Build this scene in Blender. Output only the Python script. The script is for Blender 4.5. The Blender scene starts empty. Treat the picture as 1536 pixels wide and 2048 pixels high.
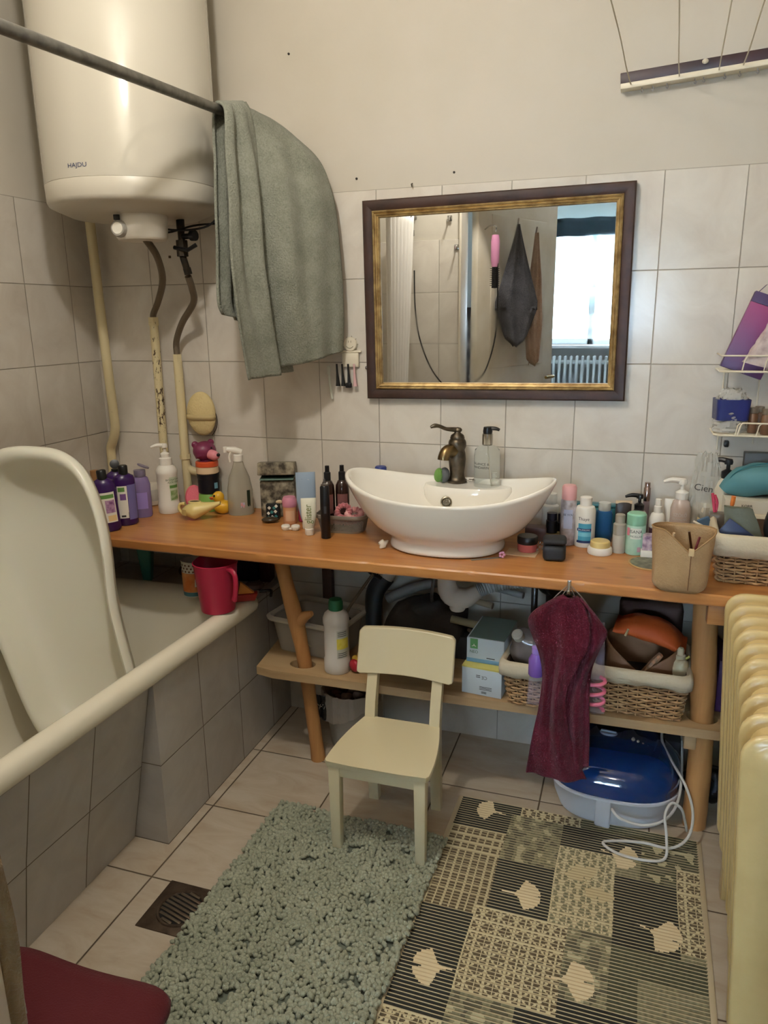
import bpy, bmesh, math, random
from mathutils import Vector, Matrix, noise
SC = bpy.context.scene
COL = SC.collection
random.seed(11)
R = math.radians
PI = math.pi

# ------------------------------------------------------------------ camera
CAM = Vector((1.7984, -2.2466, 1.3816))
def set_camera():
    yaw, pitch, roll, fpx = -0.322, -0.2557, -0.0139, 1499.05
    fwd = Vector((math.sin(yaw)*math.cos(pitch), math.cos(yaw)*math.cos(pitch), math.sin(pitch)))
    rt = Vector((math.cos(yaw), -math.sin(yaw), 0)); up = rt.cross(fwd)
    r2 = rt*math.cos(roll)+up*math.sin(roll); u2 = -rt*math.sin(roll)+up*math.cos(roll)
    cd = bpy.data.cameras.new('camera'); cam = bpy.data.objects.new('camera', cd); COL.objects.link(cam)
    m = Matrix((( r2.x, u2.x, -fwd.x, CAM.x), (r2.y, u2.y, -fwd.y, CAM.y), (r2.z, u2.z, -fwd.z, CAM.z), (0, 0, 0, 1)))
    cam.matrix_world = m
    cd.sensor_fit = 'VERTICAL'; cd.sensor_height = 36; cd.sensor_width = 27; cd.lens = 36*fpx/2048
    cd.clip_start = 0.02
    SC.camera = cam
set_camera()

# ------------------------------------------------------------------ light and exposure
EXPOSURE = 0.22
LAMP_POS = (1.10, -1.32, 2.36); LAMP_W = 29.0; LAMP_COL = (1.0, 0.95, 0.87)
WINDOW_W = 330.0; WINDOW_COL = (0.66, 0.82, 1.0)
SC.view_settings.view_transform = 'Standard'
try: SC.view_settings.look = 'None'
except Exception: pass
SC.view_settings.gamma = 1; SC.view_settings.use_curve_mapping = False
SC.view_settings.exposure = EXPOSURE
w = bpy.data.worlds.new('daylight'); SC.world = w; w.use_nodes = True
bg = w.node_tree.nodes['Background']; bg.inputs[0].default_value = (0.72, 0.87, 1.0, 1); bg.inputs[1].default_value = 3.0
ad = bpy.data.lights.new('window_daylight', 'AREA'); ad.shape = 'RECTANGLE'; ad.size = 1.5; ad.size_y = 1.2
ad.energy = WINDOW_W; ad.color = WINDOW_COL
ao = bpy.data.objects.new('window_daylight', ad); COL.objects.link(ao); ao.location = (1.35, -5.75, 1.65)
ao.rotation_euler = (R(90), 0, 0)   # faces +y, in through the bedroom window

# ------------------------------------------------------------------ materials
def lin(c):
    o = []
    for v in c[:3]:
        v = v/255.0
        o.append(v/12.92 if v <= .04045 else ((v+.055)/1.055)**2.4)
    return (o[0], o[1], o[2], 1.0)
MATS = {}
def nt(name):
    m = bpy.data.materials.new(name); m.use_nodes = True
    return m, m.node_tree, m.node_tree.nodes['Principled BSDF']
def M(name, col=(200,200,200), rough=.45, metal=0.0, trans=0.0, bump=None, var=None, spec=.5, emit=None, coat=0.0, sheen=0.0, alpha=1.0, sss=0.0, ior=1.45, varscale=8.0):
    """plain procedural material; bump=(scale,strength), var = second colour mixed in by noise"""
    if name in MATS: return MATS[name]
    m, t, b = nt(name); n = t.nodes; l = t.links
    b.inputs['Base Color'].default_value = lin(col); b.inputs['Roughness'].default_value = rough
    b.inputs['Metallic'].default_value = metal; b.inputs['Specular IOR Level'].default_value = spec
    b.inputs['Transmission Weight'].default_value = trans; b.inputs['IOR'].default_value = ior
    b.inputs['Coat Weight'].default_value = coat; b.inputs['Sheen Weight'].default_value = sheen
    b.inputs['Alpha'].default_value = alpha
    if sss: b.inputs['Subsurface Weight'].default_value = sss; b.inputs['Subsurface Scale'].default_value = .02
    tc = None
    if bump or var:
        tc = n.new('ShaderNodeTexCoord')
    if bump:
        ns = n.new('ShaderNodeTexNoise'); ns.inputs['Scale'].default_value = bump[0]; ns.inputs['Detail'].default_value = 4
        l.new(tc.outputs['Object'], ns.inputs['Vector'])
        bp = n.new('ShaderNodeBump'); bp.inputs['Strength'].default_value = bump[1]; bp.inputs['Distance'].default_value = .004
        l.new(ns.outputs['Fac'], bp.inputs['Height']); l.new(bp.outputs['Normal'], b.inputs['Normal'])
    if var:
        ns = n.new('ShaderNodeTexNoise'); ns.inputs['Scale'].default_value = varscale; ns.inputs['Detail'].default_value = 5
        l.new(tc.outputs['Object'], ns.inputs['Vector'])
        rp = n.new('ShaderNodeValToRGB'); rp.color_ramp.elements[0].position = .38; rp.color_ramp.elements[1].position = .68
        rp.color_ramp.elements[0].color = lin(col); rp.color_ramp.elements[1].color = lin(var)
        l.new(ns.outputs['Fac'], rp.inputs['Fac']); l.new(rp.outputs['Color'], b.inputs['Base Color'])
    if emit:
        b.inputs['Emission Color'].default_value = lin(emit[0]); b.inputs['Emission Strength'].default_value = emit[1]
    MATS[name] = m
    return m

class G:
    """tiny node-graph helper"""
    def __init__(s, t): s.t = t; s.n = t.nodes; s.l = t.links
    def math(s, op, a, b=None, c=None, clamp=False):
        m = s.n.new('ShaderNodeMath'); m.operation = op; m.use_clamp = clamp
        for i, v in enumerate((a, b, c)):
            if v is None: continue
            if isinstance(v, (int, float)): m.inputs[i].default_value = v
            else: s.l.new(v, m.inputs[i])
        return m.outputs[0]
    def mix(s, f, a, b):
        m = s.n.new('ShaderNodeMix'); m.data_type = 'RGBA'
        for i, v in ((0, f), (6, a), (7, b)):
            if isinstance(v, (int, float)): m.inputs[i].default_value = v
            elif isinstance(v, tuple): m.inputs[i].default_value = v
            else: s.l.new(v, m.inputs[i])
        return m.outputs[2]
    def noise(s, vec, scale, detail=4, rough=.55, dist=0.0):
        m = s.n.new('ShaderNodeTexNoise'); m.inputs['Scale'].default_value = scale; m.inputs['Detail'].default_value = detail
        m.inputs['Roughness'].default_value = rough; m.inputs['Distortion'].default_value = dist
        s.l.new(vec, m.inputs['Vector']); return m.outputs['Fac']
    def ramp(s, f, stops):
        m = s.n.new('ShaderNodeValToRGB'); e = m.color_ramp.elements
        while len(e) < len(stops): e.new(.5)
        for k, (p, c) in enumerate(stops): e[k].position = p; e[k].color = c
        s.l.new(f, m.inputs['Fac']); return m.outputs['Color']
    def mapping(s, vec, scale=(1,1,1), rot=(0,0,0), loc=(0,0,0)):
        m = s.n.new('ShaderNodeMapping'); m.inputs['Scale'].default_value = scale; m.inputs['Rotation'].default_value = rot; m.inputs['Location'].default_value = loc
        s.l.new(vec, m.inputs['Vector']); return m.outputs['Vector']

def tile_mat(name, axes, u0, du, v0, dv, g, base, vein, grout, rough=.22, vtop=None, paint=None, veindir=None, tintvar=.08):
    """glazed tiles laid on a world grid: axes picks the two world axes, g is the half joint width in metres"""
    m, t, b = nt(name); s = G(t)
    geo = s.n.new('ShaderNodeNewGeometry'); sep = s.n.new('ShaderNodeSeparateXYZ'); s.l.new(geo.outputs['Position'], sep.inputs[0])
    A = {'x': sep.outputs[0], 'y': sep.outputs[1], 'z': sep.outputs[2]}
    uu = s.math('DIVIDE', s.math('SUBTRACT', A[axes[0]], u0), du); vv = s.math('DIVIDE', s.math('SUBTRACT', A[axes[1]], v0), dv)
    def dist(q, d):
        f = s.math('FRACT', q); return s.math('MULTIPLY', s.math('SUBTRACT', .5, s.math('ABSOLUTE', s.math('SUBTRACT', f, .5))), d)
    dm = s.math('MINIMUM', dist(uu, du), dist(vv, dv))
    joint = s.math('SUBTRACT', 1.0, s.math('SMOOTH_MIN', s.math('DIVIDE', dm, g), 1.0, .3), clamp=True)
    joint = s.math('MULTIPLY', joint, 1.6, clamp=True)
    cmb = s.n.new('ShaderNodeCombineXYZ'); s.l.new(s.math('FLOOR', uu), cmb.inputs[0]); s.l.new(s.math('FLOOR', vv), cmb.inputs[1])
    wn = s.n.new('ShaderNodeTexWhiteNoise'); wn.noise_dimensions = '3D'; s.l.new(cmb.outputs[0], wn.inputs['Vector'])
    off = s.n.new('ShaderNodeVectorMath'); off.operation = 'SCALE'; s.l.new(wn.outputs['Color'], off.inputs[0]); off.inputs['Scale'].default_value = 9.0
    add = s.n.new('ShaderNodeVectorMath'); add.operation = 'ADD'; s.l.new(geo.outputs['Position'], add.inputs[0]); s.l.new(off.outputs[0], add.inputs[1])
    vec = add.outputs[0]
    if veindir: 
        vec = s.mapping(vec, scale=veindir[0], rot=veindir[1])
    f = s.noise(vec, 7.0 if not veindir else 4.0, 5, .6, .8)
    colr = s.ramp(f, [(.36, lin(base)), (.60, lin(tuple((base[i]+vein[i])/2 for i in range(3)))), (.78, lin(vein))])
    hs = s.n.new('ShaderNodeHueSaturation'); s.l.new(colr, hs.inputs['Color'])
    s.l.new(s.math('ADD', 1-tintvar/2, s.math('MULTIPLY', wn.outputs['Value'], tintvar)), hs.inputs['Value'])
    gn = s.noise(geo.outputs['Position'], 2.3, 3)
    gcol = s.mix(gn, lin(grout), lin(tuple(int(c*.62) for c in grout)))
    cc = s.mix(joint, hs.outputs['Color'], gcol)
    s.l.new(cc, b.inputs['Base Color'])
    s.l.new(s.math('ADD', rough, s.math('MULTIPLY', joint, .5)), b.inputs['Roughness'])
    bp = s.n.new('ShaderNodeBump'); bp.inputs['Strength'].default_value = .7; bp.inputs['Distance'].default_value = .0025
    wav = s.noise(geo.outputs['Position'], 5.0, 2)
    s.l.new(s.math('ADD', s.math('MULTIPLY', s.math('SUBTRACT', 1.0, joint), 1.0), s.math('MULTIPLY', wav, .5)), bp.inputs['Height']); s.l.new(bp.outputs['Normal'], b.inputs['Normal'])
    MATS[name] = m; return m

def wood_mat(name, c1, c2, axis=0, rough=.35, knots=True, c3=None, scale=1.0):
    m, t, b = nt(name); s = G(t)
    tc = s.n.new('ShaderNodeTexCoord')
    sc = [14*scale, 14*scale, 14*scale]; sc[axis] = 1.1*scale
    v = s.mapping(tc.outputs['Object'], scale=tuple(sc))
    f = s.noise(v, 1.0, 6, .55, 1.2)
    v2 = s.mapping(tc.outputs['Object'], scale=tuple(3*q for q in sc)); f2 = s.noise(v2, 1.6, 4, .6, .3)
    f3 = s.math('ADD', s.math('MULTIPLY', f, .75), s.math('MULTIPLY', f2, .3))
    col = s.ramp(f3, [(.36, lin(c2)), (.5, lin(tuple((c1[i]+c2[i])/2 for i in range(3)))), (.66, lin(c1))])
    if knots:
        v3 = s.mapping(tc.outputs['Object'], scale=(5, 9, 9) if axis == 0 else (9, 9, 5))
        vo = s.n.new('ShaderNodeTexVoronoi'); vo.inputs['Scale'].default_value = 1.0; s.l.new(v3, vo.inputs['Vector'])
        k = s.math('SUBTRACT', 1.0, s.math('MULTIPLY', vo.outputs['Distance'], 8.0), clamp=True)
        col = s.mix(s.math('MULTIPLY', k, .8), col, lin(c3 or tuple(int(q*.5) for q in c2)))
    s.l.new(col, b.inputs['Base Color']); b.inputs['Roughness'].default_value = rough
    bp = s.n.new('ShaderNodeBump'); bp.inputs['Strength'].default_value = .25; bp.inputs['Distance'].default_value = .002
    s.l.new(f3, bp.inputs['Height']); s.l.new(bp.outputs['Normal'], b.inputs['Normal'])
    MATS[name] = m; return m

def attr_mat(name, rough=.7, bump=None, attr='col'):
    m, t, b = nt(name); s = G(t)
    a = s.n.new('ShaderNodeVertexColor'); a.layer_name = attr
    s.l.new(a.outputs['Color'], b.inputs['Base Color']); b.inputs['Roughness'].default_value = rough
    MATS[name] = m; return m

def terry_mat(name, c1, c2, scale=260, strength=.9):
    m, t, b = nt(name); s = G(t)
    tc = s.n.new('ShaderNodeTexCoord')
    f = s.noise(tc.outputs['Object'], scale, 3, .6)
    g = s.noise(tc.outputs['Object'], 14, 4, .6)
    col = s.ramp(s.math('ADD', s.math('MULTIPLY', f, .55), s.math('MULTIPLY', g, .45)), [(.36, lin(c2)), (.6, lin(c1))])
    s.l.new(col, b.inputs['Base Color']); b.inputs['Roughness'].default_value = .95; b.inputs['Sheen Weight'].default_value = .12
    b.inputs['Sheen Roughness'].default_value = .5; b.inputs['Specular IOR Level'].default_value = .1
    bp = s.n.new('ShaderNodeBump'); bp.inputs['Strength'].default_value = strength; bp.inputs['Distance'].default_value = .004
    s.l.new(f, bp.inputs['Height']); s.l.new(bp.outputs['Normal'], b.inputs['Normal'])
    MATS[name] = m; return m

# ------------------------------------------------------------------ objects
def thing(name, label, cat, loc=(0,0,0), rotz=0.0, group=None, rot=None):
    o = bpy.data.objects.new(name, None); COL.objects.link(o); o.empty_display_size = .02
    o.location = loc; o.rotation_euler = rot if rot else (0, 0, rotz)
    o['label'] = label; o['category'] = cat
    if group: o['group'] = group
    return o
def obj(name, bm, mat, parent=None, smooth=True, angle=40, loc=None, mods=None, rot=None, recalc=True):
    me = bpy.data.meshes.new(name)
    if recalc: bmesh.ops.recalc_face_normals(bm, faces=bm.faces[:])
    bm.to_mesh(me); bm.free()
    for mm in (mat if isinstance(mat, (list, tuple)) else [mat]): me.materials.append(mm)
    if smooth:
        me.shade_smooth(); me.set_sharp_from_angle(angle=R(angle))
    o = bpy.data.objects.new(name, me); COL.objects.link(o)
    if parent is not None: o.parent = parent
    if loc: o.location = loc
    if rot: o.rotation_euler = rot
    return o
def tag(o, label, cat, group=None):
    o['label'] = label; o['category'] = cat
    if group: o['group'] = group
    return o
def struct(name, bm, mat, **k):
    o = obj(name, bm, mat, **k); o['kind'] = 'structure'; return o
def face(x, y): return math.atan2(CAM.x-x, y-CAM.y)      # turns local -y towards the viewer's side of the room
def BM(): return bmesh.new()

def merge(bm, tmp, mi=0, mtx=None):
    if mtx is not None: tmp.transform(mtx)
    for f in tmp.faces: f.material_index = mi
    me = bpy.data.meshes.new('tmp'); tmp.to_mesh(me); tmp.free(); bm.from_mesh(me); bpy.data.meshes.remove(me)
def box(bm, x0, x1, y0, y1, z0, z1, bev=0.0, seg=2, mi=0, mtx=None):
    t = BM(); bmesh.ops.create_cube(t, size=1.0)
    t.transform(Matrix.Translation(((x0+x1)/2, (y0+y1)/2, (z0+z1)/2)) @ Matrix.Diagonal((abs(x1-x0), abs(y1-y0), abs(z1-z0), 1)))
    if bev: bmesh.ops.bevel(t, geom=t.edges[:], offset=bev, segments=seg, profile=.5, affect='EDGES')
    merge(bm, t, mi, mtx); return bm
def hexa(bm, p, bev=0.0, seg=2, mi=0):
    """box from 8 corners: bottom 4 then top 4"""
    t = BM(); v = [t.verts.new(q) for q in p]
    for f in ((3,2,1,0), (4,5,6,7), (0,1,5,4), (1,2,6,5), (2,3,7,6), (3,0,4,7)): t.faces.new([v[i] for i in f])
    if bev: bmesh.ops.bevel(t, geom=t.edges[:], offset=bev, segments=seg, profile=.5, affect='EDGES')
    merge(bm, t, mi); return bm
def lathe(bm, prof, seg=28, c=(0,0,0), sx=1.0, sy=1.0, mi=0, mtx=None, sq=0.0):
    """surface of revolution about z; sq>0 squares the section off"""
    t = BM(); rings = []
    for r, z in prof:
        if r <= 1e-6: rings.append([t.verts.new((0, 0, z))]); continue
        ring = []
        for k in range(seg):
            a = 2*PI*k/seg; ca, sa = math.cos(a), math.sin(a)
            q = 1.0
            if sq: q = (abs(ca)**(2+sq)+abs(sa)**(2+sq))**(-1.0/(2+sq))
            ring.append(t.verts.new((r*ca*q*sx, r*sa*q*sy, z)))
        rings.append(ring)
    for a, b in zip(rings, rings[1:]):
        n, m_ = len(a), len(b)
        if n == 1 and m_ == 1: continue
        for k in range(seg):
            j = (k+1) % seg
            if n == 1: t.faces.new((a[0], b[j], b[k]))
            elif m_ == 1: t.faces.new((a[k], a[j], b[0]))
            else: t.faces.new((a[k], a[j], b[j], b[k]))
    mm = Matrix.Translation(c)
    if mtx is not None: mm = mtx @ mm
    merge(bm, t, mi, mm); return bm
def loft(bm, rings, close=True, cap0=False, cap1=False, mi=0):
    vs = [[bm.verts.new(p) for p in r] for r in rings]; n = len(vs[0])
    for a, b in zip(vs, vs[1:]):
        for k in range(n if close else n-1):
            j = (k+1) % n
            f = bm.faces.new((a[k], a[j], b[j], b[k])); f.material_index = mi
    if cap0: f = bm.faces.new(vs[0]); f.material_index = mi
    if cap1: f = bm.faces.new(vs[-1]); f.material_index = mi
    return bm
def catmull(pts, n=6, closed=False):
    P = [Vector(p) for p in pts]; out = []; m = len(P)
    rng = m if closed else m-1
    for i in range(rng):
        if closed: p0, p1, p2, p3 = P[(i-1) % m], P[i], P[(i+1) % m], P[(i+2) % m]
        else: p0, p1, p2, p3 = P[max(i-1, 0)], P[i], P[i+1], P[min(i+2, m-1)]
        for k in range(n):
            t = k/n
            out.append(.5*((2*p1)+(p2-p0)*t+(2*p0-5*p1+4*p2-p3)*t*t+(3*p1-p0-3*p2+p3)*t**3))
    if not closed: out.append(P[-1])
    return out
def tube(bm, pts, r, seg=8, smooth=0, closed=False, mi=0, flat=1.0, caps=True):
    P = [Vector(p) for p in pts]; rr = r if isinstance(r, (list, tuple)) else [r]*len(P)
    if smooth:
        q = catmull([tuple(p)+() for p in P], smooth, closed)
        n0 = len(P); rr2 = []
        for k in range(len(q)):
            f = k/smooth; i = int(min(f, n0-1)); fr = f-i; rr2.append(rr[i % n0]*(1-fr)+rr[min(i+1, n0-1) if not closed else (i+1) % n0]*fr)
        P, rr = q, rr2
    n = len(P); up = None; rings = []
    for i in range(n):
        a = P[(i-1) % n] if closed else P[max(i-1, 0)]; b = P[(i+1) % n] if closed else P[min(i+1, n-1)]
        d = (b-a)
        if d.length < 1e-9: d = Vector((0, 0, 1))
        d.normalize()
        if up is None:
            up = Vector((0, 0, 1)) if abs(d.z) < .9 else Vector((1, 0, 0))
        x = up - d*up.dot(d)
        if x.length < 1e-6: x = d.orthogonal()
        x.normalize(); up = x; y = d.cross(x)
        rings.append([tuple(P[i]+x*math.cos(2*PI*k/seg)*rr[i]+y*math.sin(2*PI*k/seg)*rr[i]*flat) for k in range(seg)])
    if closed: rings.append(rings[0])
    loft(bm, rings, True, caps and not closed, caps and not closed, mi)
    return bm
def ell(bm, c, r, rot=(0,0,0), sub=3, mi=0):
    t = BM(); bmesh.ops.create_icosphere(t, subdivisions=sub, radius=1.0)
    from mathutils import Euler
    m_ = Matrix.Translation(c) @ Euler(rot).to_matrix().to_4x4() @ Matrix.Diagonal((r[0], r[1], r[2], 1))
    merge(bm, t, mi, m_); return bm
def grid(bm, fn, nu, nv, mi=0, closeu=False):
    v = [[bm.verts.new(fn(i/nu, j/nv)) for i in range(nu+(0 if closeu else 1))] for j in range(nv+1)]
    for j in range(nv):
        for i in range(nu):
            k = (i+1) % (nu if closeu else nu+1)
            f = bm.faces.new((v[j][i], v[j][k], v[j+1][k], v[j+1][i])); f.material_index = mi
    return v
def solidify(o, th, offset=0.0):
    m = o.modifiers.new('thickness', 'SOLIDIFY'); m.thickness = th; m.offset = offset; return o
def subsurf(o, n=1):
    m = o.modifiers.new('smooth', 'SUBSURF'); m.levels = n; m.render_levels = n; return o
def remesh(o, v):
    m = o.modifiers.new('skin', 'REMESH'); m.mode = 'VOXEL'; m.voxel_size = v; m.use_smooth_shade = True
    s = o.modifiers.new('soft', 'SMOOTH'); s.factor = .5; s.iterations = 4; return o
def band(bm, r, a0, a1, z0, z1, n=14, sx=1.0, sy=1.0, mi=0, r1=None):
    """a label on a cylinder wall; angles in degrees, 0 = local -y, positive to local +x"""
    r1 = r if r1 is None else r1
    def fn(u, v):
        a = R(a0+(a1-a0)*u); rr = r+(r1-r)*v
        return (rr*math.sin(a)*sx, -rr*math.cos(a)*sy, z0+(z1-z0)*v)
    grid(bm, fn, n, 1, mi); return bm
def text(name, s, size, mat, parent, loc=(0,0,0), rot=(0,0,0), wrap=None, vert=False, depth=0.0, sx=1.0, align='CENTER', squeeze=1.0):
    """lettering as a mesh; wrap=(radius, angle) bends it round a vertical cylinder centred on the parent; vert turns it to read upwards"""
    cu = bpy.data.curves.new(name, 'FONT'); cu.body = s; cu.size = size; cu.align_x = align; cu.align_y = 'CENTER'; cu.extrude = depth
    cu.resolution_u = 3
    to = bpy.data.objects.new('t', cu); COL.objects.link(to)
    dg = bpy.context.evaluated_depsgraph_get(); dg.update()
    me = bpy.data.meshes.new_from_object(to.evaluated_get(dg)); bpy.data.objects.remove(to); bpy.data.curves.remove(cu)
    for v in me.vertices:
        x, y, z = v.co; x *= squeeze
        if vert: x, y = -y, x
        if wrap:
            r, a = wrap[:2]; an = R(a)+x/r; q = wrap[2] if len(wrap) > 2 else 1.0
            v.co = ((r+z)*math.sin(an), -(r+z)*q*math.cos(an), y+loc[2])
        else: v.co = (x, y, z)
    me.name = name; me.materials.clear(); me.materials.append(mat)
    o = bpy.data.objects.new(name, me); COL.objects.link(o); o.parent = parent
    if not wrap: o.location = loc; o.rotation_euler = rot
    return o
# ================================================================== the room
TZ = 0.2416          # joint height of the tile rows (every 0.25 m)
TTOP = 1.742         # top of the tiling
wall_tile = tile_mat('wall_tile_back', 'xz', .6376, .2, TZ, .25, .0016, (216,210,199), (198,189,177), (194,186,170), rough=.16)
side_tile = tile_mat('wall_tile_side', 'yz', -.1102, .2, TZ, .25, .0016, (206,200,189), (188,179,166), (172,163,147), rough=.2)
apron_tile = tile_mat('apron_tile_rear', 'yz', -.787, .215, TZ, .24, .0018, (186,181,174), (164,157,149), (120,105,85), rough=.3)  # greyer than the walls; shade of the side facing away is in the colour
apron_tile2 = tile_mat('apron_tile_front', 'yz', -.781, .2, TZ-.012, .24, .0018, (186,181,174), (164,157,149), (120,105,85), rough=.3)  # same darkened grey as the rear apron part
floor_tile = tile_mat('floor_tile', 'xy', .708, .3025, -.2955, .3015, .0030, (196,184,166), (176,156,132), (104,86,62), rough=.25, veindir=((1.2, 4.0, 1), (0, 0, .9)))
paint = M('wall_paint', (198,191,178), rough=.8, bump=(22, .25), var=(190,183,168), varscale=2.5)
ceil_paint = M('ceiling_paint', (232,228,218), rough=.9)
def wall(name, parts, mats): 
    bm = BM()
    for (p, mi) in parts: box(bm, *p, mi=mi)
    return struct(name, bm, mats, smooth=False)
XR, YF, XD = 2.28, -1.57, .940
wall('wall_back', [((-.1, XR+.1, 0, .12, -.02, TTOP), 0), ((-.1, XR+.1, .006, .12, TTOP, 2.62), 1)], [wall_tile, paint])
wall('wall_left', [((-.12, 0, YF-.12, .12, -.02, TTOP), 0), ((-.12, -.006, YF-.12, .12, TTOP, 2.62), 1)], [side_tile, paint])
wall('wall_right', [((XR, XR+.12, YF-.12, .12, -.02, TTOP), 0), ((XR+.006, XR+.12, YF-.12, .12, TTOP, 2.62), 1)], [side_tile, paint])
wall('wall_front', [((-.12, XD, YF-.12, YF, -.02, TTOP), 0), ((-.12, XD, YF-.12, YF-.006, TTOP, 2.62), 1),
                    ((2.06, XR+.12, YF-.12, YF, -.02, TTOP), 0), ((2.06, XR+.12, YF-.12, YF-.006, TTOP, 2.62), 1), ((XD, 2.06, YF-.12, YF-.006, 2.06, 2.62), 1)], [wall_tile, paint])
bm = BM(); box(bm, -.12, XR+.12, YF-.12, .12, -.08, 0); struct('floor', bm, floor_tile, smooth=False)
bm = BM(); box(bm, -.12, XR+.12, YF-.12, .12, 2.60, 2.68); struct('ceiling', bm, ceil_paint, smooth=False)
# door frame of the bathroom door and the rooms behind the viewer (seen in the mirror)
door_paint = M('door_paint', (214,206,190), rough=.4, var=(190,176,150), varscale=3)
bm = BM()
for x0, x1 in ((XD, XD+.012), (2.03, 2.06)): box(bm, x0, x1, YF-.14, YF+.012, 0, 2.06, bev=.003)
box(bm, XD, 2.06, YF-.14, YF+.012, 2.03, 2.06, bev=.003)
struct('trim_1', bm, door_paint, smooth=False)
dr = bpy.data.objects.new('door_1', None); COL.objects.link(dr); dr['kind'] = 'structure'; dr.location = (1.0, -1.73, 0); dr.rotation_euler = (0, 0, R(-67))
bm = BM(); box(bm, 0, .80, -.04, 0, .01, 2.02, bev=.004)
for z0, z1 in ((.15, .95), (1.1, 1.88)): box(bm, .12, .68, -.004, .006, z0, z1, bev=.004)
obj('door_leaf', bm, door_paint, dr)
bm = BM(); tube(bm, [(.74, .01, 1.02), (.74, .05, 1.02), (.64, .055, 1.02)], .009, 8, smooth=4); obj('door_handle', bm, M('brass_worn', (170,140,80), .35, 1), dr)
bed_floor = wood_mat('bedroom_floor', (150,110,75), (120,84,55), axis=1, knots=False)
bed_wall = M('bedroom_paint', (205,205,200), rough=.85)
YB = -5.6
bm = BM(); box(bm, -.8, 3.6, YB-.1, YF-.12, -.08, 0); struct('floor_bedroom', bm, bed_floor, smooth=False)
bm = BM(); box(bm, -.8, 3.6, YB-.1, YF-.12, 2.6, 2.68); struct('ceiling_bedroom', bm, ceil_paint, smooth=False)
wall('wall_bedroom_left', [((-.9, -.8, YB-.1, YF-.12, 0, 2.6), 0)], bed_wall)
wall('wall_bedroom_right', [((3.6, 3.7, YB-.1, YF-.12, 0, 2.6), 0)], bed_wall)
wall('wall_bedroom_side', [((-.9, -.12, YF-.12, YF-.02, 0, 2.6), 0), ((XR+.12, 3.7, YF-.12, YF-.02, 0, 2.6), 0)], bed_wall)
wall('wall_bedroom_back', [((-.9, .60, YB-.12, YB, 0, 2.6), 0), ((2.1, 3.7, YB-.12, YB, 0, 2.6), 0), ((.60, 2.1, YB-.12, YB, 0, 1.08), 0), ((.60, 2.1, YB-.12, YB, 2.2, 2.6), 0)], bed_wall)
wn = bpy.data.objects.new('window_1', None); COL.objects.link(wn); wn['kind'] = 'structure'; wn.location = (1.35, YB, 0)
bm = BM(); wf = M('window_white', (235,235,232), .4)
for x0, x1 in ((-.75, -.69), (-.03, .03), (.69, .75)): box(bm, x0, x1, -.08, -.02, 1.08, 2.2, bev=.004)
for z0, z1 in ((1.08, 1.14), (2.14, 2.2)): box(bm, -.75, .75, -.08, -.02, z0, z1, bev=.004)
obj('window_frame', bm, wf, wn)
bm = BM(); box(bm, -.78, .78, -.02, .12, 1.05, 1.08, bev=.004); obj('window_sill', bm, wf, wn)
bm = BM(); box(bm, -.70, .70, -.055, -.05, 1.13, 2.15); obj('window_pane', bm, M('window_glass', (235,245,250), 0.0, trans=1.0, ior=1.01), wn, smooth=False)
# sheer curtain and dark valance in the bedroom
bm = BM(); grid(bm, lambda u, v: (.62+1.46*u, YB+.10+.02*math.sin(u*70), 1.62+.52*v), 140, 2)
sh = obj('sheer_curtain', bm, M('sheer', (225,245,240), .8, alpha=.55)); solidify(sh, .002)
tag(sh, 'white patterned half-length sheer across the bright bedroom window, seen in the mirror', 'curtain')
bm = BM(); grid(bm, lambda u, v: (.45+1.8*u, YB+.20+.03*math.sin(u*40), 2.08+.16*v), 120, 4)
vl = obj('valance', bm, M('dark_valance', (52,66,74), .8)); solidify(vl, .004); tag(vl, 'dark blue-grey fabric valance above the bedroom window', 'curtain')
# bedroom radiator under the window
t = thing('bedroom_radiator', 'pale column radiator under the bedroom window, seen in the mirror', 'radiator', (1.35, YB+.13, 0))
bm = BM()
for k in range(22): box(bm, -.6+.055*k-.012, -.6+.055*k+.012, -.05, .05, .42, .98, bev=.01)
for z in (.48, .92): tube(bm, [(-.62, 0, z), (.6, 0, z)], .02, 8)
obj('column_block', bm, M('pale_enamel', (220,225,222), .4), t)
# bed
t = thing('bed', 'bed with white bedding before the bedroom window', 'bed', (1.2, -4.35, 0))
bm = BM(); box(bm, -.75, .95, -.9, .9, .12, .42, bev=.03); obj('mattress', bm, M('mattress', (190,195,205), .9), t)
bm = BM(); grid(bm, lambda u, v: (-.8+1.8*u, -.95+1.9*v, .52+.10*noise.noise(Vector((u*4, v*4, 3)))+.06*math.sin(u*5)-.30*max(0, abs(u-.5)-.45)*10*.3), 40, 40)
solidify(obj('duvet', bm, M('duvet_white', (225,228,235), .9, bump=(9, .6)), t), .04)
t2 = thing('wardrobe', 'dark wooden wardrobe edge beside the bedroom window', 'wardrobe', (.15, -5.15, 0))
bm = BM(); box(bm, -.28, .28, -.25, .25, 0, 1.45, bev=.01); obj('carcass', bm, M('dark_wood_plain', (45,32,30), .4), t2)

# ---------------------------------------------------------------- bath apron, ledge
bm = BM()
t = BM()
# rear part: upright
for q in [[(.655,0,0),(.68,0,0),(.68,-.781,0),(.655,-.781,0),(.655,0,.50),(.68,0,.50),(.68,-.781,.482),(.655,-.781,.482)]]: hexa(bm, q, mi=0)
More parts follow.
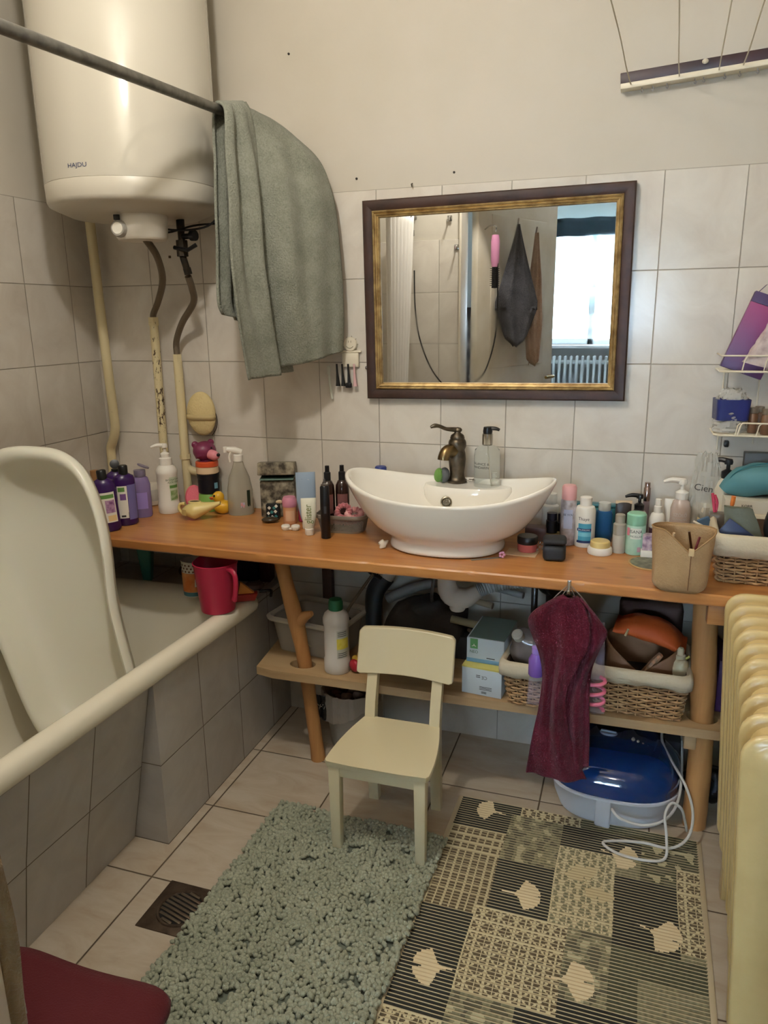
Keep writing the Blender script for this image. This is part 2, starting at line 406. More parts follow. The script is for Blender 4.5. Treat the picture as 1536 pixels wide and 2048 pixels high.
# front part: leans in towards the floor (toe room)
hexa(bm, [(.555,-.781,0),(.572,-.781,0),(.572,YF,0),(.555,YF,0),(.654,-.781,.482),(.670,-.781,.482),(.652,YF,.482),(.636,YF,.482)], mi=1)
hexa(bm, [(.5725,-.7805,0),(.6548,-.7805,0),(.6548,-.764,0),(.5725,-.764,0),(.6540,-.7805,.481),(.6548,-.7805,.481),(.6548,-.764,.481),(.6540,-.764,.481)], mi=0)
t.free()
struct('wall_apron', bm, [apron_tile, apron_tile2], smooth=False)
ledge_mat = tile_mat('ledge_tile', 'xy', .0376, .2, -.272, .25, .0014, (190,184,172), (165,158,145), (120,108,92), rough=.3)
bm = BM(); box(bm, 0, .655, -.205, 0, .40, .50); struct('trim_2', bm, ledge_mat, smooth=False)

# ---------------------------------------------------------------- bathtub
enamel = M('tub_enamel', (234,228,210), rough=.18, coat=.4, var=(228,220,198), varscale=1.5)
def tub_ring(hx, hy, z, c, dy=.085):
    hy -= .035; r = []
    cs = ((hx-c, hy-c, 0), (-hx+c, hy-c, 90), (-hx+c, -hy+c, 180), (hx-c, -hy+c, 270))
    for q in range(4):
        cx, cy, s0 = cs[q]; arc = [(cx+c*math.cos(R(s0+90*k/10)), cy+c*math.sin(R(s0+90*k/10))) for k in range(11)]
        nx_, ny_, s1 = cs[(q+1) % 4]; nxt = (nx_+c*math.cos(R(s1)), ny_+c*math.sin(R(s1)))
        side = [(arc[-1][0]+(nxt[0]-arc[-1][0])*k/12, arc[-1][1]+(nxt[1]-arc[-1][1])*k/12) for k in range(1, 12)]
        r += arc+side
    return [((.356+x)*(1+.045*min(0, -.977+dy+y+.3)), -.977+dy+y, z) for x, y in r]
bm = BM()
prof = [(.330,.690,.480,.035),(.346,.702,.478,.045),(.353,.708,.488,.05),(.355,.710,.505,.05),(.350,.706,.522,.05),(.338,.695,.532,.055),(.318,.675,.534,.09),(.303,.655,.530,.16),(.292,.638,.515,.20),
        (.282,.620,.47,.22),(.262,.580,.33,.22),(.240,.535,.21,.20),(.205,.49,.155,.17),(.14,.42,.135,.12),(.05,.2,.130,.04)]
loft(bm, [tub_ring(a, b, z, e) for a, b, z, e in prof], True, False, True)
tub = thing('bathtub', 'large cream enamelled bathtub built in along the left wall behind a tiled apron', 'bathtub', (0, 0, 0))
o = obj('tub_shell', bm, enamel, tub, angle=60); subsurf(o, 1)
bm = BM(); lathe(bm, [(0, .004), (.022, .004), (.028, .0)], 20, (.356, -1.35, .135)); obj('drain_ring', bm, M('chrome', (200,200,200), .12, 1), tub)

# baby bath standing upright in the tub
O = [(.209,-.578,1.026),(.285,-.568,1.018),(.347,-.567,.978),(.390,-.576,.911),(.424,-.592,.817),(.444,-.611,.723),(.458,-.631,.628),(.487,-.648,.534),(.524,-.667,.427),(.572,-.690,.293),(.565,-.712,.20),(.50,-.732,.165),(.37,-.738,.165),(.25,-.735,.24),
     (.178,-.727,.405),(.126,-.711,.507),(.06,-.695,.637),(.032,-.676,.774),(.032,-.645,.915),(.062,-.610,.995),(.128,-.590,1.024)]
ring = catmull(O, 5, True); n_ = Vector((.15, -.95, .22)).normalized(); cen = sum(ring, Vector())/len(ring)
bm = BM(); rings = []
def smth(ps, k):
    for _ in range(k): ps = [(ps[i-1]+ps[i]*2+ps[(i+1) % len(ps)])/4 for i in range(len(ps))]
    return ps
ring = smth(ring, 6)
for s_, d_, sm in ((1.02,.024,0),(1.035,.006,0),(1.025,-.010,0),(.995,-.018,0),(.96,-.016,0),(.93,-.004,1),(.91,.014,3),(.885,.04,8),(.84,.07,20),(.74,.095,50),(.55,.108,80),(.3,.113,80),(.05,.115,80)):
    sc = smth([cen+(p-cen)*s_ for p in ring], sm)
    rings.append([tuple(p - n_*d_) for p in sc])
loft(bm, rings, True, False, True)
bb = obj('baby_bath', bm, M('baby_bath_plastic', (232,228,212), rough=.28, sss=.05), angle=80); solidify(bb, .003); 
tag(bb, 'cream plastic baby bath standing upright on end inside the big bathtub', 'baby bath')

# ---------------------------------------------------------------- counter, shelf and branch legs
pine = wood_mat('counter_pine', (200,142,82), (166,104,52), axis=0, rough=.28, c3=(110,62,28))
pine2 = wood_mat('shelf_pine', (184,156,116), (160,128,88), axis=0, rough=.5, c3=(100,70,40), scale=.8)
ct = thing('vanity_counter', 'long orange-brown pine counter with a rough front edge across the back wall', 'counter', (0, 0, 0))
bm = BM(); N = 260; rows = []
def cedge(x):
    return -.456+.004*math.sin(x*5.0)+.004*noise.noise(Vector((x*7, 1, 0)))+.010*max(0, noise.noise(Vector((x*16, 5, 0)))-.22)
rg = []
for k in range(N+1):
    x = .004+(XR-.010)*k/N; e = cedge(x); chip = .012*max(0, noise.noise(Vector((x*22, 9, 2)))-.25)
    rg.append([(x, -.002, .745), (x, e+.004+chip, .745), (x, e+chip*.7, .741), (x, e, .735), (x, e+.002, .719), (x, e+.006, .715), (x, -.002, .715)])
loft(bm, rg, True, True, True)
obj('board', bm, pine, ct, angle=35)
bm = BM(); box(bm, .004, .62, -.30, -.27, .690, .715, bev=.004); box(bm, 2.0, XR-.005, -.42, -.39, .655, .715, bev=.004); box(bm, .004, XR-.005, -.035, -.002, .66, .715, bev=.004); obj('batten', bm, pine, ct)
branch = wood_mat('branch_wood', (190,140,84), (160,108,60), axis=2, rough=.55, c3=(90,60,34))
def branch_leg(pts, rs, extra=None):
    bm = BM(); P = catmull(pts, 6); RR = []
    for k in range(len(P)):
        f = k/6; i = int(min(f, len(pts)-1)); j = min(i+1, len(pts)-1); RR.append((rs[i]*(1-(f-i))+rs[j]*(f-i))*(1+.06*noise.noise(P[k]*18)))
    tube(bm, [tuple(p) for p in P], RR, 14)
    if extra: tube(bm, extra[0], extra[1], 10, smooth=3)
    return bm
o = obj('branch_leg', branch_leg([(.908,-.283,0),(.903,-.285,.07),(.892,-.290,.20),(.884,-.295,.31),(.872,-.297,.40),(.858,-.298,.48),(.845,-.298,.54),(.826,-.300,.63),(.815,-.302,.715)],
        [.024,.022,.021,.023,.022,.025,.024,.021,.025], ([(.862,-.298,.47),(.885,-.30,.495),(.915,-.303,.512)], [.024,.018,.008])), branch, ct)
o['label'] = 'forked peeled branch used as a leg'
o = obj('branch_leg', branch_leg([(2.037,-.272,0),(2.035,-.274,.2),(2.028,-.277,.33),(2.022,-.28,.45),(2.012,-.285,.6),(2.006,-.288,.716)], [.031,.032,.030,.032,.031,.030]), branch, ct)
o['label'] = 'straight peeled branch used as a leg'
bm = BM(); box(bm, .832, .868, -.028, -.002, 0, .660, bev=.004); obj('rear_post', bm, M('dark_stain', (74,44,30), .5), ct)
# lower shelf
sf = thing('lower_shelf', 'pale pine shelf board under the counter, pierced by the two branch legs', 'shelf', (0, 0, 0))
bm = BM()
out = [(.742,-.352),(.712,-.10),(.712,-.004),(XR-.006,-.004),(XR-.006,-.345),(2.07,-.345),(1.6,-.352),(1.2,-.360),(.96,-.362),(.80,-.364)]
zt, zb = .335, .309
top = [bm.verts.new((x, y, zt)) for x, y in out]; bot = [bm.verts.new((x, y, zb)) for x, y in out]
edges = []
def holev(cx, cy, rx, ry, z): return [bm.verts.new((cx+rx*math.cos(2*PI*k/20), cy+ry*math.sin(2*PI*k/20), z)) for k in range(20)]
for z, outer in ((zt, top), (zb, bot)):
    es = [bm.edges.new((outer[i], outer[(i+1) % len(outer)])) for i in range(len(outer))]
    hs = []
    for (cx, cy, rx, ry) in ((.874,-.296,.042,.030), (2.028,-.279,.040,.038)):
        h = holev(cx, cy, rx, ry, z); hs.append(h); es += [bm.edges.new((h[i], h[(i+1) % 20])) for i in range(20)]
    bmesh.ops.triangle_fill(bm, use_beauty=True, edges=es)
    if z == zt: ht = hs
    else: hb = hs
for i in range(len(out)): j = (i+1) % len(out); bm.faces.new((top[i], top[j], bot[j], bot[i]))
for a, b in zip(ht, hb):
    for i in range(20): j = (i+1) % 20; bm.faces.new((a[i], a[j], b[j], b[i]))
obj('shelf_board', bm, pine2, sf, angle=30)
bm = BM(); box(bm, 1.985, 2.015, -.33, -.02, .262, .309, bev=.003); obj('shelf_batten', bm, pine2, sf)

# ---------------------------------------------------------------- water heater
hw = M('heater_enamel', (194,189,176), rough=.13, coat=.6)
ht_ = thing('water_heater', 'big white cylindrical electric water heater hung in the corner above the bath', 'water heater', (.388, -.257, 1.66))
bm = BM(); lathe(bm, [(.236,.080),(.240,.083),(.240,.90),(.225,.93),(0,.94)], 96); obj('tank', bm, hw, ht_)
bm = BM(); lathe(bm, [(.2385,.0835),(.2395,.0815),(.2385,.040),(.234,.030),(.222,.024),(.180,.006),(.10,.000),(0,0)], 96); obj('bottom_cover', bm, M('heater_cover', (200,194,180), .35), ht_)
bm = BM(); lathe(bm, [(.0,-.062),(.064,-.062),(.070,-.055),(.074,.004)], 40, (.055,-.06,0)); obj('terminal_housing', bm, M('heater_box', (226,220,208), .4), ht_)
fr = face(.443, -.317)
g_ = bpy.data.objects.new('thermometer', None)
bm = BM(); m_ = Matrix.Translation((.036,-.136,-.036)) @ Matrix.Rotation(fr-.5, 4, 'Z') @ Matrix.Rotation(R(90), 4, 'X')
lathe(bm, [(0,.010),(.019,.010),(.022,.006),(.023,-.006),(0,-.006)], 30, mtx=m_); th = obj('thermometer', bm, M('dial_ring', (190,186,178), .15, trans=.3), ht_)
bm = BM(); lathe(bm, [(0,.0115),(.015,.0115),(.016,.010)], 24, mtx=m_); obj('dial_face', bm, M('dial_white', (236,232,220), .2), th)
bm = BM(); box(bm, -.008, .008, -.004, .004, -.006, .008, bev=.001, mtx=Matrix.Translation((.034,-.140,-.008)) @ Matrix.Rotation(fr-.5, 4, 'Z')); obj('dial_clip', bm, M('black_plastic', (16,16,18), .35), th)
text('brand_lettering', 'HAJDU', .0155, M('navy_ink', (24,44,92), .4), ht_, loc=(0,0,.110), wrap=(.2406, 0.5), squeeze=1.25)
bm = BM(); box(bm, -.10, .10, .225, .252, .2, .27, bev=.003); box(bm, -.10, .10, .225, .252, .7, .77, bev=.003); obj('wall_bracket', bm, hw, ht_)

# valve group and hoses
vg = thing('safety_valve', 'dark old brass safety valve group with black wires under the heater', 'valve', (.505, -.215, 1.66))
grime = M('grimy_brass', (66,56,44), .5, .7, var=(40,44,46), varscale=30)
bm = BM(); tube(bm, [(0,0,.012),(0,0,-.03)], .012, 12); tube(bm, [(0,0,-.03),(0,0,-.06)], .010, 10); tube(bm, [(0,0,-.055),(0,0,-.10)], .017, 8); tube(bm, [(.0,0,-.10),(.004,.01,-.135)], .010, 10); tube(bm, [(.004,.01,-.132),(.006,.014,-.150)], .013, 6)
obj('valve_body', bm, grime, vg)
bm = BM(); tube(bm, [(0,0,-.045),(.045,-.01,-.045)], .008, 8); tube(bm, [(.04,-.01,-.045),(.055,-.012,-.045)], .015, 10); tube(bm, [(-.02,-.01,-.075),(.03,-.02,-.085),(.055,-.01,-.07)], .006, 8); obj('valve_knob', bm, M('black_plastic'), vg)
bm = BM(); tube(bm, [(-.10,-.06,.004),(-.05,-.07,0),(-.03,-.05,-.025),(.03,-.02,-.03),(.09,.0,-.02),(.12,.02,.01)], .003, 6, smooth=5); tube(bm, [(-.03,-.05,-.02),(-.025,-.03,-.035),(.05,-.01,-.018),(.11,.02,-.012)], .003, 6, smooth=5); obj('wire', bm, M('black_cable', (18,17,18), .4), vg)
bm = BM(); ell(bm, (.06,.14,-.10), (.03,.03,.04)); obj('funnel', bm, M('milky_plastic', (205,198,182), .35), vg)
hose = M('braided_hose', (120,108,92), .45, .6, bump=(400, .6))
bm = BM(); tube(bm, [(.505,-.195,1.505),(.500,-.17,1.47),(.47,-.12,1.43),(.395,-.075,1.37),(.352,-.052,1.31),(.348,-.048,1.262)], .0105, 10, smooth=6)
tag(obj('flexible_hose', bm, hose), 'short braided hose bending from the safety valve down to the right-hand pipe', 'hose')
bm = BM(); tube(bm, [(.440,-.300,1.605),(.440,-.25,1.56),(.385,-.15,1.50),(.305,-.065,1.44),(.272,-.050,1.40),(.268,-.048,1.385)], .0105, 10, smooth=6)
tag(obj('flexible_hose', bm, hose), 'braided hose from the heater underside to the peeling middle pipe', 'hose')

def cream_pipe(name, chips):
    m, t, b = nt(name); s = G(t); tc = s.n.new('ShaderNodeTexCoord')
    f = s.noise(s.mapping(tc.outputs['Object'], scale=(1, 1, .4)), 95, 5, .75)
    g = s.noise(tc.outputs['Object'], 5, 2)
    k = s.math('GREATER_THAN', s.math('ADD', f, s.math('MULTIPLY', g, .35)), chips)
    col = s.mix(k, lin((214,200,158)), lin((70,48,34)))
    s.l.new(col, b.inputs['Base Color']); b.inputs['Roughness'].default_value = .35
    bp = s.n.new('ShaderNodeBump'); bp.inputs['Strength'].default_value = .5; bp.inputs['Distance'].default_value = .002; bp.invert = True
    s.l.new(k, bp.inputs['Height']); s.l.new(bp.outputs['Normal'], b.inputs['Normal'])
    return m
pm = cream_pipe('pipe_paint', .88); pm2 = cream_pipe('pipe_paint_peeling', .77)
bm = BM(); tube(bm, [(.062,-.055,1.705),(.066,-.055,1.45),(.070,-.052,1.20),(.073,-.050,1.06),(.071,-.048,1.01),(.050,-.040,.965),(.034,-.034,.94),(.030,-.032,.90),(.030,-.032,.745)], [.016]*9, 14, smooth=5)
tag(obj('water_pipe', bm, pm), 'cream painted pipe in the left corner, kinked towards the corner near its foot', 'pipe')
bm = BM(); tube(bm, [(.268,-.048,1.388),(.268,-.048,1.362)], .018, 6); tube(bm, [(.268,-.048,1.37),(.260,-.045,.745)], .0145, 14)
tag(obj('water_pipe', bm, pm2), 'peeling cream pipe with rusty patches, the middle one of the three', 'pipe')
bm = BM(); tube(bm, [(.348,-.048,1.268),(.348,-.048,1.238)], .015, 6); tube(bm, [(.348,-.048,1.245),(.345,-.045,.93)], .0150, 14); tube(bm, [(.345,-.045,.93),(.346,-.045,.915)], .019, 8); tube(bm, [(.346,-.045,.915),(.348,-.043,.885),(.372,-.03,.868),(.40,-.012,.865)], .0145, 12, smooth=4); tube(bm, [(.346,-.045,.895),(.346,-.045,.745)], .0145, 12)
tag(obj('water_pipe', bm, pm), 'cream pipe with a threaded elbow beside the oval bath sponge', 'pipe')

# ---------------------------------------------------------------- shower rail and grey towel
rail = M('rail_metal', (128,126,120), .42, .75, var=(100,98,92), varscale=40)
t = thing('shower_rail', 'grey metal shower curtain rail running from the back wall over the bath edge', 'curtain rail', (.712, 0, 1.925))
bm = BM(); tube(bm, [(0,-.002,0),(0,-.30,-.012),(0,-1.05,-.048),(0,YF+.002,-.078)], .0125, 16, smooth=5); obj('pole', bm, rail, t)
bm = BM(); tube(bm, [(0,-.001,0),(0,-.022,0)], .026, 18); obj('wall_socket', bm, M('socket_cream', (200,190,165), .5), t)
towel_m = terry_mat('towel_sage', (146,148,136), (118,121,108), 230, 1.0)
def hang(bm, Lc, Rc, nu, nv, ripple, mi=0):
    Lp, Rp = catmull(Lc, 10), catmull(Rc, 10)
    def at(P, v):
        f = v*(len(P)-1); i = int(min(f, len(P)-2)); return P[i].lerp(P[i+1], f-i)
    def fn(u, v):
        a, b = at(Lp, v), at(Rp, v); p = a.lerp(b, u); d = (b-a); nrm = Vector((d.y, -d.x, 0))
        if nrm.length > 1e-6: nrm.normalize()
        if nrm.dot(CAM-p) < 0: nrm = -nrm
        p = p+nrm*ripple(u, v)
        p += nrm*.004*noise.noise(Vector((p.x*14, p.y*14, p.z*9)))
        return tuple(p)
    grid(bm, fn, nu, nv, mi)
bm = BM()
# long strip folded over the rail, nearest the viewer
hang(bm, [(.712,-.327,1.928),(.735,-.335,1.905),(.742,-.354,1.806),(.748,-.367,1.683),(.752,-.374,1.532),(.756,-.365,1.377),(.756,-.326,1.211)],
     [(.716,-.176,1.962),(.734,-.172,1.93),(.748,-.161,1.841),(.768,-.173,1.706),(.778,-.184,1.57),(.790,-.177,1.431),(.800,-.135,1.223)],
     40, 70, lambda u, v: .014*math.sin(u*PI)+(.012*math.sin(u*11+.6+v*2)+.008*math.sin(u*19-v*3))*min(1, v*2+.15))
# wide part drawn sideways along the wall
hang(bm, [(.712,-.210,1.948),(.722,-.215,1.92),(.732,-.215,1.841),(.748,-.225,1.706),(.758,-.235,1.57),(.768,-.225,1.431),(.782,-.190,1.235)],
     [(.728,-.042,1.945),(.80,-.040,1.895),(.878,-.040,1.82),(.912,-.042,1.74),(.928,-.044,1.66),(.939,-.046,1.488),(.941,-.044,1.372),(.934,-.042,1.279)],
     50, 70, lambda u, v: .045*math.sin(u*PI)*min(1, v*1.6+.1)+(.010*math.sin(u*9+1.2-v*3)+.006*math.sin(u*17+v*4))*math.sin(u*PI)**.5*min(1, v*2))
# shorter back flap
hang(bm, [(.712,-.322,1.930),(.699,-.317,1.898),(.697,-.325,1.777),(.696,-.335,1.651),(.697,-.345,1.535),(.698,-.356,1.43),(.700,-.340,1.395)],
     [(.712,-.18,1.955),(.699,-.18,1.91),(.697,-.19,1.777),(.696,-.20,1.651),(.697,-.21,1.535),(.70,-.215,1.43),(.708,-.20,1.36)],
     24, 40, lambda u, v: -.008*math.sin(u*14))
# hem band
o = obj('bath_towel', bm, towel_m, angle=180); solidify(o, .007)
tag(o, 'large sage grey bath towel folded over the end of the shower rail', 'towel')

# ---------------------------------------------------------------- mirror
t = thing('framed_mirror', 'mirror in a dark brown frame with a worn gilt inner moulding, hung above the basin', 'mirror', (1.388, 0, 1.425), rot=(0, R(-.55), 0))
darkw = M('frame_dark', (66,44,34), .5, bump=(60,.15), var=(50,34,27), varscale=20, spec=.35)
gilt = M('frame_gilt', (196,170,118), .38, .6, bump=(90,.4), var=(140,112,68), varscale=34)
W2, H2 = .3835, .2885
def frame(bm, prof, mi=0):   # prof: (inset from the outer edge, y)
    rings = []
    for ins, y in prof: rings.append([(-W2+ins, y, -H2+ins), (W2-ins, y, -H2+ins), (W2-ins, y, H2-ins), (-W2+ins, y, H2-ins)])
    # sharp mitres: each side its own strip
    for k in range(4):
        loft(bm, [[r[k], r[(k+1) % 4]] for r in rings], False, mi=mi)
bm = BM(); frame(bm, [(.002,-.002),(0,-.006),(0,-.022),(.004,-.027),(.012,-.028),(.026,-.024),(.030,-.022)]); o = obj('outer_frame', bm, darkw, t, angle=25)
bm = BM(); frame(bm, [(.030,-.020),(.030,-.026),(.033,-.029),(.036,-.026),(.037,-.022),(.039,-.021),(.040,-.025),(.042,-.024),(.043,-.019),(.045,-.018),(.047,-.019),(.049,-.012),(.049,-.008)]); obj('gilt_moulding', bm, gilt, t, angle=25)
bm = BM(); box(bm, -W2+.046, W2-.046, -.0095, -.004, -H2+.046, H2-.046); 
mm, tt, bb_ = nt('mirror_glass'); s = G(tt); tc = s.n.new('ShaderNodeTexCoord')
f = s.noise(tc.outputs['Object'], 3.2, 4, .6, .5)
s.l.new(s.math('MULTIPLY', s.math('SUBTRACT', f, .5, clamp=True), .35), bb_.inputs['Roughness']); bb_.inputs['Metallic'].default_value = 1; bb_.inputs['Base Color'].default_value = (.82, .83, .82, 1)
obj('mirror_glass', bm, mm, t, smooth=False)
bm = BM(); box(bm, -W2+.004, W2-.004, -.004, -.001, -H2+.004, H2-.004); obj('back_board', bm, darkw, t, smooth=False)
bm = BM(); ell(bm, (-.388, -.008, -.195), (.006,.008,.006), sub=2); obj('side_stud', bm, M('steel', (150,150,150), .3, 1), t)
# ---------------------------------------------------------------- ceiling lamp (the room's own light, out of the frame above)
t = thing('ceiling_lamp', 'round opal ceiling lamp on a short drop above the bathroom floor', 'lamp', (LAMP_POS[0], LAMP_POS[1], 2.60))
bm = BM(); lathe(bm, [(0,0),(.05,0),(.05,-.02),(.03,-.03),(0,-.03)], 28); tube(bm, [(0,0,-.02),(0,0,-.17)], .006, 8); lathe(bm, [(.02,-.16),(.025,-.20),(0,-.20)], 20); obj('lamp_holder', bm, M('lamp_white', (235,232,225), .4), t)
ld = bpy.data.lights.new('lamp_bulb', 'POINT'); ld.energy = LAMP_W; ld.color = LAMP_COL; ld.shadow_soft_size = .045
lo = bpy.data.objects.new('lamp_light', ld); COL.objects.link(lo); lo.parent = t; lo.location = (0, 0, LAMP_POS[2]-2.60)
bm = BM(); lathe(bm, [(.0,-.215),(.012,-.208),(.016,-.20),(.012,-.19)], 16); obj('lamp_tip', bm, M('lamp_white'), t)

t = thing('added_fill_lamp', 'added unseen fill lamp on the ceiling behind the viewer', 'lamp', (1.75, -2.95, 2.60))  # unseen lamp, added as fill to brighten the lower part of the room
bm = BM(); lathe(bm, [(0,0),(.12,0),(.13,-.015),(.10,-.03),(0,-.03)], 32); obj('fill_lamp_base', bm, M('lamp_white'), t)
l2 = bpy.data.lights.new('added_fill_bulb', 'POINT'); l2.energy = 11.0; l2.color = (1.0, .90, .78); l2.shadow_soft_size = .10
h2 = bpy.data.objects.new('added_fill_light', l2); COL.objects.link(h2); h2.parent = t; h2.location = (0, 0, -.16)

# ---------------------------------------------------------------- vessel basin
china = M('basin_china', (238,234,224), rough=.06, coat=.5)
t = thing('vessel_basin', 'white boat-shaped ceramic wash basin with upturned ends standing on the counter', 'basin', (1.318, -.235, .745))
def bring(hx, hy, zf, e=2.0, n=96, dx=0, dy=0, up=0.0, pw=3.2):
    r = []
    for k in range(n):
        a = 2*PI*k/n; c, s_ = math.cos(a), math.sin(a)
        q = (abs(c)**e+abs(s_)**e)**(-1/e)
        r.append((dx+hx*c*q, dy+hy*s_*q, zf+up*abs(c)**pw))
    return r
bm = BM(); rings = [bring(.160,.135,.0,2.3), bring(.165,.140,.004,2.3), bring(.160,.136,.020,2.3), bring(.158,.134,.032,2.3), bring(.170,.142,.040,2.2)]
for f in (.12,.25,.4,.55,.7,.85,.95,1.0):
    g = math.sin(f*PI/2)**.85
    rings.append(bring(.170+(.300-.170)*(f**.62), .142+(.192-.142)*(f**.55), .040+f*(.112), 2.1, up=.045*f**1.5, pw=2.6))
rings.append(bring(.300,.192,.157,2.05, up=.046, pw=2.6))
rings.append(bring(.295,.187,.160,2.05, up=.046, pw=2.6)); rings.append(bring(.288,.180,.158,2.05, up=.045, pw=2.6))
for f in (.15,.3,.45,.6,.75,.9):
    rings.append(bring(.285*(1-f**1.9*.72), .176*(1-f**1.9*.72), .155-f*.098, 2.0, up=.044*(1-f)**1.6, pw=2.6, dy=-.012*f))
rings.append(bring(.05,.03,.054,2.0, dy=-.012))
loft(bm, rings, True, True, True); o = obj('bowl', bm, china, t, angle=80); subsurf(o, 1)
# tap deck at the back of the bowl
bm = BM()
dk = []
for (sx_, sy_, z) in ((.95,1.0,.085),(1.0,1.0,.135),(.96,.92,.147),(.0,.0,.147)):
    dk.append([(.028+.135*sx_*math.cos(2*PI*k/40), .135+.062*sy_*math.sin(2*PI*k/40)*(1 if math.sin(2*PI*k/40) < 0 else .75), z) for k in range(40)])
loft(bm, dk, True, True, False); obj('tap_deck', bm, china, t, angle=60)
bm = BM(); m_ = Matrix.Translation((-.022, .075, .105)) @ Matrix.Rotation(face(1.30,-.08), 4, 'Z') @ Matrix.Rotation(R(78), 4, 'X')
lathe(bm, [(.011,.002),(.0135,.006),(.0165,.005),(.018,-.002),(.017,-.010)], 28, mtx=m_); lathe(bm, [(0,.0),(.012,.001)], 20, mtx=m_)
for a in range(8): lathe(bm, [(0,.0045),(.002,.004),(.0022,.001)], 6, c=(.0078*math.cos(a*PI/4), .0078*math.sin(a*PI/4), 0), mtx=m_)
lathe(bm, [(0,.0045),(.003,.004),(.003,.001)], 8, mtx=m_)
brz = M('antique_bronze', (108,98,84), .42, 1.0, var=(74,66,56), varscale=40)
chrome = M('chrome', (205,205,205), .12, 1)
obj('overflow_ring', bm, M('dull_nickel', (150,142,125), .3, 1), t)
# tap
t = thing('basin_tap', 'antique bronze lever tap on the rear rim of the basin', 'tap', (1.307, -.072, .893))
bm = BM(); lathe(bm, [(0,0),(.030,0),(.031,.006),(.025,.010),(.022,.020),(.0215,.030),(.0245,.052),(.026,.072),(.0245,.09),(.022,.098),(.0235,.102),(.0245,.106)], 32); obj('tap_body', bm, brz, t)
bm = BM(); lathe(bm, [(.0245,.104),(.027,.110),(.0265,.122),(.024,.128),(.021,.131),(.022,.134),(.019,.143),(.010,.149),(.0085,.154),(.010,.158),(.007,.164),(0,.167)], 32); obj('tap_cap', bm, brz, t)
sp = Vector((-.055, -.075, 0)).normalized()
bm = BM(); tube(bm, [(0,0,.088), tuple(sp*.025+Vector((0,0,.099))), tuple(sp*.042+Vector((0,0,.096))), tuple(sp*.052+Vector((0,0,.084))), tuple(sp*.054+Vector((0,0,.074)))], [.018,.0195,.0185,.017,.0175], 18, smooth=5); obj('spout', bm, M('spout_bronze', (142,120,84), .32, 1.0, var=(104,86,60), varscale=30), t)
bm = BM(); tube(bm, [(.0,0,.158),(-.012,-.008,.160),(-.030,-.020,.163),(-.048,-.032,.172),(-.060,-.040,.174),(-.070,-.047,.170)], [.008,.007,.0055,.0055,.0068,.004], 12, smooth=4); ell(bm, (.004,0,.158), (.010,.009,.008), sub=2); obj('lever', bm, brz, t)
# chrome plug fitting
bm = BM(); tube(bm, [(0,0,.006),(.018,-.002,.006)], .006, 12); ell(bm, (.020,-.002,.008), (.010,.008,.009), sub=2); tube(bm, [(0,0,.006),(-.012,.002,.004)], .003, 8)
o = obj('plug_chain_knob', bm, chrome, loc=(1.345, -.075, .893)); tag(o, 'small chrome plug knob lying between the tap and the clear soap bottle', 'plug')
# nail brush
t = thing('nail_brush', 'green and grey nail brush standing on the basin rim left of the tap', 'brush', (1.262, -.092, .892), rot=(0, 0, face(1.26,-.09)-.2))
bm = BM(); ell(bm, (.010,0,.024), (.017,.014,.024), (0,R(8),0)); obj('brush_back', bm, M('grey_rubber', (92,96,98), .6), t)
bm = BM(); ell(bm, (-.006,-.003,.024), (.014,.015,.022), (0,R(8),0))
for k in range(8):
    for q in range(4): tube(bm, [(.004,-.012+.006*q*.8,.007+.0048*k),(.0085-.001*abs(k-3.5),-.0165+.006*q*.8,.007+.0048*k)], .0013, 5)
obj('bristles', bm, M('lime_bristle', (112,158,74), .6, bump=(600, .8)), t)


clearp = M('clear_plastic', (235,240,238), .08, trans=.92, ior=1.18)
blackp = M('black_plastic'); whitep = M('white_plastic', (232,228,218), .3); 
t = thing('soap_dispenser', 'clear soap bottle with black and silver pump on the basin rim', 'bottle', (1.402, -.095, .882), rotz=face(1.40,-.09))
bm = BM(); lathe(bm, [(0,0),(.034,0),(.038,.004),(.0385,.10),(.036,.118),(.024,.128),(.013,.131),(.013,.136)], 36); o = obj('bottle_body', bm, clearp, t)
bm = BM(); lathe(bm, [(.0145,.132),(.0155,.134),(.0155,.164),(.013,.166),(0,.166)], 24); obj('collar', bm, M('brushed_silver', (190,186,178), .25, 1), t)
bm = BM(); lathe(bm, [(0,.165),(.013,.165),(.014,.172),(.012,.184),(.0,.186)], 20); tube(bm, [(0,0,.180),(.022,-.004,.180),(.034,-.006,.176)], [.006,.0055,.004], 8, smooth=3); obj('pump_head', bm, blackp, t)
bm = BM(); tube(bm, [(0,0,.166),(.004,0,.08),(.012,0,.01)], .002, 6); obj('dip_tube', bm, M('milky_plastic'), t)
ink = M('dark_ink', (40,40,42), .5); 
text('lettering', 'BALANCE &\nMANDARIN', .0105, ink, t, loc=(0,0,.075), wrap=(.0388,-32))

bm = BM()
for k in range(7): band(bm, .0388, 24, 50-(k % 3)*5, .030+.004*k, .0318+.004*k, 6)
obj('back_print', bm, M('pale_ink', (205,212,205), .5), t)

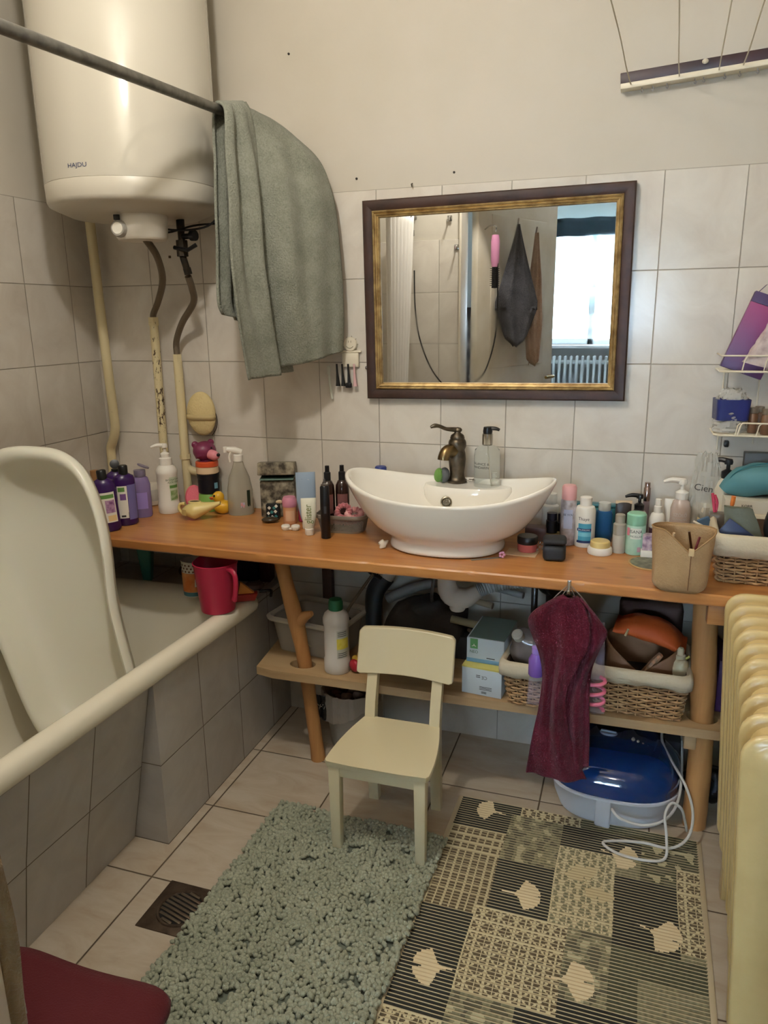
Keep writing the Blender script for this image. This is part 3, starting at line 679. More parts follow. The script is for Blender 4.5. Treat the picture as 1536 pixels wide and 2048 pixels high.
# ---------------------------------------------------------------- plumbing under the basin
greyp = M('drain_grey', (120,118,114), .45); whitepipe = M('drain_white', (196,186,172), .4); darkp = M('drain_dark', (44,48,50), .4)
t = thing('basin_trap', 'white plastic waste trap with ribbed hose under the basin', 'waste pipe', (1.318, -.235, .715))
bm = BM(); lathe(bm, [(.027,0),(.027,-.035),(.023,-.038),(.023,-.06)], 22); tube(bm, [(0,0,-.05),(0,0,-.09),(.012,.004,-.125),(.05,.015,-.135),(.085,.03,-.115)], [.023,.028,.032,.030,.02], 18, smooth=5); lathe(bm, [(0,-.172),(.02,-.172),(.024,-.165),(.024,-.14)], 16, c=(.03,.008,0)); obj('trap_body', bm, whitepipe, t)
bm = BM(); P = catmull([(.085,.03,-.115),(.14,.05,-.095),(.22,.07,-.085),(.30,.09,-.095),(.36,.12,-.11)], 26)
tube(bm, [tuple(p) for p in P], [.019+.0028*(k % 3 == 0) for k in range(len(P))], 14); obj('ribbed_hose', bm, M('ribbed_hose', (168,174,176), .4), t)
t = thing('waste_pipe', 'branching grey and white waste pipe behind the small chair', 'waste pipe', (1.13, -.05, .60))
bm = BM(); tube(bm, [(.10,.0,.045),(.02,-.01,.055),(-.03,-.02,.02),(-.055,-.03,-.03)], [.022,.026,.026,.027], 16, smooth=5); tube(bm, [(-.035,-.025,.005),(-.058,-.031,-.035)], .030, 16); obj('white_elbow', bm, whitepipe, t)
bm = BM(); tube(bm, [(-.052,-.03,-.03),(-.085,-.04,-.085),(-.092,-.04,-.17),(-.09,-.035,-.26)], [.032,.030,.026,.026], 16, smooth=5); obj('dark_elbow', bm, darkp, t)
bm = BM(); tube(bm, [(.16,0,-.03),(.05,-.01,-.06),(-.05,-.02,-.11)], .017, 10, smooth=4); obj('thin_branch', bm, greyp, t)
bm = BM(); tube(bm, [(1.29,-.20,.70),(1.22,-.18,.712),(1.12,-.17,.705),(1.045,-.16,.675),(1.03,-.15,.63),(1.05,-.14,.60),(1.08,-.13,.58)], .0065, 8, smooth=6); tag(obj('supply_hose', bm, M('black_cable')), 'thin black hose looping under the counter to the left of the basin trap', 'hose')
bm = BM(); tube(bm, [(1.29,-.20,.70),(1.27,-.19,.63),(1.255,-.17,.56),(1.24,-.10,.50),(1.23,-.06,.44)], .0055, 8, smooth=6); tag(obj('supply_hose', bm, M('steel_braid', (120,120,122), .35, .8, bump=(500,.5))), 'braided steel hose dropping beside the white trap', 'hose')
bm = BM(); tube(bm, [(1.06,-.15,.60),(1.02,-.17,.54),(.98,-.19,.47),(.97,-.18,.40)], .005, 8, smooth=6); tag(obj('supply_hose', bm, M('braided_hose')), 'thin beige hose running down to the shelf behind the chair', 'hose')
# clutter of tubes and tools on the shelf behind the chair
sub = [('dark_tool_bag', (1.22,-.10,.337), (.13,.07,.10), (40,36,34), 'dark brown cloth tool bag slumped on the shelf behind the chair', 'bag')]
for nm, p, r_, c, lb, ct_ in sub:
    bm = BM(); ell(bm, (0,0,r_[2]*.9), r_, sub=4)
    for v in bm.verts:
        v.co += Vector((1,1,1))*.018*noise.noise(v.co*18); v.co.z = max(v.co.z, 0)
    tag(obj(nm, bm, M('dark_cloth', c, .85, bump=(60,.6), var=(66,58,52)), loc=p), lb, ct_)
rods = [((1.30,-.07,.53),(1.43,-.10,.515),.010,(176,160,132),'tan wooden handle lying in the dark clutter beneath the basin trap'),
        ((1.31,-.14,.475),(1.42,-.15,.465),.012,(150,142,112),'olive tube lying below the tan handle behind the chair'),
        ((1.40,-.05,.560),(1.52,-.08,.552),.010,(160,160,158),'pale grey tube under the ribbed waste hose'),
        ((1.36,-.12,.437),(1.50,-.24,.425),.006,(84,72,60),'brown wooden spoon handle reaching over the top of the white and green carton')]
for a, b, r_, c, lb in rods:
    bm = BM(); tube(bm, [a, b], r_, 10); tag(obj('handle', bm, M('handle_%d' % c[0], c, .5)), lb, 'handle', 'handles in the clutter under the basin')
bm = BM(); box(bm, 1.27, 1.54, -.13, -.02, .337, .415, bev=.006); tag(obj('tool_case', bm, M('tool_case', (38,38,42), .6)), 'low dark case on the shelf under the tubes and handles', 'case')

# ---------------------------------------------------------------- small chair
chp = M('chair_paint', (216,204,168), rough=.30, coat=.25, bump=(30,.08))
t = thing('childs_chair', 'small cream painted wooden chair standing partly on the green rug', 'chair', (1.243, -.55, 0))
def chair():
    # local x: seat right, y: towards the wall
    bm = BM(); N = 26; rg = []
    def side(v): return .139-.030*(v**1.4)+.006*math.sin(v*PI)      # half width from the front (v=0) to the back
    for j in range(N+1):
        v = j/N; y = -.138+.245*v; h = side(v); row = []
        if v < .04: h -= .006*(1-v/.04)
        sag = .004*math.sin(v*PI)
        for x in [-1,-.985,-.5,0,.5,.985,1]: row.append((x*h, y+.006*(x*x-1)*(1 if j == 0 else 0), .283-sag*(1-x*x)-(.003 if abs(x) == 1 else 0)))
        for x in [1,.985,-.985,-1]: row.append((x*h*(.99), y, .268+(.003 if abs(x) == 1 else 0)))
        rg.append(row)
    loft(bm, rg, True, True, True); obj('seat', bm, chp, t, angle=50)
    for s_ in (-1, 1):
        bm = BM(); xa = s_*.114; xb = s_*.114
        hexa(bm, [(xb-.0125,-.130,.018),(xb+.0125,-.130,.018),(xb+.0125,-.105,.018),(xb-.0125,-.105,.018),(xa-.0155,-.134,.269),(xa+.0155,-.134,.269),(xa+.0155,-.103,.269),(xa-.0155,-.103,.269)], bev=.002); obj('leg', bm, chp, t, angle=30)
        # rear leg and back post in one piece
        bm = BM(); xs = s_*.094
        pr = [(.135,.0,.012),(.121,.15,.014),(.113,.27,.0155),(.123,.33,.0145),(.150,.42,.012),(.176,.505,.009)]
        rg = []
        for y, z, h in pr: rg.append([(xs-.0145, y-h, z), (xs+.0145, y-h, z), (xs+.0145, y+h, z), (xs-.0145, y+h, z)])
        loft(bm, rg, True, True, True); obj('leg', bm, chp, t, angle=30)
    bm = BM(); box(bm, -.099, .099, -.128, -.112, .236, .269, bev=.0015); obj('front_rail', bm, chp, t, angle=30)
    for s_ in (-1, 1):
        bm = BM(); hexa(bm, [(s_*.117-.006,-.105,.236),(s_*.117+.006,-.105,.236),(s_*.096+.006,.10,.236),(s_*.096-.006,.10,.236),(s_*.117-.006,-.105,.269),(s_*.117+.006,-.105,.269),(s_*.096+.006,.10,.269),(s_*.096-.006,.10,.269)]); obj('side_rail', bm, chp, t, angle=30)
    bm = BM(); box(bm, -.082, .082, .105, .118, .236, .266, bev=.0015); obj('rear_rail', bm, chp, t, angle=30)
    # backrest: curved board
    bm = BM(); N = 28; fr, bk = [], []
    rg = []
    for i in range(N+1):
        u = i/N; x = -.139+.278*u; cv = .016*(1-(2*u-1)**2)
        e = min(u, 1-u)*.278
        top = .527+.006*math.sin(u*PI)-(max(0, .012-e)**2)/.012*.8; bot = .402+.006*math.sin(u*PI)+(max(0, .010-e)**2)/.010*.6
        lean = lambda z: (z-.40)*.30
        rg.append([(x, .119+cv*.5+lean(bot), bot), (x, .119+cv*.5+lean(top), top), (x, .134+cv*.5+lean(top), top+.001), (x, .134+cv*.5+lean(bot), bot)])
    loft(bm, rg, True, True, True); o = obj('backrest', bm, chp, t, angle=40)
    b = o.modifiers.new('round', 'BEVEL'); b.width = .003; b.segments = 2; b.limit_method = 'ANGLE'
chair()
t.rotation_euler = (0, 0, R(.6))

# ---------------------------------------------------------------- radiator
rp = M('radiator_enamel', (214,190,134), rough=.3, coat=.3, bump=(45,.3), var=(200,174,118), varscale=7)
t = thing('column_radiator', 'cream painted column radiator standing along the right wall', 'radiator', (2.028, 0, 0))
def rr_ring(y, ins, z0=.10, z1=.757, xd=.19, cr=.045, n=6):
    x0, x1, a0, a1 = ins, xd-ins, z0+ins, z1-ins; c = max(cr-ins*.6, .01); pts = []
    for cx, cz, s0 in ((x1-c, a1-c, 0), (x0+c, a1-c, 90), (x0+c, a0+c, 180), (x1-c, a0+c, 270)):
        for k in range(n+1):
            a = R(s0+90*k/n); pts.append((cx+c*math.cos(a)+(z1-cz-c*math.sin(a))*.062, y, cz+c*math.sin(a)))
    return pts
def rad_section(end=False):
    bm = BM(); p = [(-.0355,.022),(-.022,.018),(-.0115,.016),(-.0095,.012),(-.0078,.004),(-.0045,.001),(0,0),(.0045,.001),(.0078,.004),(.0095,.012),(.0115,.016),(.022,.018),(.0355,.022)]
    if end: p = [(-.014,.085), (-.0165,.060), (-.0175,.034), (-.0155,.020)]+p[2:]
    loft(bm, [rr_ring(y, i) for y, i in p], True, True, True); return bm
ys = [-.462-.0710*k for k in range(10)]
xs_ = [.0,-.001,-.002,-.005,-.008,-.012,-.018,-.024,-.034,-.040]
base = obj('radiator_section', rad_section(), rp, t, angle=50, loc=(0, ys[0], 0))
for y, xo in list(zip(ys, xs_))[1:-1]:
    c = base.copy(); COL.objects.link(c); c.location = (xo, y, 0)
obj('radiator_section', rad_section(True), rp, t, angle=50, loc=(xs_[-1], ys[-1], 0))
for y in (ys[1], ys[-2]):
    bm = BM(); box(bm, .05, .14, y-.02, y+.02, 0, .12, bev=.004); obj('radiator_foot', bm, rp, t)
bm = BM(); box(bm, .185, .246, ys[2]-.02, ys[2]+.02, .55, .58, bev=.003); obj('radiator_bracket', bm, rp, t)

# ---------------------------------------------------------------- clothes airer rail on the back wall
t = thing('airer_rail', 'dark wooden wall rail with a cream strip and eyelets holding washing lines, upper right', 'clothes airer', (1.712, 0, 1.955), rot=(0, R(-3.6), 0))
bm = BM(); box(bm, 0, .50, -.022, .006, -.006, .020, bev=.0015); obj('rail_board', bm, M('rail_dark', (62,40,42), .45, var=(48,32,34)), t, angle=30)
bm = BM(); box(bm, 0, .50, -.030, .006, -.020, -.0065, bev=.002); obj('cream_strip', bm, M('strip_cream', (222,214,192), .4), t, angle=30)
for k, x in enumerate((.052, .078, .112, .178, .198, .246, .28, .32)):
    bm = BM(); tube(bm, [(x,-.016,-.018),(x,-.016,-.024),(x+.003,-.016,-.028),(x,-.016,-.032),(x-.003,-.016,-.028)], .0012, 6, smooth=3); obj('eyelet', bm, M('steel', (150,150,150), .3, 1), t)
bm = BM(); ell(bm, (.20,-.028,.012), (.008,.006,.006), sub=2); obj('line_knot', bm, M('line_cream', (205,198,180), .7), t)
lines = [((1.738,-.03,1.945),[(1.728,-.14,1.955),(1.716,-.30,1.975),(1.69,-.55,2.02),(1.66,-.95,2.12),(1.62,YF+.004,2.30)]),
         ((1.853,-.03,1.952),[(1.846,-.14,1.96),(1.838,-.30,1.985),(1.825,-.55,2.03),(1.81,-.95,2.13),(1.79,YF+.004,2.30)]),
         ((1.944,-.03,1.957),[(1.940,-.14,1.964),(1.936,-.30,1.985),(1.93,-.55,2.03),(1.925,-.95,2.12),(1.92,YF+.004,2.30)]),
         ((1.998,-.03,1.962),[(1.998,-.14,1.966),(1.997,-.30,1.985),(1.997,-.55,2.02),(1.999,-.95,2.12),(2.005,YF+.004,2.30)])]
nm4 = ['leftmost', 'second from the left', 'second from the right', 'rightmost']
for (a, rest), q in zip(lines, nm4):
    bm = BM(); tube(bm, [a]+rest, .0016, 6, smooth=6); tag(obj('washing_line', bm, M('line_cream')), 'thin cream washing line on the wall rail, %s' % q, 'washing line', 'washing lines of the airer')

# ---------------------------------------------------------------- floor drain
t = thing('floor_drain', 'square metal floor drain with a slotted round grate, half under the green rug', 'drain', (.842, -.972, 0))
dm = M('drain_metal', (104,88,74), .45, .7, bump=(60,.4), var=(74,62,54), varscale=25)
bm = BM(); box(bm, -.076, .076, -.076, .076, -.004, .0030, bev=.001); lathe(bm, [(.050,.003),(.052,.0062),(.057,.0062),(.059,.003)], 40); obj('drain_plate', bm, dm, t, angle=30)
bm = BM(); lathe(bm, [(0,.0034),(.050,.0034)], 40)
obj('grate_well', bm, M('drain_black', (14,12,11), .7), t)
bm = BM()
for k in range(-4, 5):
    y = .0115*k; h = math.sqrt(max(0, .049**2-y*y)); box(bm, -h, h, y-.0036, y+.0036, .0030, .0060, bev=.001)
obj('grate', bm, M('grate_steel', (150,138,122), .3, .9), t, rot=(0, 0, R(-14)))
# ================================================================== things on the counter
CZ = .7455
def rp_(pr, dz=0): return [(r, z+dz) for r, z in pr]
def bottle(name, label, cat, x, y, body, bm_, z=CZ, cap=None, capm=None, capn='cap', rz=None, sx=1.0, sy=1.0, sq=0.0, labs=(), txts=(), tilt=(0,0), group=None, seg=30):
    t = thing(name, label, cat, (x, y, z), rot=(tilt[0], tilt[1], face(x, y) if rz is None else rz), group=group)
    bm = BM(); lathe(bm, body, seg, sx=sx, sy=sy, sq=sq); obj('bottle_body' if cat == 'bottle' else 'body', bm, bm_, t)
    if cap: bm = BM(); lathe(bm, cap, 22); obj(capn, bm, capm, t)
    for (r, a0, a1, z0, z1, m_) in labs:
        bm = BM(); band(bm, r, a0, a1, z0, z1, 12, sx, sy); obj('label_patch', bm, m_, t)
    for (s_, sz, zz, an, r, m_, vert) in txts: text('lettering', s_, sz, m_, t, loc=(0,0,zz), wrap=(r*(sx+sy)/2+.0002, an), vert=vert)
    return t
def pump(t, z, m_, s=1.0, ang=0.0, dy=0.0, down=0):
    bm = BM(); lathe(bm, [(.013*s,z-.004),(.014*s,z+.012*s),(.008*s,z+.016*s),(.0045*s,z+.018*s),(.0045*s,z+.032*s)], 20)
    ca, sa = math.cos(ang), math.sin(ang)
    lathe(bm, [(0,z+.030*s),(.009*s,z+.030*s),(.010*s,z+.036*s),(.008*s,z+.042*s),(0,z+.043*s)], 16)
    tube(bm, [(0,0,z+.037*s),(.022*s*ca,.022*s*sa,z+.039*s),(.040*s*ca,.040*s*sa,z+.034*s-down)], [.0065*s,.006*s,.0035*s], 8, smooth=3)
    obj('pump_head', bm, m_, t)
def cyl(r, h, e=.003): return [(0,0),(r-e,0),(r,e),(r,h-e),(r-e,h),(0,h)]
purple = M('purple_plastic', (54,22,84), .25); lilac = M('lilac_clear', (168,150,205), .2, trans=.55, ior=1.2); labw = M('label_white', (226,222,210), .5)
green = M('label_green', (96,140,70), .5); violet = M('label_violet', (120,84,140), .5); yell = M('label_yellow', (220,196,90), .5); navy = M('navy_ink'); pinkm = M('soft_pink', (226,150,160), .4)

# far left group
t = thing('toiletry_box', 'small tan cardboard-coloured bottle hidden behind the purple shower gels', 'bottle', (.172, -.30, CZ))
bm = BM(); lathe(bm, [(0,0),(.026,0),(.027,.10),(.020,.13),(.012,.135)], 22, sq=1); obj('bottle_body', bm, M('tan_box', (176,140,98), .5), t)
bm = BM(); lathe(bm, [(.013,.133),(.014,.17),(0,.172)], 16); obj('cap', bm, M('tan_cap', (150,110,70), .5), t)
gel = [(0,0),(.028,0),(.034,.006),(.034,.145),(.030,.158),(.016,.166),(.014,.168)]
gelcap = [(0.0145,.160),(.0145,.190),(.012,.193),(0,.193)]
t = bottle('shower_gel', 'dark purple shower gel bottle with white flower label, nearest the upright baby bath', 'bottle', .274, -.378, gel, purple, cap=gelcap, capm=blackp, sy=.68, tilt=(0, R(-3)),
   labs=[(.0345,-50,50,.030,.125,labw),(.0347,-42,44,.106,.118,green),(.0347,-5,44,.060,.100,M('flower_mauve',(196,160,190),.5,var=(120,70,120),varscale=60)),(.0347,0,44,.034,.052,M('label_peach',(226,196,140),.5))])
text('lettering', 'Shower Gel', .0165, ink, t, loc=(0,0,.070), wrap=(.0350,-40,.68), vert=True)
t = bottle('shower_gel', 'second purple shower gel bottle, just behind and right of the front one', 'bottle', .283, -.302, gel, purple, cap=gelcap, capm=blackp, sy=.68, rz=face(.283,-.302)+.25,
   labs=[(.0345,-55,0,.026,.130,labw),(.0347,-50,-12,.112,.126,green),(.0345,2,60,.02,.132,M('label_lavender',(110,104,160),.5)),(.0347,-40,-8,.085,.105,violet),(.0347,-40,-16,.030,.036,ink)])
for z in range(6): 
    bm = BM(); band(bm, .0348, -8, -2, .030+z*.003, .0315+z*.003, 2); obj('barcode_line', bm, ink, t)
t = bottle('shower_gel', 'third purple bottle with open black flip cap, partly hidden behind the two gels', 'bottle', .222, -.262, [(r*.9, z*.98) for r, z in gel], purple, sy=.7)
bm = BM(); lathe(bm, [(.012,.155),(.012,.170),(0,.171)], 16); lathe(bm, [(.0,-.004),(.014,-.004),(.015,.004),(0,.006)], 18, mtx=Matrix.Translation((0,-.006,.186)) @ Matrix.Rotation(R(70), 4, 'X')); obj('flip_cap', bm, blackp, t)
t = bottle('lilac_bottle', 'translucent lilac bottle with its round grey flip lid standing open', 'bottle', .272, -.205, [(0,0),(.027,0),(.030,.006),(.030,.11),(.024,.132),(.016,.138)], lilac, sy=.7,
   labs=[(.0304,-35,35,.03,.085,M('lilac_label',(150,130,196),.45))], )
bm = BM(); lathe(bm, [(.016,.136),(.019,.140),(.019,.158),(0,.160)], 20); lathe(bm, [(0,-.002),(.019,-.002),(.020,.002),(0,.004)], 22, mtx=Matrix.Translation((.013,.004,.169)) @ Matrix.Rotation(R(24), 4, 'Y')); obj('flip_cap', bm, M('lilac_cap', (150,142,168), .3, trans=.4), t)
t = thing('cotton_roll', 'small white roll of cotton pads behind the lilac bottle', 'roll', (.205, -.055, CZ)); bm = BM(); lathe(bm, [(0,0),(.024,.002),(.027,.01),(.027,.07),(.022,.078),(0,.08)], 24); obj('pads', bm, M('cotton', (214,206,190), .95, bump=(120,.5)), t)
bm = BM(); lathe(bm, [(.0275,.018),(.0275,.058)], 24); obj('wrapper', bm, M('clear_wrap', (226,224,214), .3, alpha=.6), t)
# white pump
t = bottle('pump_bottle', 'tall white pump bottle with a green leafy label, spout pointing left', 'bottle', .322, -.128, [(0,0),(.034,0),(.036,.004),(.036,.032),(.034,.036),(.034,.130),(.036,.136),(.035,.146),(.028,.158),(.021,.163),(.021,.186),(.014,.190)], whitep,
   labs=[(.0346,10,62,.045,.125,M('label_green_pale',(196,206,180),.5)),(.0348,10,62,.088,.098,green),(.0348,14,60,.048,.080,M('leaf_green',(120,150,90),.5,var=(190,200,160),varscale=70))],
   txts=[('BIO-NATURAL\nALOE VERA', .0085, .112, 36, .0348, M('dark_green_ink',(50,84,50),.5), False)])
pump(t, .188, whitep, 1.1, ang=R(188))
# pink oval soap dish / sponge
t = thing('pink_brush', 'oval pink plastic massage brush leaning behind the yellow nose pot', 'brush', (.392, -.085, CZ), rot=(R(-14), 0, face(.39,-.08)-.1)); bm = BM(); lathe(bm, [(0,-.008),(.025,-.007),(.030,0),(.025,.007),(0,.009)], 28, sy=1.45, mtx=Matrix.Translation((0,0,.043)) @ Matrix.Rotation(R(90), 4, 'X')); obj('pad', bm, M('hot_pink', (226,108,124), .45, bump=(300,.3)), t)
bm = BM(); lathe(bm, [(0,0),(.016,0),(.018,.006),(0,.008)], 18, sx=1.2); obj('foot', bm, M('hot_pink'), t)
# nose rinsing pot
t = thing('nose_rinse_pot', 'pale yellow ceramic nose-rinsing pot with long spout pointing right', 'pot', (.458, -.190, CZ), rotz=R(12))
bm = BM(); rg = []
for k in range(25):
    u = k/24; x = -.040+.130*u
    r = .034*math.sin(min(1, u/.42)*PI/2)**.6 if u < .35 else .034*(1-((u-.35)/.65))**1.15*.80+.0068
    if u < .02: r = .004
    zc = .030+ (0 if u < .35 else .026*((u-.35)/.65)**1.2)
    rg.append([(x, r*1.05*math.cos(2*PI*j/24), max(0.0, zc+r*.88*math.sin(2*PI*j/24))) for j in range(24)])
loft(bm, rg, True, True, False); pot = obj('pot_body', bm, M('pale_yellow_glaze', (226,206,138), .2, coat=.4), t, angle=60)
bm = BM(); lathe(bm, [(0,.0595),(.014,.0595),(.016,.0615),(.018,.0605),(.019,.056)], 24, c=(.004,0,0), sx=1.2, sy=.8); obj('fill_rim', bm, M('pale_yellow_glaze'), t)
bm = BM(); lathe(bm, [(0,.0600),(.0145,.0602)], 20, c=(.004,0,0), sx=1.2, sy=.8); obj('fill_hole', bm, M('dark_hollow', (60,40,22), .8), t)
bm = BM(); tube(bm, [(-.030,0,.052),(-.046,0,.050),(-.050,0,.032),(-.036,0,.016)], .005, 10, smooth=4); obj('handle', bm, M('pale_yellow_glaze'), t)
bm = BM(); band(bm, .0375, -50, -15, .020, .040, 8); obj('printed_mark', bm, M('faint_print', (200,176,110), .4), t, loc=(-.004,0,0))
# stacked tower
def stk(name, label, cat, x, y, z, r, h, m_, lid=None): 
    t = thing(name, label, cat, (x, y, z), rotz=face(x, y)); bm = BM(); lathe(bm, cyl(r, h), 32); obj('body', bm, m_, t); return t
tx, ty = .438, -.060
t = thing('stacking_cup', 'green plastic cup upside down at the foot of the stacked jars', 'cup', (tx, ty, CZ)); bm = BM(); lathe(bm, [(0,.060),(.032,.060),(.035,.056),(.039,0),(.037,0),(.033,.052)], 32); obj('cup_body', bm, M('leaf_plastic', (128,176,84), .35), t)
bm = BM(); lathe(bm, [(.0392,.001),(.0405,.003),(.0405,.008),(.0388,.009)], 32); obj('cup_rim', bm, M('leaf_plastic'), t)
t = stk('black_jar', 'tall black jar standing on the green cup in the stack', 'jar', tx+.002, ty, CZ+.0605, .037, .066, M('near_black', (20,20,30), .3))
bm = BM(); lathe(bm, [(.0376,.050),(.0385,.052),(.0385,.066),(.036,.0665)], 32); obj('jar_lid', bm, M('near_black'), t)
bm = BM(); band(bm, .0373, 28, 50, .018, .038, 6); obj('label_patch', bm, M('label_blue',(120,170,190),.5), t)
t = stk('cream_jar', 'orange-lidded cosmetic jar with a cream label band, second from the top of the stack', 'jar', tx, ty, CZ+.127, .0375, .026, M('cream_band', (222,196,160), .45))
bm = BM(); lathe(bm, [(0,.043),(.035,.043),(.038,.040),(.0385,.026),(.036,.0255)], 36); obj('jar_lid', bm, M('orange_lid', (206,84,44), .4), t)

t = thing('bear_bath_toy', 'plum-coloured bear head bath toy with a pink snout on top of the stack', 'toy', (tx-.004, ty, CZ+.1705), rotz=face(tx,ty)+.35)
bm = BM(); ell(bm, (0,.004,.033), (.040,.034,.033)); ell(bm, (-.030,.010,.056), (.012,.009,.012)); ell(bm, (.026,.010,.058), (.012,.009,.012)); lathe(bm, [(0,0),(.028,0),(.034,.01),(.034,.02)], 24)
remesh(obj('head', bm, M('plum_rubber', (120,42,78), .45, coat=.2), t), .0022)
bm = BM(); tube(bm, [(.010,-.022,.024),(.018,-.038,.020),(.022,-.046,.020)], [.017,.0165,.012], 16, smooth=3); ell(bm, (.022,-.045,.020), (.012,.010,.012), sub=2); obj('snout', bm, M('snout_pink', (222,140,150), .45), t)
bm = BM(); ell(bm, (.025,-.055,.024), (.0065,.005,.006), sub=2); obj('nose', bm, blackp, t)
bm = BM(); ell(bm, (.012,-.030,.046), (.003,.003,.004), sub=2); obj('eye', bm, blackp, t)
# bath sponge hanging on the elbow pipe
t = thing('bath_sponge', 'oval pale yellow bath sponge with a strap hanging on the tiles beside the elbow pipe', 'sponge', (.412, -.004, 1.070))
bm = BM(); ell(bm, (0,-.026,0), (.054,.024,.074), sub=4)
for v in bm.verts: v.co += v.normal*0; v.co.z *= 1+.05*(v.co.x/.05); v.co.y = min(v.co.y, -.003)
obj('sponge_pad', bm, M('sponge_yellow', (212,192,140), .9, bump=(160,.7)), t)
bm = BM(); grid(bm, lambda u, v: (-.0545+.109*u, -.0275-.0245*math.sqrt(max(0, 1-(2*u-1)**2))-.001, -.018+.016*v), 24, 1); solidify(obj('strap', bm, M('strap_tan', (196,176,128), .85), t), .002)
bm = BM(); tube(bm, [(.046,-.026,.02),(.056,-.022,-.01),(.052,-.02,-.045),(.03,-.015,-.074)], .0012, 6, smooth=4); obj('cord', bm, M('black_cable'), t)
# duck
def duck(name, label, x, y, z, s, rz, body, beak, extra=None):
    t = thing(name, label, 'toy', (x, y, z), rotz=rz)
    bm = BM(); ell(bm, (0,0,.024*s), (.032*s,.025*s,.024*s)); ell(bm, (-.026*s,0,.034*s), (.014*s,.012*s,.012*s), (0,R(-35),0)); ell(bm, (.014*s,0,.060*s), (.020*s,.019*s,.020*s)); tube(bm, [(.006*s,0,.030*s),(.012*s,0,.055*s)], [.018*s,.014*s], 14)
    remesh(obj('duck_body', bm, body, t), .0020*s)
    bm = BM(); ell(bm, (.035*s,0,.058*s), (.010*s,.009*s,.0035*s), sub=2); ell(bm, (.034*s,0,.053*s), (.008*s,.008*s,.003*s), sub=2); obj('beak', bm, beak, t)
    for q in (-1, 1): bm = BM(); ell(bm, (.027*s,q*.013*s,.066*s), (.0035*s,.003*s,.0045*s), sub=2); obj('eye', bm, blackp, t)
    return t
duck('rubber_duck', 'yellow rubber duck on the counter between the nose pot and the spray bottle', .513, -.100, CZ, .98, R(-150), M('duck_yellow', (222,172,48), .35), M('duck_beak', (206,96,40), .4))
# clear spray bottle
t = bottle('spray_bottle', 'clear trigger spray bottle with faint label, left of the patterned box', 'bottle', .572, -.085, [(0,0),(.040,0),(.044,.006),(.042,.08),(.034,.125),(.020,.160),(.015,.178),(.014,.186)], M('frosted_plastic', (226,224,212), .25, trans=.7, ior=1.12), sy=.72,
   labs=[(.0432,30,48,.03,.085,M('black_swoosh',(30,44,30),.5)),(.0432,0,18,.022,.045,M('dots_red',(150,160,190),.5,var=(200,120,110),varscale=80))], rz=face(.572,-.085))
bm = BM(); lathe(bm, [(.016,.180),(.016,.200),(.012,.204)], 20); tube(bm, [(.012,0,.208),(-.010,0,.216),(-.036,0,.220)], [.011,.012,.009], 10); box(bm, -.046,-.034,-.008,.008,.210,.229,bev=.002); obj('spray_head', bm, whitep, t)
bm = BM(); tube(bm, [(-.020,0,.214),(-.028,0,.195),(-.026,0,.178)], [.006,.005,.005], 8, smooth=3, flat=1.6); obj('trigger', bm, whitep, t)
# patterned box with tilted lid
leafp = M('leaf_pattern', (62,56,46), .6, var=(168,160,138), varscale=55)
t = thing('patterned_box', 'dark leaf-patterned keepsake box with its lid raised and teal inside', 'box', (.702, -.062, CZ), rotz=R(20)); t.scale = (1.16, 1.0, 1.22)
bm = BM(); box(bm, -.048,.048,-.030,.030,0,.098,bev=.002); obj('box_body', bm, leafp, t, angle=30)
bm = BM(); box(bm, -.046,.046,-.0325,-.030,.012,.046,bev=.001); obj('drawer', bm, leafp, t, angle=30)
bm = BM(); ell(bm, (.004,-.033,.042), (.010,.003,.006), sub=2); obj('drawer_tab', bm, M('cream_band'), t)
bm = BM(); hexa(bm, [(-.047,-.040,.103),(.047,-.040,.103),(.047,.030,.103),(-.047,.030,.103),(-.047,-.040,.106),(.047,-.040,.106),(.047,.030,.106),(-.047,.030,.106)]); obj('inner_tray', bm, M('teal_lining', (110,140,130), .6), t, angle=30)
bm = BM(); hexa(bm, [(-.052,-.046,.118),(.052,-.046,.118),(.052,.034,.104),(-.052,.034,.104),(-.050,-.046,.152),(.050,-.046,.152),(.052,.034,.142),(-.052,.034,.142)], bev=.002); obj('lid', bm, leafp, t, angle=30)
bm = BM(); box(bm, .053,.056,-.020,.030,.085,.120,bev=.0008); obj('card_edge', bm, M('label_white'), t, rot=(0, R(8), 0))
t = thing('argyle_box', 'tiny black, white and teal diamond-patterned box in front of the leaf box', 'box', (.708, -.118, CZ), rotz=R(14))
bm = BM(); box(bm, -.021,.021,-.012,.012,0,.050,bev=.001); obj('box_body', bm, M('argyle_black', (20,24,28), .5), t, angle=30)
def dia(bm, cx, cz, r): f = [bm.verts.new(q) for q in ((cx, -.0124, cz-r), (cx+r, -.0124, cz), (cx, -.0124, cz+r), (cx-r, -.0124, cz))]; bm.faces.new(f)
bm = BM(); [dia(bm, x, z, .0062) for x, z in ((-.010,.040),(-.013,.022),(.010,.028),(-.001,.010),(.013,.046))]; obj('white_diamonds', bm, labw, t, smooth=False)
bm = BM(); [dia(bm, x, z, .0062) for x, z in ((-.002,.026),(.006,.040),(.011,.012),(-.013,.008))]; obj('teal_diamonds', bm, M('teal_ink', (60,130,130), .5), t, smooth=False)
t = thing('soap_stone', 'flat dark brown polished soap stone lying before the diamond-patterned box', 'stone', (.716, -.158, CZ), rotz=.4); bm = BM(); ell(bm, (0,0,.009), (.028,.019,.009)); obj('stone', bm, M('dark_stone', (62,52,38), .25), t)
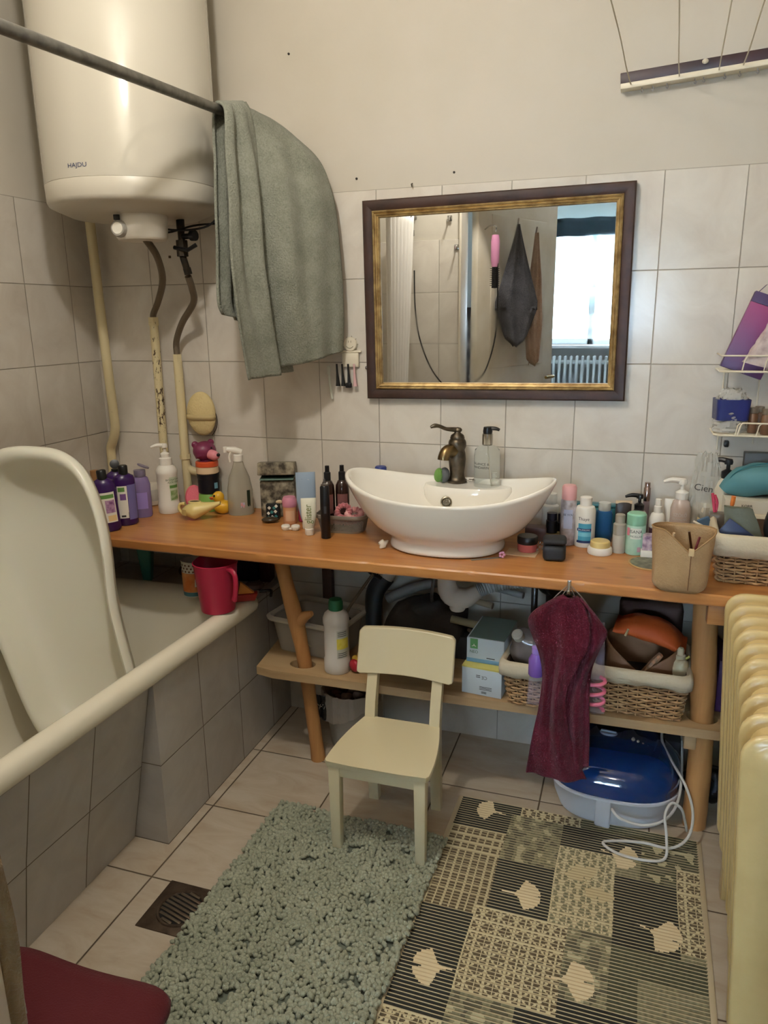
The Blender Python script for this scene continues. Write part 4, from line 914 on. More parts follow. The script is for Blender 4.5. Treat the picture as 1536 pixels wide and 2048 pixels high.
bottle('deodorant', 'small peach bottle with a pink cap, left of the blue tube', 'bottle', .783, -.150, [(0,0),(.020,0),(.0215,.003),(.0215,.056),(.018,.058)], M('peach_body', (214,160,122), .35), cap=[(.0225,.056),(.0235,.060),(.0235,.076),(.019,.087),(0,.088)], capm=M('pink_cap', (206,138,160), .4), labs=[(.0218,-40,40,.012,.045,M('peach_label',(222,180,146),.5))])
bm = BM(); lathe(bm, cyl(.013,.066), 16); o = obj('lip_balm', bm, M('raspberry', (168,60,84), .4), loc=(.812,-.120,CZ)); tag(o, 'raspberry pink tube peeping between the peach bottle and the blue tube', 'tube')
t = thing('lens_case', 'white double contact lens case on the counter before the peach bottle', 'case', (.818, -.222, CZ), rotz=R(10)); bm = BM()
for q in (-1, 1): lathe(bm, [(0,0),(.010,0),(.013,.004),(.0135,.011),(.011,.013),(0,.013)], 22, c=(q*.0155,0,0))
box(bm, -.010,.010,-.006,.006,.002,.007,bev=.001); obj('case_body', bm, whitep, t)
for q in (-1, 1): bm = BM(); lathe(bm, [(0,.0155),(.012,.0155),(.014,.013),(.014,.009)], 22, c=(q*.0155,0,0)); obj('well_cap', bm, whitep, t)
def sqtube(name, label, x, y, w, h, m_, capm, rz, capr=.015, caph=.02, d=.034, lean=0, upright=True):
    """squeeze tube standing on its cap, flat crimp on top"""
    t = thing(name, label, 'tube', (x, y, CZ), rot=(lean, 0, rz)); bm = BM(); rg = []
    for k in range(13):
        u = k/12; z = caph+(h-caph)*u; hw = capr*.95+(w/2-capr*.95)*min(1, u*2.2)**.7; hd = (d/2)*(1-u)**.6*min(1, .5+u*2)+.0012
        if k == 0: hd = capr*.9
        rg.append([(hw*math.cos(2*PI*j/28), hd*math.sin(2*PI*j/28), z) for j in range(28)])
    loft(bm, rg, True, True, True); obj('tube_body', bm, m_, t, angle=50)
    bm = BM(); lathe(bm, [(0,0),(capr,0),(capr+.001,.002),(capr+.001,caph-.001),(capr*.8,caph+.001)], 26); obj('tube_cap', bm, capm, t); return t
t = sqtube('cosmetic_tube', 'pale blue squeeze tube standing behind the toothpaste', .860, -.190, .060, .178, M('sky_tube', (150,170,192), .4), M('label_white'), face(.86,-.19), capr=.014)
text('lettering', 'b', .020, navy, t, loc=(-.008,-.0062,.150), rot=(R(86),0,0)); bm = BM(); lathe(bm, [(0,0),(.0065,0)], 16, mtx=Matrix.Translation((.006,-.0062,.150)) @ Matrix.Rotation(R(90), 4, 'X')); obj('round_mark', bm, labw, t)
t = sqtube('toothpaste', 'white toothpaste tube with upright green lettering standing on its cap', .895, -.252, .046, .113, M('paste_white', (226,226,208), .35), whitep, face(.895,-.25), capr=.013, d=.036)
text('lettering', 'glister', .030, M('olive_ink', (120,134,76), .5), t, loc=(-.002,-.0182,.068), rot=(R(94),0,0), vert=True, squeeze=.82)
t = thing('electric_toothbrush', 'slim black electric toothbrush standing upright before the grey basket', 'toothbrush', (.957, -.272, CZ), rotz=face(.957,-.27)); bm = BM(); lathe(bm, [(0,0),(.013,0),(.0145,.002),(.0145,.10),(.0135,.155),(.010,.160)], 26); obj('brush_handle', bm, M('near_black2', (16,16,20), .35), t)
bm = BM(); lathe(bm, [(.010,.159),(.0105,.163),(.003,.166),(.003,.178),(0,.179)], 18); obj('brush_neck', bm, M('steel', (150,150,150), .3, 1), t); bm = BM(); band(bm, .0147,-14,14,.078,.100,4); obj('button_strip', bm, M('grey_ink',(60,60,66),.5), t)

# grey lattice basket with bottles and scrunchies
t = thing('lattice_basket', 'small grey plastic lattice basket left of the basin, full of pink scrunchies', 'basket', (.975, -.175, CZ), rotz=R(4))
gp = M('basket_grey', (138,130,118), .5)
def rrect(hx, hy, c, z, n=8):
    pts = []
    for cx, cy, s0 in ((hx-c, hy-c, 0), (-hx+c, hy-c, 90), (-hx+c, -hy+c, 180), (hx-c, -hy+c, 270)):
        for k in range(n+1): a = R(s0+90*k/n); pts.append((cx+c*math.cos(a), cy+c*math.sin(a), z))
    return pts
def resample(pts, n):
    P = [Vector(p) for p in pts]+[Vector(pts[0])]; L = [0]
    for a, b in zip(P, P[1:]): L.append(L[-1]+(b-a).length)
    out = []; j = 0
    for k in range(n):
        d = L[-1]*k/n
        while L[j+1] < d: j += 1
        out.append(P[j].lerp(P[j+1], (d-L[j])/max(1e-9, L[j+1]-L[j])))
    return out
def brect(hx, hy, c, z, n, taper): return [tuple(p) for p in resample(rrect(hx-taper, hy-taper, c, z), n)]
bm = BM(); n = 84; rows = 7; vs = []
for j in range(rows*2+1):
    z = .006+.040*j/(rows*2); r_ = brect(.076, .052, .03, z, n*2, .010*(1-z/.055)); vs.append([bm.verts.new(p) for p in r_])
for j in range(0, rows*2-1):
    for k in range(j % 2, n*2, 2):
        m2 = n*2
        if j+2 <= rows*2: bm.faces.new((vs[j][k], vs[j+1][(k+1) % m2], vs[j+2][k], vs[j+1][(k-1) % m2]))
o = obj('lattice_wall', bm, gp, t, smooth=False); wm = o.modifiers.new('wire', 'WIREFRAME'); wm.thickness = .0017; wm.use_replace = True
bm = BM(); loft(bm, [brect(.0775,.0535,.03,.044,n,0), brect(.080,.056,.03,.047,n,0), brect(.080,.056,.03,.056,n,0), brect(.076,.052,.03,.057,n,0), brect(.075,.051,.03,.044,n,0)], True); loft(bm, [brect(.066,.042,.03,.0,n,0), brect(.068,.044,.03,.007,n,0)], True, True, True); obj('basket_rim', bm, gp, t)
scr = M('rose_satin', (206,128,130), .35, sheen=.4, var=(170,90,100), varscale=40); scr2 = M('blush_satin', (226,170,165), .4, var=(190,120,125), varscale=40)
def scrunchie(x, y, z, rx, ry, m_, lb, R0=.021, r=.009):
    bm = BM(); pts = []; n = 40
    rr = []
    for k in range(n): a = 2*PI*k/n; pts.append((R0*math.cos(a), R0*math.sin(a), 0)); rr.append(r*(1+.22*math.sin(a*13)))
    tube(bm, pts, rr, 12, closed=True); tag(obj('scrunchie', bm, m_, loc=(x, y, z), rot=(rx, ry, 0)), lb, 'hair tie')
scrunchie(.985, -.196, CZ+.064, R(62), R(18), scr, 'rose satin scrunchie standing on edge at the front of the grey basket', .019, .008)
scrunchie(1.018, -.190, CZ+.056, R(25), R(10), scr2, 'blush scrunchie beside the basin in the grey basket')
scrunchie(1.000, -.160, CZ+.030, R(5), R(-12), scr, 'crumpled rose scrunchie deep in the grey basket')
scrunchie(.948, -.190, CZ+.040, R(15), R(10), scr2, 'blush scrunchie behind the black toothbrush')
scrunchie(.962, -.150, CZ+.020, R(-8), R(4), scr, 'rose scrunchie between the two dark bottles')
amber = M('amber_dark', (44,26,22), .15, coat=.4)
for x, y, lb, zz in ((.926, -.170, 'dark brown round-shouldered bottle with black spray top, left one in the grey basket', .012), (.966, -.150, 'dark brown round-shouldered bottle with black top, half hidden by the basin rim', .012)):
    t = bottle('dark_bottle', lb, 'bottle', x, y-.004, [(0,0),(.019,0),(.021,.004),(.0215,.105),(.020,.125),(.014,.138),(.009,.142),(.009,.148)], amber, z=CZ+zz, cap=[(.0105,.140),(.0105,.165),(.007,.168),(.0065,.186),(0,.187)], capm=blackp, labs=[(.0218,-45,45,.04,.10,M('label_rosewood',(120,78,74),.5))])
# blue capped thing behind the basin, tissue
bottle('hidden_bottle', 'blue screw-capped bottle hidden behind the left end of the basin', 'bottle', 1.050, -.030, cyl(.024,.15), labw, cap=[(.0165,.15),(.0185,.152),(.0185,.172),(.016,.175),(0,.175)], capm=M('blue_cap', (44,64,140), .4))
bm = BM(); ell(bm, (0,0,.011), (.013,.010,.012), sub=3)
for v in bm.verts: v.co += Vector((1,1,1))*.006*noise.noise(v.co*90)
tag(obj('tissue', bm, M('tissue_white', (214,206,190), .9), loc=(1.151,-.318,CZ)), 'crumpled white tissue at the left foot of the basin', 'tissue')
bm = BM(); box(bm, -.045,.045,-.004,.004,0,.0012); tag(obj('nail_file', bm, M('file_grey', (130,126,118), .5), loc=(1.452,-.338,CZ), rot=(0,0,R(32)), smooth=False), 'flat grey nail file tucked under the right foot of the basin', 'nail file')

# ------------------------------------------------------------ right of the basin
def clip(x, y, z, c, lb, s=1.0, nm='hair_clip'):
    bm = BM()
    for k in range(5): a = 2*PI*k/5; ell(bm, (.0058*s*math.cos(a), 0, .010*s+.0058*s*math.sin(a)), (.0042*s,.004*s,.0042*s), sub=2)
    tag(obj(nm, bm, M('clip_%d%d' % (c[0], c[1]), c, .35), loc=(x, y, z), rot=(0, 0, face(x, y))), lb, 'hair clip')
clip(1.490, -.322, CZ, (214,158,184), 'tiny pink flower hair clip at the right foot of the basin')
bm = BM(); box(bm, -.042,.042,-.030,.030,0,.0018); tag(obj('paper_card', bm, M('card_beige', (206,178,142), .6), loc=(1.535,-.262,CZ), rot=(0,0,R(-4)), smooth=False), 'beige card lying under the coral jar', 'card')
t = thing('coral_jar', 'round coral cosmetic jar with a black lid, right of the basin foot', 'jar', (1.546, -.240, CZ+.002), rotz=face(1.546,-.24)); bm = BM(); lathe(bm, [(0,0),(.025,0),(.027,.003),(.027,.024),(.025,.026)], 32); obj('jar_body', bm, M('coral_glass', (188,92,84), .25), t)
bm = BM(); lathe(bm, [(.0275,.022),(.0285,.024),(.0285,.040),(.026,.043),(0,.043)], 32); obj('jar_lid', bm, blackp, t)
for k, (x, y) in enumerate(((1.580,-.215),(1.585,-.255))):
    bm = BM()
    for j in range(10): a = j*2*PI/10; ell(bm, (.011*math.cos(a), .009*math.sin(a)*.6, .006+.004*(j % 2)+.010*abs(math.sin(a))), (.003,.003,.003), sub=1)
    tag(obj('beaded_band', bm, M('silver_beads', (168,158,150), .25, .7), loc=(x, y, CZ)), ['silver beaded hair band behind the coral jar', 'silver beaded hair band pressed between coral jar and black case'][k], 'hair band')
bm = BM(); box(bm, -.030,.030,-.022,.022,0,.040,bev=.003); tag(obj('cosmetic_box', bm, M('mauve_brown', (96,72,66), .5), loc=(1.555,-.120,CZ)), 'brown cosmetic box behind the coral jar, against the basin flank', 'box')
bm = BM(); box(bm, -.026,.026,-.020,.020,0,.024,bev=.003); tag(obj('cosmetic_box', bm, M('gold_tan', (150,130,84), .45), loc=(1.598,-.120,CZ)), 'gold-tan compact box under the black stoppered bottles', 'box')
for x, y, r_, h, lb in ((1.598,-.118,.016,.060,'short black bottle standing on the gold-tan compact, nearer one'), (1.622,-.078,.012,.074,'thin black bottle behind the other black one')):
    bottle('black_bottle', lb, 'bottle', x, y, [(0,0),(r_,0),(r_,h*.6),(r_*.7,h*.65)], blackp, z=CZ+(.0245 if x < 1.6 else 0), cap=[(r_*.9,h*.62),(r_*.9,h-.002),(0,h)], capm=M('near_black'))
bottle('white_bottle', 'white bottle with clear cap half hidden behind the right end of the basin', 'bottle', 1.585, -.040, [(0,0),(.022,0),(.024,.003),(.024,.085),(.016,.092)], labw, cap=[(.017,.09),(.019,.092),(.018,.122),(0,.124)], capm=M('clear_wrap'))
t = thing('black_case', 'rounded matt black case lying at the counter front right of the coral jar', 'case', (1.624, -.288, CZ), rotz=face(1.62,-.28)); bm = BM(); box(bm, -.030,.030,-.030,.030,0,.042,bev=.012,seg=4); obj('case_body', bm, M('matt_black', (26,27,29), .6), t)
bm = BM(); box(bm, -.031,.031,-.026,.034,.0425,.060,bev=.010,seg=4); obj('case_lid', bm, M('matt_black2', (38,40,42), .7), t)
t = bottle('body_spray', 'slim floral spray can with a pink cap, between the black case and the white lotion', 'can', 1.645, -.140, [(0,0),(.020,0),(.0215,.003),(.0215,.128),(.019,.133)], M('floral_white', (206,200,206), .3, var=(150,138,132), varscale=42), cap=[(.0195,.130),(.0205,.134),(.0205,.166),(.017,.172),(0,.173)], capm=M('pale_pink_cap', (222,164,160), .35),
   labs=[(.0218,-34,34,.050,.105,M('label_ice',(196,202,222),.4))], txts=[('BE YOU', .0085, .090, 0, .0220, navy, False)])
t = bottle('white_lotion', 'white bottle with a turquoise striped label, right of the floral can', 'bottle', 1.692, -.142, [(0,0),(.026,0),(.028,.003),(.028,.104),(.024,.114),(.0155,.118),(.0155,.120)], labw, cap=[(.0165,.118),(.0165,.140),(.014,.142),(0,.142)], capm=whitep,
   labs=[(.0283,-38,38,.020,.070,M('turquoise',(70,150,170),.4)),(.0285,-46,38,.048,.056,navy),(.0285,-38,38,.033,.044,M('turquoise_pale',(120,190,200),.4)),(.0285,-46,38,.014,.021,navy)], txts=[('Thaye', .013, .083, -8, .0284, ink, False), ('BALANCING', .006, .052, -4, .0287, labw, False)])
tealc = M('teal_acrylic', (90,170,178), .1, trans=.55, ior=1.15)
t = thing('teal_box', 'translucent teal plastic box standing against the tiles behind the bottles', 'box', (1.712, -.040, CZ))
bm = BM(); box(bm, -.060,.060,-.016,.016,0,.092,bev=.008,seg=3); obj('box_body', bm, tealc, t); bm = BM(); box(bm, -.062,.062,-.018,.018,.0925,.100,bev=.003); obj('box_lid', bm, M('teal_dark', (50,110,120), .3), t)
bottle('blue_bottle', 'clear blue toner bottle with a clear cap, standing before the teal box', 'bottle', 1.741, -.092, [(0,0),(.022,0),(.024,.003),(.024,.084),(.020,.092),(.012,.095)], M('blue_liquid', (60,120,170), .1, trans=.6, ior=1.2), cap=[(.016,.093),(.017,.095),(.017,.116),(0,.117)], capm=M('clear_wrap'))
t = thing('cream_pot', 'low white cream pot with a pale yellow lid at the front of the bottles', 'jar', (1.738, -.205, CZ), rotz=face(1.738,-.2)); bm = BM(); lathe(bm, [(0,0),(.031,0),(.033,.003),(.033,.014),(.030,.019),(.026,.020)], 36); obj('jar_body', bm, whitep, t)
bm = BM(); lathe(bm, [(.026,.019),(.027,.021),(.026,.034),(.023,.037),(0,.037)], 36); obj('jar_lid', bm, M('butter_lid', (214,190,124), .35), t)
t = bottle('serum_bottle', 'slim grey-beige serum bottle with stepped cap, left of the mint can', 'bottle', 1.786, -.180, [(0,0),(.0165,0),(.0175,.002),(.0175,.050),(.016,.051)], M('serum_grey', (186,178,162), .4), cap=[(.0172,.051),(.0172,.080),(.0125,.084),(.0125,.106),(.010,.108),(0,.108)], capm=M('serum_cap', (158,152,138), .45))
t = sqtube('dark_tube', 'dark brown squeeze tube standing behind the grey serum', 1.792, -.085, .044, .120, M('espresso_tube', (58,50,46), .4), M('cream_band'), face(1.79,-.08)+.2, capr=.013, d=.03)
bm = BM(); box(bm, -.0225,.0225,-.002,.002,.1145,.123); obj('crimp', bm, M('cream_band'), t)
t = bottle('pump_bottle', 'clear bottle with black pump standing behind the mint can', 'bottle', 1.834, -.075, [(0,0),(.022,0),(.024,.003),(.024,.085),(.014,.096),(.013,.100)], clearp, labs=[(.0243,-50,50,.02,.06,M('label_plum',(120,70,90),.5))]); pump(t, .100, blackp, 1.0, ang=R(190))
bottle('perfume_atomiser', 'thin silver perfume atomiser against the tiles behind the black pump', 'bottle', 1.853, -.025, [(0,0),(.0085,0),(.009,.002),(.009,.115)], M('glass_mauve', (170,150,156), .1, trans=.5), cap=[(.0092,.112),(.0096,.114),(.0096,.150),(.008,.152),(.008,.166),(0,.167)], capm=M('rose_silver', (176,156,150), .2, 1))
mint = M('mint', (142,196,164), .4)
t = bottle('deodorant_can', 'short can with a mint green cap and flowery label', 'can', 1.828, -.178, [(0,0),(.024,0),(.0255,.003),(.0255,.080),(.023,.084)], M('mint_pale', (176,208,186), .35, var=(150,196,170), varscale=30), cap=[(.0235,.080),(.0255,.083),(.0255,.110),(.022,.114),(0,.114)], capm=mint,
   labs=[(.0258,-30,34,.046,.076,M('label_milk',(222,226,214),.4)),(.0260,-58,-36,.054,.076,M('flower_pink',(214,130,140),.5)),(.0260,14,36,.010,.024,M('flower_pink2',(190,150,160),.5))], txts=[('ISANA', .0125, .066, 2, .0260, ink, False), ('MICELLAR', .0075, .053, 4, .0260, M('deep_green_ink',(50,90,70),.5), False)])
t = bottle('airless_pump', 'white airless pump bottle with a dark plum base, right of the mint can', 'bottle', 1.884, -.080, [(0,0),(.019,0),(.0205,.003),(.0205,.048),(.019,.050)], M('plum_glass', (70,48,62), .3), cap=[(.020,.050),(.0215,.052),(.0215,.076),(.017,.090),(.0115,.094),(.011,.112),(.0085,.114),(.008,.132),(0,.134)], capm=whitep)
bm = BM(); box(bm, -.024,.024,-.017,.017,0,.020,bev=.001); tag(obj('small_box', bm, labw, loc=(1.868,-.200,CZ), rot=(0,0,face(1.87,-.2))), 'small white cardboard box under the purple floral one', 'box')
t = thing('flower_box', 'small purple floral carton lying on the white box', 'box', (1.870, -.196, CZ+.0205), rotz=face(1.87,-.2)); bm = BM(); box(bm, -.023,.023,-.019,.017,0,.040,bev=.001); obj('carton', bm, M('mauve_floral', (206,186,196), .45, var=(96,62,104), varscale=55), t)
t = thing('coaster', 'round dark green patterned coaster with a gilt edge at the counter front', 'coaster', (1.872, -.262, CZ)); bm = BM(); lathe(bm, [(0,0),(.056,0),(.057,.0025),(0,.0028)], 44); obj('coaster_disc', bm, M('coaster_green', (84,84,66), .35, var=(140,140,112), varscale=50), t)
bm = BM(); lathe(bm, [(.054,.0028),(.057,.0034),(.0588,.002),(.0588,0)], 44); obj('coaster_edge', bm, M('coaster_gilt', (176,140,90), .4), t)
t = sqtube('white_tube', 'narrow white squeeze tube left of the pale pink pump bottle', 1.915, -.050, .028, .128, whitep, labw, face(1.9,-.05), capr=.010, d=.024)
t = bottle('pump_bottle', 'pale pink transparent pump bottle with brown lettering beside the crumpled plastic bag', 'bottle', 1.944, -.060, [(0,0),(.025,0),(.027,.003),(.027,.105),(.022,.125),(.014,.132),(.013,.136)], M('blush_clear', (222,202,190), .2, trans=.3), txts=[('SZŐLŐ', .0125, .090, 0, .0272, M('brown_ink'), False), ('OLIVALNO', .009, .078, 0, .0272, M('brown_ink'), False)])
pump(t, .136, whitep, 1.25, ang=R(186))
# crumpled clear plastic bag
t = thing('plastic_bag', 'crumpled transparent plastic bag with black lettering standing beside the pale pink pump', 'bag', (2.003, -.050, CZ), rotz=face(2.0,-.05))
bm = BM(); rg = []
for k in range(22):
    u = k/21; z = .262*u; w_ = .034+.010*math.sin(u*3.2)-.012*u*u; d_ = .020*(1-u)**.7+.003
    rg.append([((w_+.010*noise.noise(Vector((j*.7, z*30, 1))))*math.cos(2*PI*j/36)+.006*noise.noise(Vector((z*12,2,1))), (d_+.008*noise.noise(Vector((j*.9, z*26, 5))))*math.sin(2*PI*j/36), z+(.012*noise.noise(Vector((j*.5, 3, 8))) if k > 18 else 0)) for j in range(36)])
loft(bm, rg, True, True, False); obj('bag_film', bm, M('clear_film', (214,214,206), .15, alpha=.42, bump=(60,1.0)), t, angle=20)
text('lettering', 'Cien', .026, ink, t, loc=(-.004,-.024,.168), rot=(R(90),R(6),0))
bm = BM(); ell(bm, (0,0,.105), (.028,.014,.022), sub=3); obj('cotton_pads', bm, M('cotton', (214,206,190), .95), t)
t = bottle('large_pump_bottle', 'large off-white round bottle with a black pump behind the cosmetics, against the tiles', 'bottle', 2.055, -.055, [(0,0),(.028,0),(.032,.004),(.033,.12),(.031,.165),(.022,.188),(.014,.196),(.013,.200)], M('offwhite_matte', (206,198,178), .5)); pump(t, .200, blackp, 1.15, ang=R(168), down=.01)

# beige canvas pouch standing open, overhanging the edge
canvas = M('canvas_beige', (170,138,98), .85, bump=(240,.5), var=(154,122,84), varscale=12)
t = thing('canvas_pouch', 'beige canvas zip pouch standing open at the counter front, spilling cosmetics', 'pouch', (1.930, -.432, CZ+.0006), rotz=face(1.955,-.4)+.02)
bm = BM(); rg = []
for k in range(20):
    u = k/19; z = .150*u; hx = .060+.010*u-(.014*(1-u/.12)**2 if u < .12 else 0); hy = .046*(1-.10*u)-(.010*(1-u/.12)**2 if u < .12 else 0)
    ring_ = []
    for j in range(48):
        a = 2*PI*j/48; e = 2.6+1.2*(1-u); q = (abs(math.cos(a))**e+abs(math.sin(a))**e)**(-1/e)
        x, y = hx*math.cos(a)*q, hy*math.sin(a)*q
        if u > .5: y *= 1+.10*(u-.5)*2*math.cos(a)**2; 
        dip = 0
        if math.sin(a) < 0: dip = .050*u**3*(1-min(1, abs(x-.018)/.058))
        if math.sin(a) > 0: dip = .004*u**3
        wr = .0035*noise.noise(Vector((x*30, y*30, z*22)))
        ring_.append((x*(1+wr*6), y*(1+wr*6)+(-.010*u*(1-min(1, abs(x-.02)/.05)) if math.sin(a) < 0 else 0), z-dip))
    rg.append(ring_)
loft(bm, rg, True, True, False); o = obj('pouch_body', bm, canvas, t, angle=60); solidify(o, .002, -1)
bm = BM(); tube(bm, [(p[0], p[1], p[2]+.001) for p in rg[-1]], .0020, 6, closed=True); obj('zip_edge', bm, M('zip_tan', (150,116,74), .6), t)
bm = BM(); tube(bm, [(.0195, rg[2][0][1]-.047, .012),(.020,-.0515,.05),(.020,-.054,.085),(.020,-.056,.108)], .0011, 6, smooth=3); obj('seam', bm, M('seam_brown', (120,88,56), .8), t)
bm = BM(); box(bm, .014,.026,-.060,-.055,.098,.116,bev=.002); obj('zip_pull', bm, M('canvas_pull', (206,180,136), .8), t)
bm = BM(); ell(bm, (.01,.005,.070), (.046,.030,.020)); tag(obj('makeup_bag', bm, M('berry_dark', (70,24,30), .7, bump=(80,.6)), loc=(1.930,-.432,CZ), rot=(0,0,face(1.955,-.4))), 'dark berry-red cosmetic bag stuffed in the canvas pouch', 'bag')
for k, (x0, x1, m_, lb) in enumerate((((-.03,.0,.06), (-.020,-.012,.138), M('cream_band'), 'cream eyeliner pencil leaning in the canvas pouch, left one'), ((.03,.01,.05), (.012,-.004,.142), M('rose_silver', (176,156,150), .2, 1), 'silver tweezers standing in the canvas pouch'), ((.02,.0,.06), (.036,.008,.128), M('maroon', (110,40,44), .5), 'maroon pencil in the right side of the canvas pouch'))):
    bm = BM(); tube(bm, [x0, x1], .0028, 8); tag(obj('pencil', bm, m_, loc=(1.930,-.432,CZ), rot=(0,0,face(1.955,-.4))), lb, 'pencil')
# ================================================================== wicker baskets
wick = M('wicker', (176,140,98), .6, bump=(300,.3), var=(146,110,72), varscale=40)
liner = M('liner_cream', (204,192,166), .9, bump=(200,.4))
def wicker(label, x, y, z, hx, hy, h, rz, rows, liner_h=.038, flare=.012, stakes=34, tilt=0):
    t = thing('wicker_basket', label, 'basket', (x, y, z), rot=(0, tilt, rz))
    bm = BM(); per = stakes*4
    for j in range(rows):
        zz = .004+(h-.006)*j/(rows-1); s = (zz/h)*flare; P = resample(rrect(hx-flare+s, hy-flare+s, .018, zz), per); n = len(P); pts = []
        for k, p in enumerate(P):
            a, b = P[k-1], P[(k+1) % n]; d = (b-a).normalized(); nr = Vector((d.y, -d.x, 0))
            ph = 1 if j % 2 else -1
            pts.append(tuple(p+nr*.0034*ph*math.cos(2*PI*k/8)+Vector((0,0,.0008*math.sin(k*1.7+j)))))
        tube(bm, pts, h/rows*.43, 6, closed=True)
    obj('woven_wall', bm, wick, t, angle=180)
    bm = BM()
    P0 = resample(rrect(hx-flare, hy-flare, .018, 0), stakes); P1 = resample(rrect(hx, hy, .018, h), stakes)
    for a, b in zip(P0, P1): tube(bm, [tuple(a), tuple(b)], .0020, 6)
    o = obj('stakes', bm, wick, t); o['kind'] = 'stuff'
    bm = BM(); box(bm, -hx+flare, hx-flare, -hy+flare, hy-flare, .002, .006); obj('basket_floor', bm, wick, t)
    bm = BM(); loft(bm, [[tuple(p) for p in resample(rrect(hx-flare-.006, hy-flare-.006, .016, .004), 80)], [tuple(p) for p in resample(rrect(hx-.007, hy-.007, .016, h-.004), 80)]]); solidify(obj('gap_shade_sheet', bm, M('gap_shade', (70,50,34), .9), t), .001)  # dark sheet added so the gaps in the weave look shaded
    if liner_h:
        bm = BM(); rg = []; n = 120
        def R_(o, zz, wv=0): 
            P = resample(rrect(hx+o, hy+o, .020, zz), n); return [(p.x, p.y, p.z+wv*noise.noise(Vector((p.x*22, p.y*22, 1)))) for p in P]
        rg = [R_(.0085, h-liner_h, .010), R_(.0100, h-liner_h*.5), R_(.0085, h-.002), R_(.001, h+.006), R_(-.006, h+.002), R_(-.009, h-liner_h)]
        loft(bm, rg, True); o = obj('cloth_liner', bm, liner, t, angle=180); solidify(o, .0012)
    return t
wicker('wicker basket with cream liner at the right end of the counter, above the radiator', 2.135, -.265, CZ, .122, .110, .118, R(-2), 15, .046)
wicker('wicker basket with cream liner on the lower shelf, left of the burgundy towel', 1.610, -.262, .3355, .098, .112, .128, R(-4), 16, .036, .016)
wicker('wider wicker basket with cream liner on the lower shelf, right of the burgundy towel', 1.866, -.225, .3355, .122, .110, .132, R(-2), 17, .034, .014)

# contents and neighbours of the counter basket
t = thing('teal_pouch', 'plump teal zip pouch lying on a white box behind the wicker basket on the counter', 'pouch', (2.157, -.095, CZ+.160), rotz=R(-3))
bm = BM(); rg = []
for k in range(25):
    u = k/24; x = -.112+.224*u; h_ = .052*math.sin(min(1,(u+.02)/.5)*PI/2)**.55*(1 if u < .6 else 1-.25*(u-.6)); w_ = .050*math.sin(PI*max(.03,min(.97,u)))**.45
    rg.append([(x+.012*math.sin(2*PI*j/26)*(-1 if u < .2 else 0), w_*math.cos(2*PI*j/26), h_*.9+h_*.9*math.sin(2*PI*j/26)*(1.0+.15*math.sin(u*9))) for j in range(26)])
loft(bm, rg, True, True, True); obj('pouch_body', bm, M('teal_cloth', (84,134,140), .6, bump=(50,.4)), t, angle=70)
bm = BM(); tube(bm, [(-.110,-.012,.010),(-.095,-.020,.055),(-.060,-.026,.082),(0,-.028,.096)], .0018, 6, smooth=4); obj('zip_line', bm, M('teal_dark', (50,110,120), .3), t)
bm = BM(); box(bm, 2.045, 2.24, -.150, -.045, CZ, CZ+.158, bev=.002); o = obj('white_carton', bm, M('carton_white', (200,192,174), .6), angle=30); tag(o, 'white carton standing behind the counter basket under the teal pouch', 'box')
text('lettering', 'KORR', .010, M('grey_ink'), o, loc=(2.098,-.1512,CZ+.143), rot=(R(90),0,0))
bm = BM(); box(bm, 2.095, 2.27, -.040, -.010, CZ, CZ+.265, bev=.002); tag(obj('dark_tablet_box', bm, M('dark_slate', (70,72,70), .5), angle=30), 'thin dark grey box against the tiles behind the teal pouch', 'box')
bm = BM(); rg = []
for k in range(14):
    u = k/13; rg.append([((.050-.018*u)*math.cos(2*PI*j/24)-.030*u, (.016-.010*u)*math.sin(2*PI*j/24), .115*u+.006*noise.noise(Vector((j*.4,u*5,2)))) for j in range(24)])
loft(bm, rg, True, True, True); tag(obj('grey_packet', bm, M('sage_foil', (104,108,92), .35, bump=(40,.6)), loc=(2.090,-.285,CZ+.058), rot=(R(6),0,R(-8))), 'grey-green foil packet leaning in the counter basket', 'packet')
bm = BM(); box(bm, -.045,.045,-.003,.003,0,.05,bev=.002); tag(obj('navy_comb', bm, M('navy_plastic', (34,46,78), .4), loc=(2.048,-.330,CZ+.085), rot=(R(-12),R(34),R(-6))), 'navy comb lying across the left corner of the counter basket', 'comb')
t = thing('hair_claw', 'big black hair claw with open jaws in the counter basket', 'hair clip', (2.160,-.290,CZ+.075), rotz=R(-10))
for s_ in (-1, 1):
    bm = BM(); tube(bm, [(s_*.008,0,.105),(s_*.026,-.004,.085),(s_*.032,-.008,.045),(s_*.020,-.012,.008)], [.008,.010,.008,.005], 8, smooth=4, flat=1.5)
    for k in range(5): tube(bm, [(s_*(.026-.001*k),-.010+.008*k-.01,.050),(s_*.012,-.014+.008*k-.01,.020)], .0028, 6)
    obj('jaw', bm, blackp, t)
bm = BM(); tube(bm, [(0,-.02,.10),(0,.02,.10)], .006, 10); obj('spring', bm, M('steel', (150,150,150), .3, 1), t)
bm = BM(); tube(bm, [(0,0,0),(.006,.0,.07),(.018,0,.125)], .006, 10, smooth=3); tag(obj('white_razor', bm, M('razor_white', (196,200,196), .35), loc=(2.188,-.325,CZ+.06), rot=(0,R(12),0)), 'pale grey razor handle leaning over the black claw in the counter basket', 'razor')
bm = BM(); box(bm, -.010,.010,-.004,.004,0,.095,bev=.003); tag(obj('orange_tag', bm, M('orange_lid', (206,84,44), .4), loc=(2.205,-.30,CZ+.02), rot=(0,R(-14),0)), 'orange plastic strip in the counter basket between black tools', 'strip')
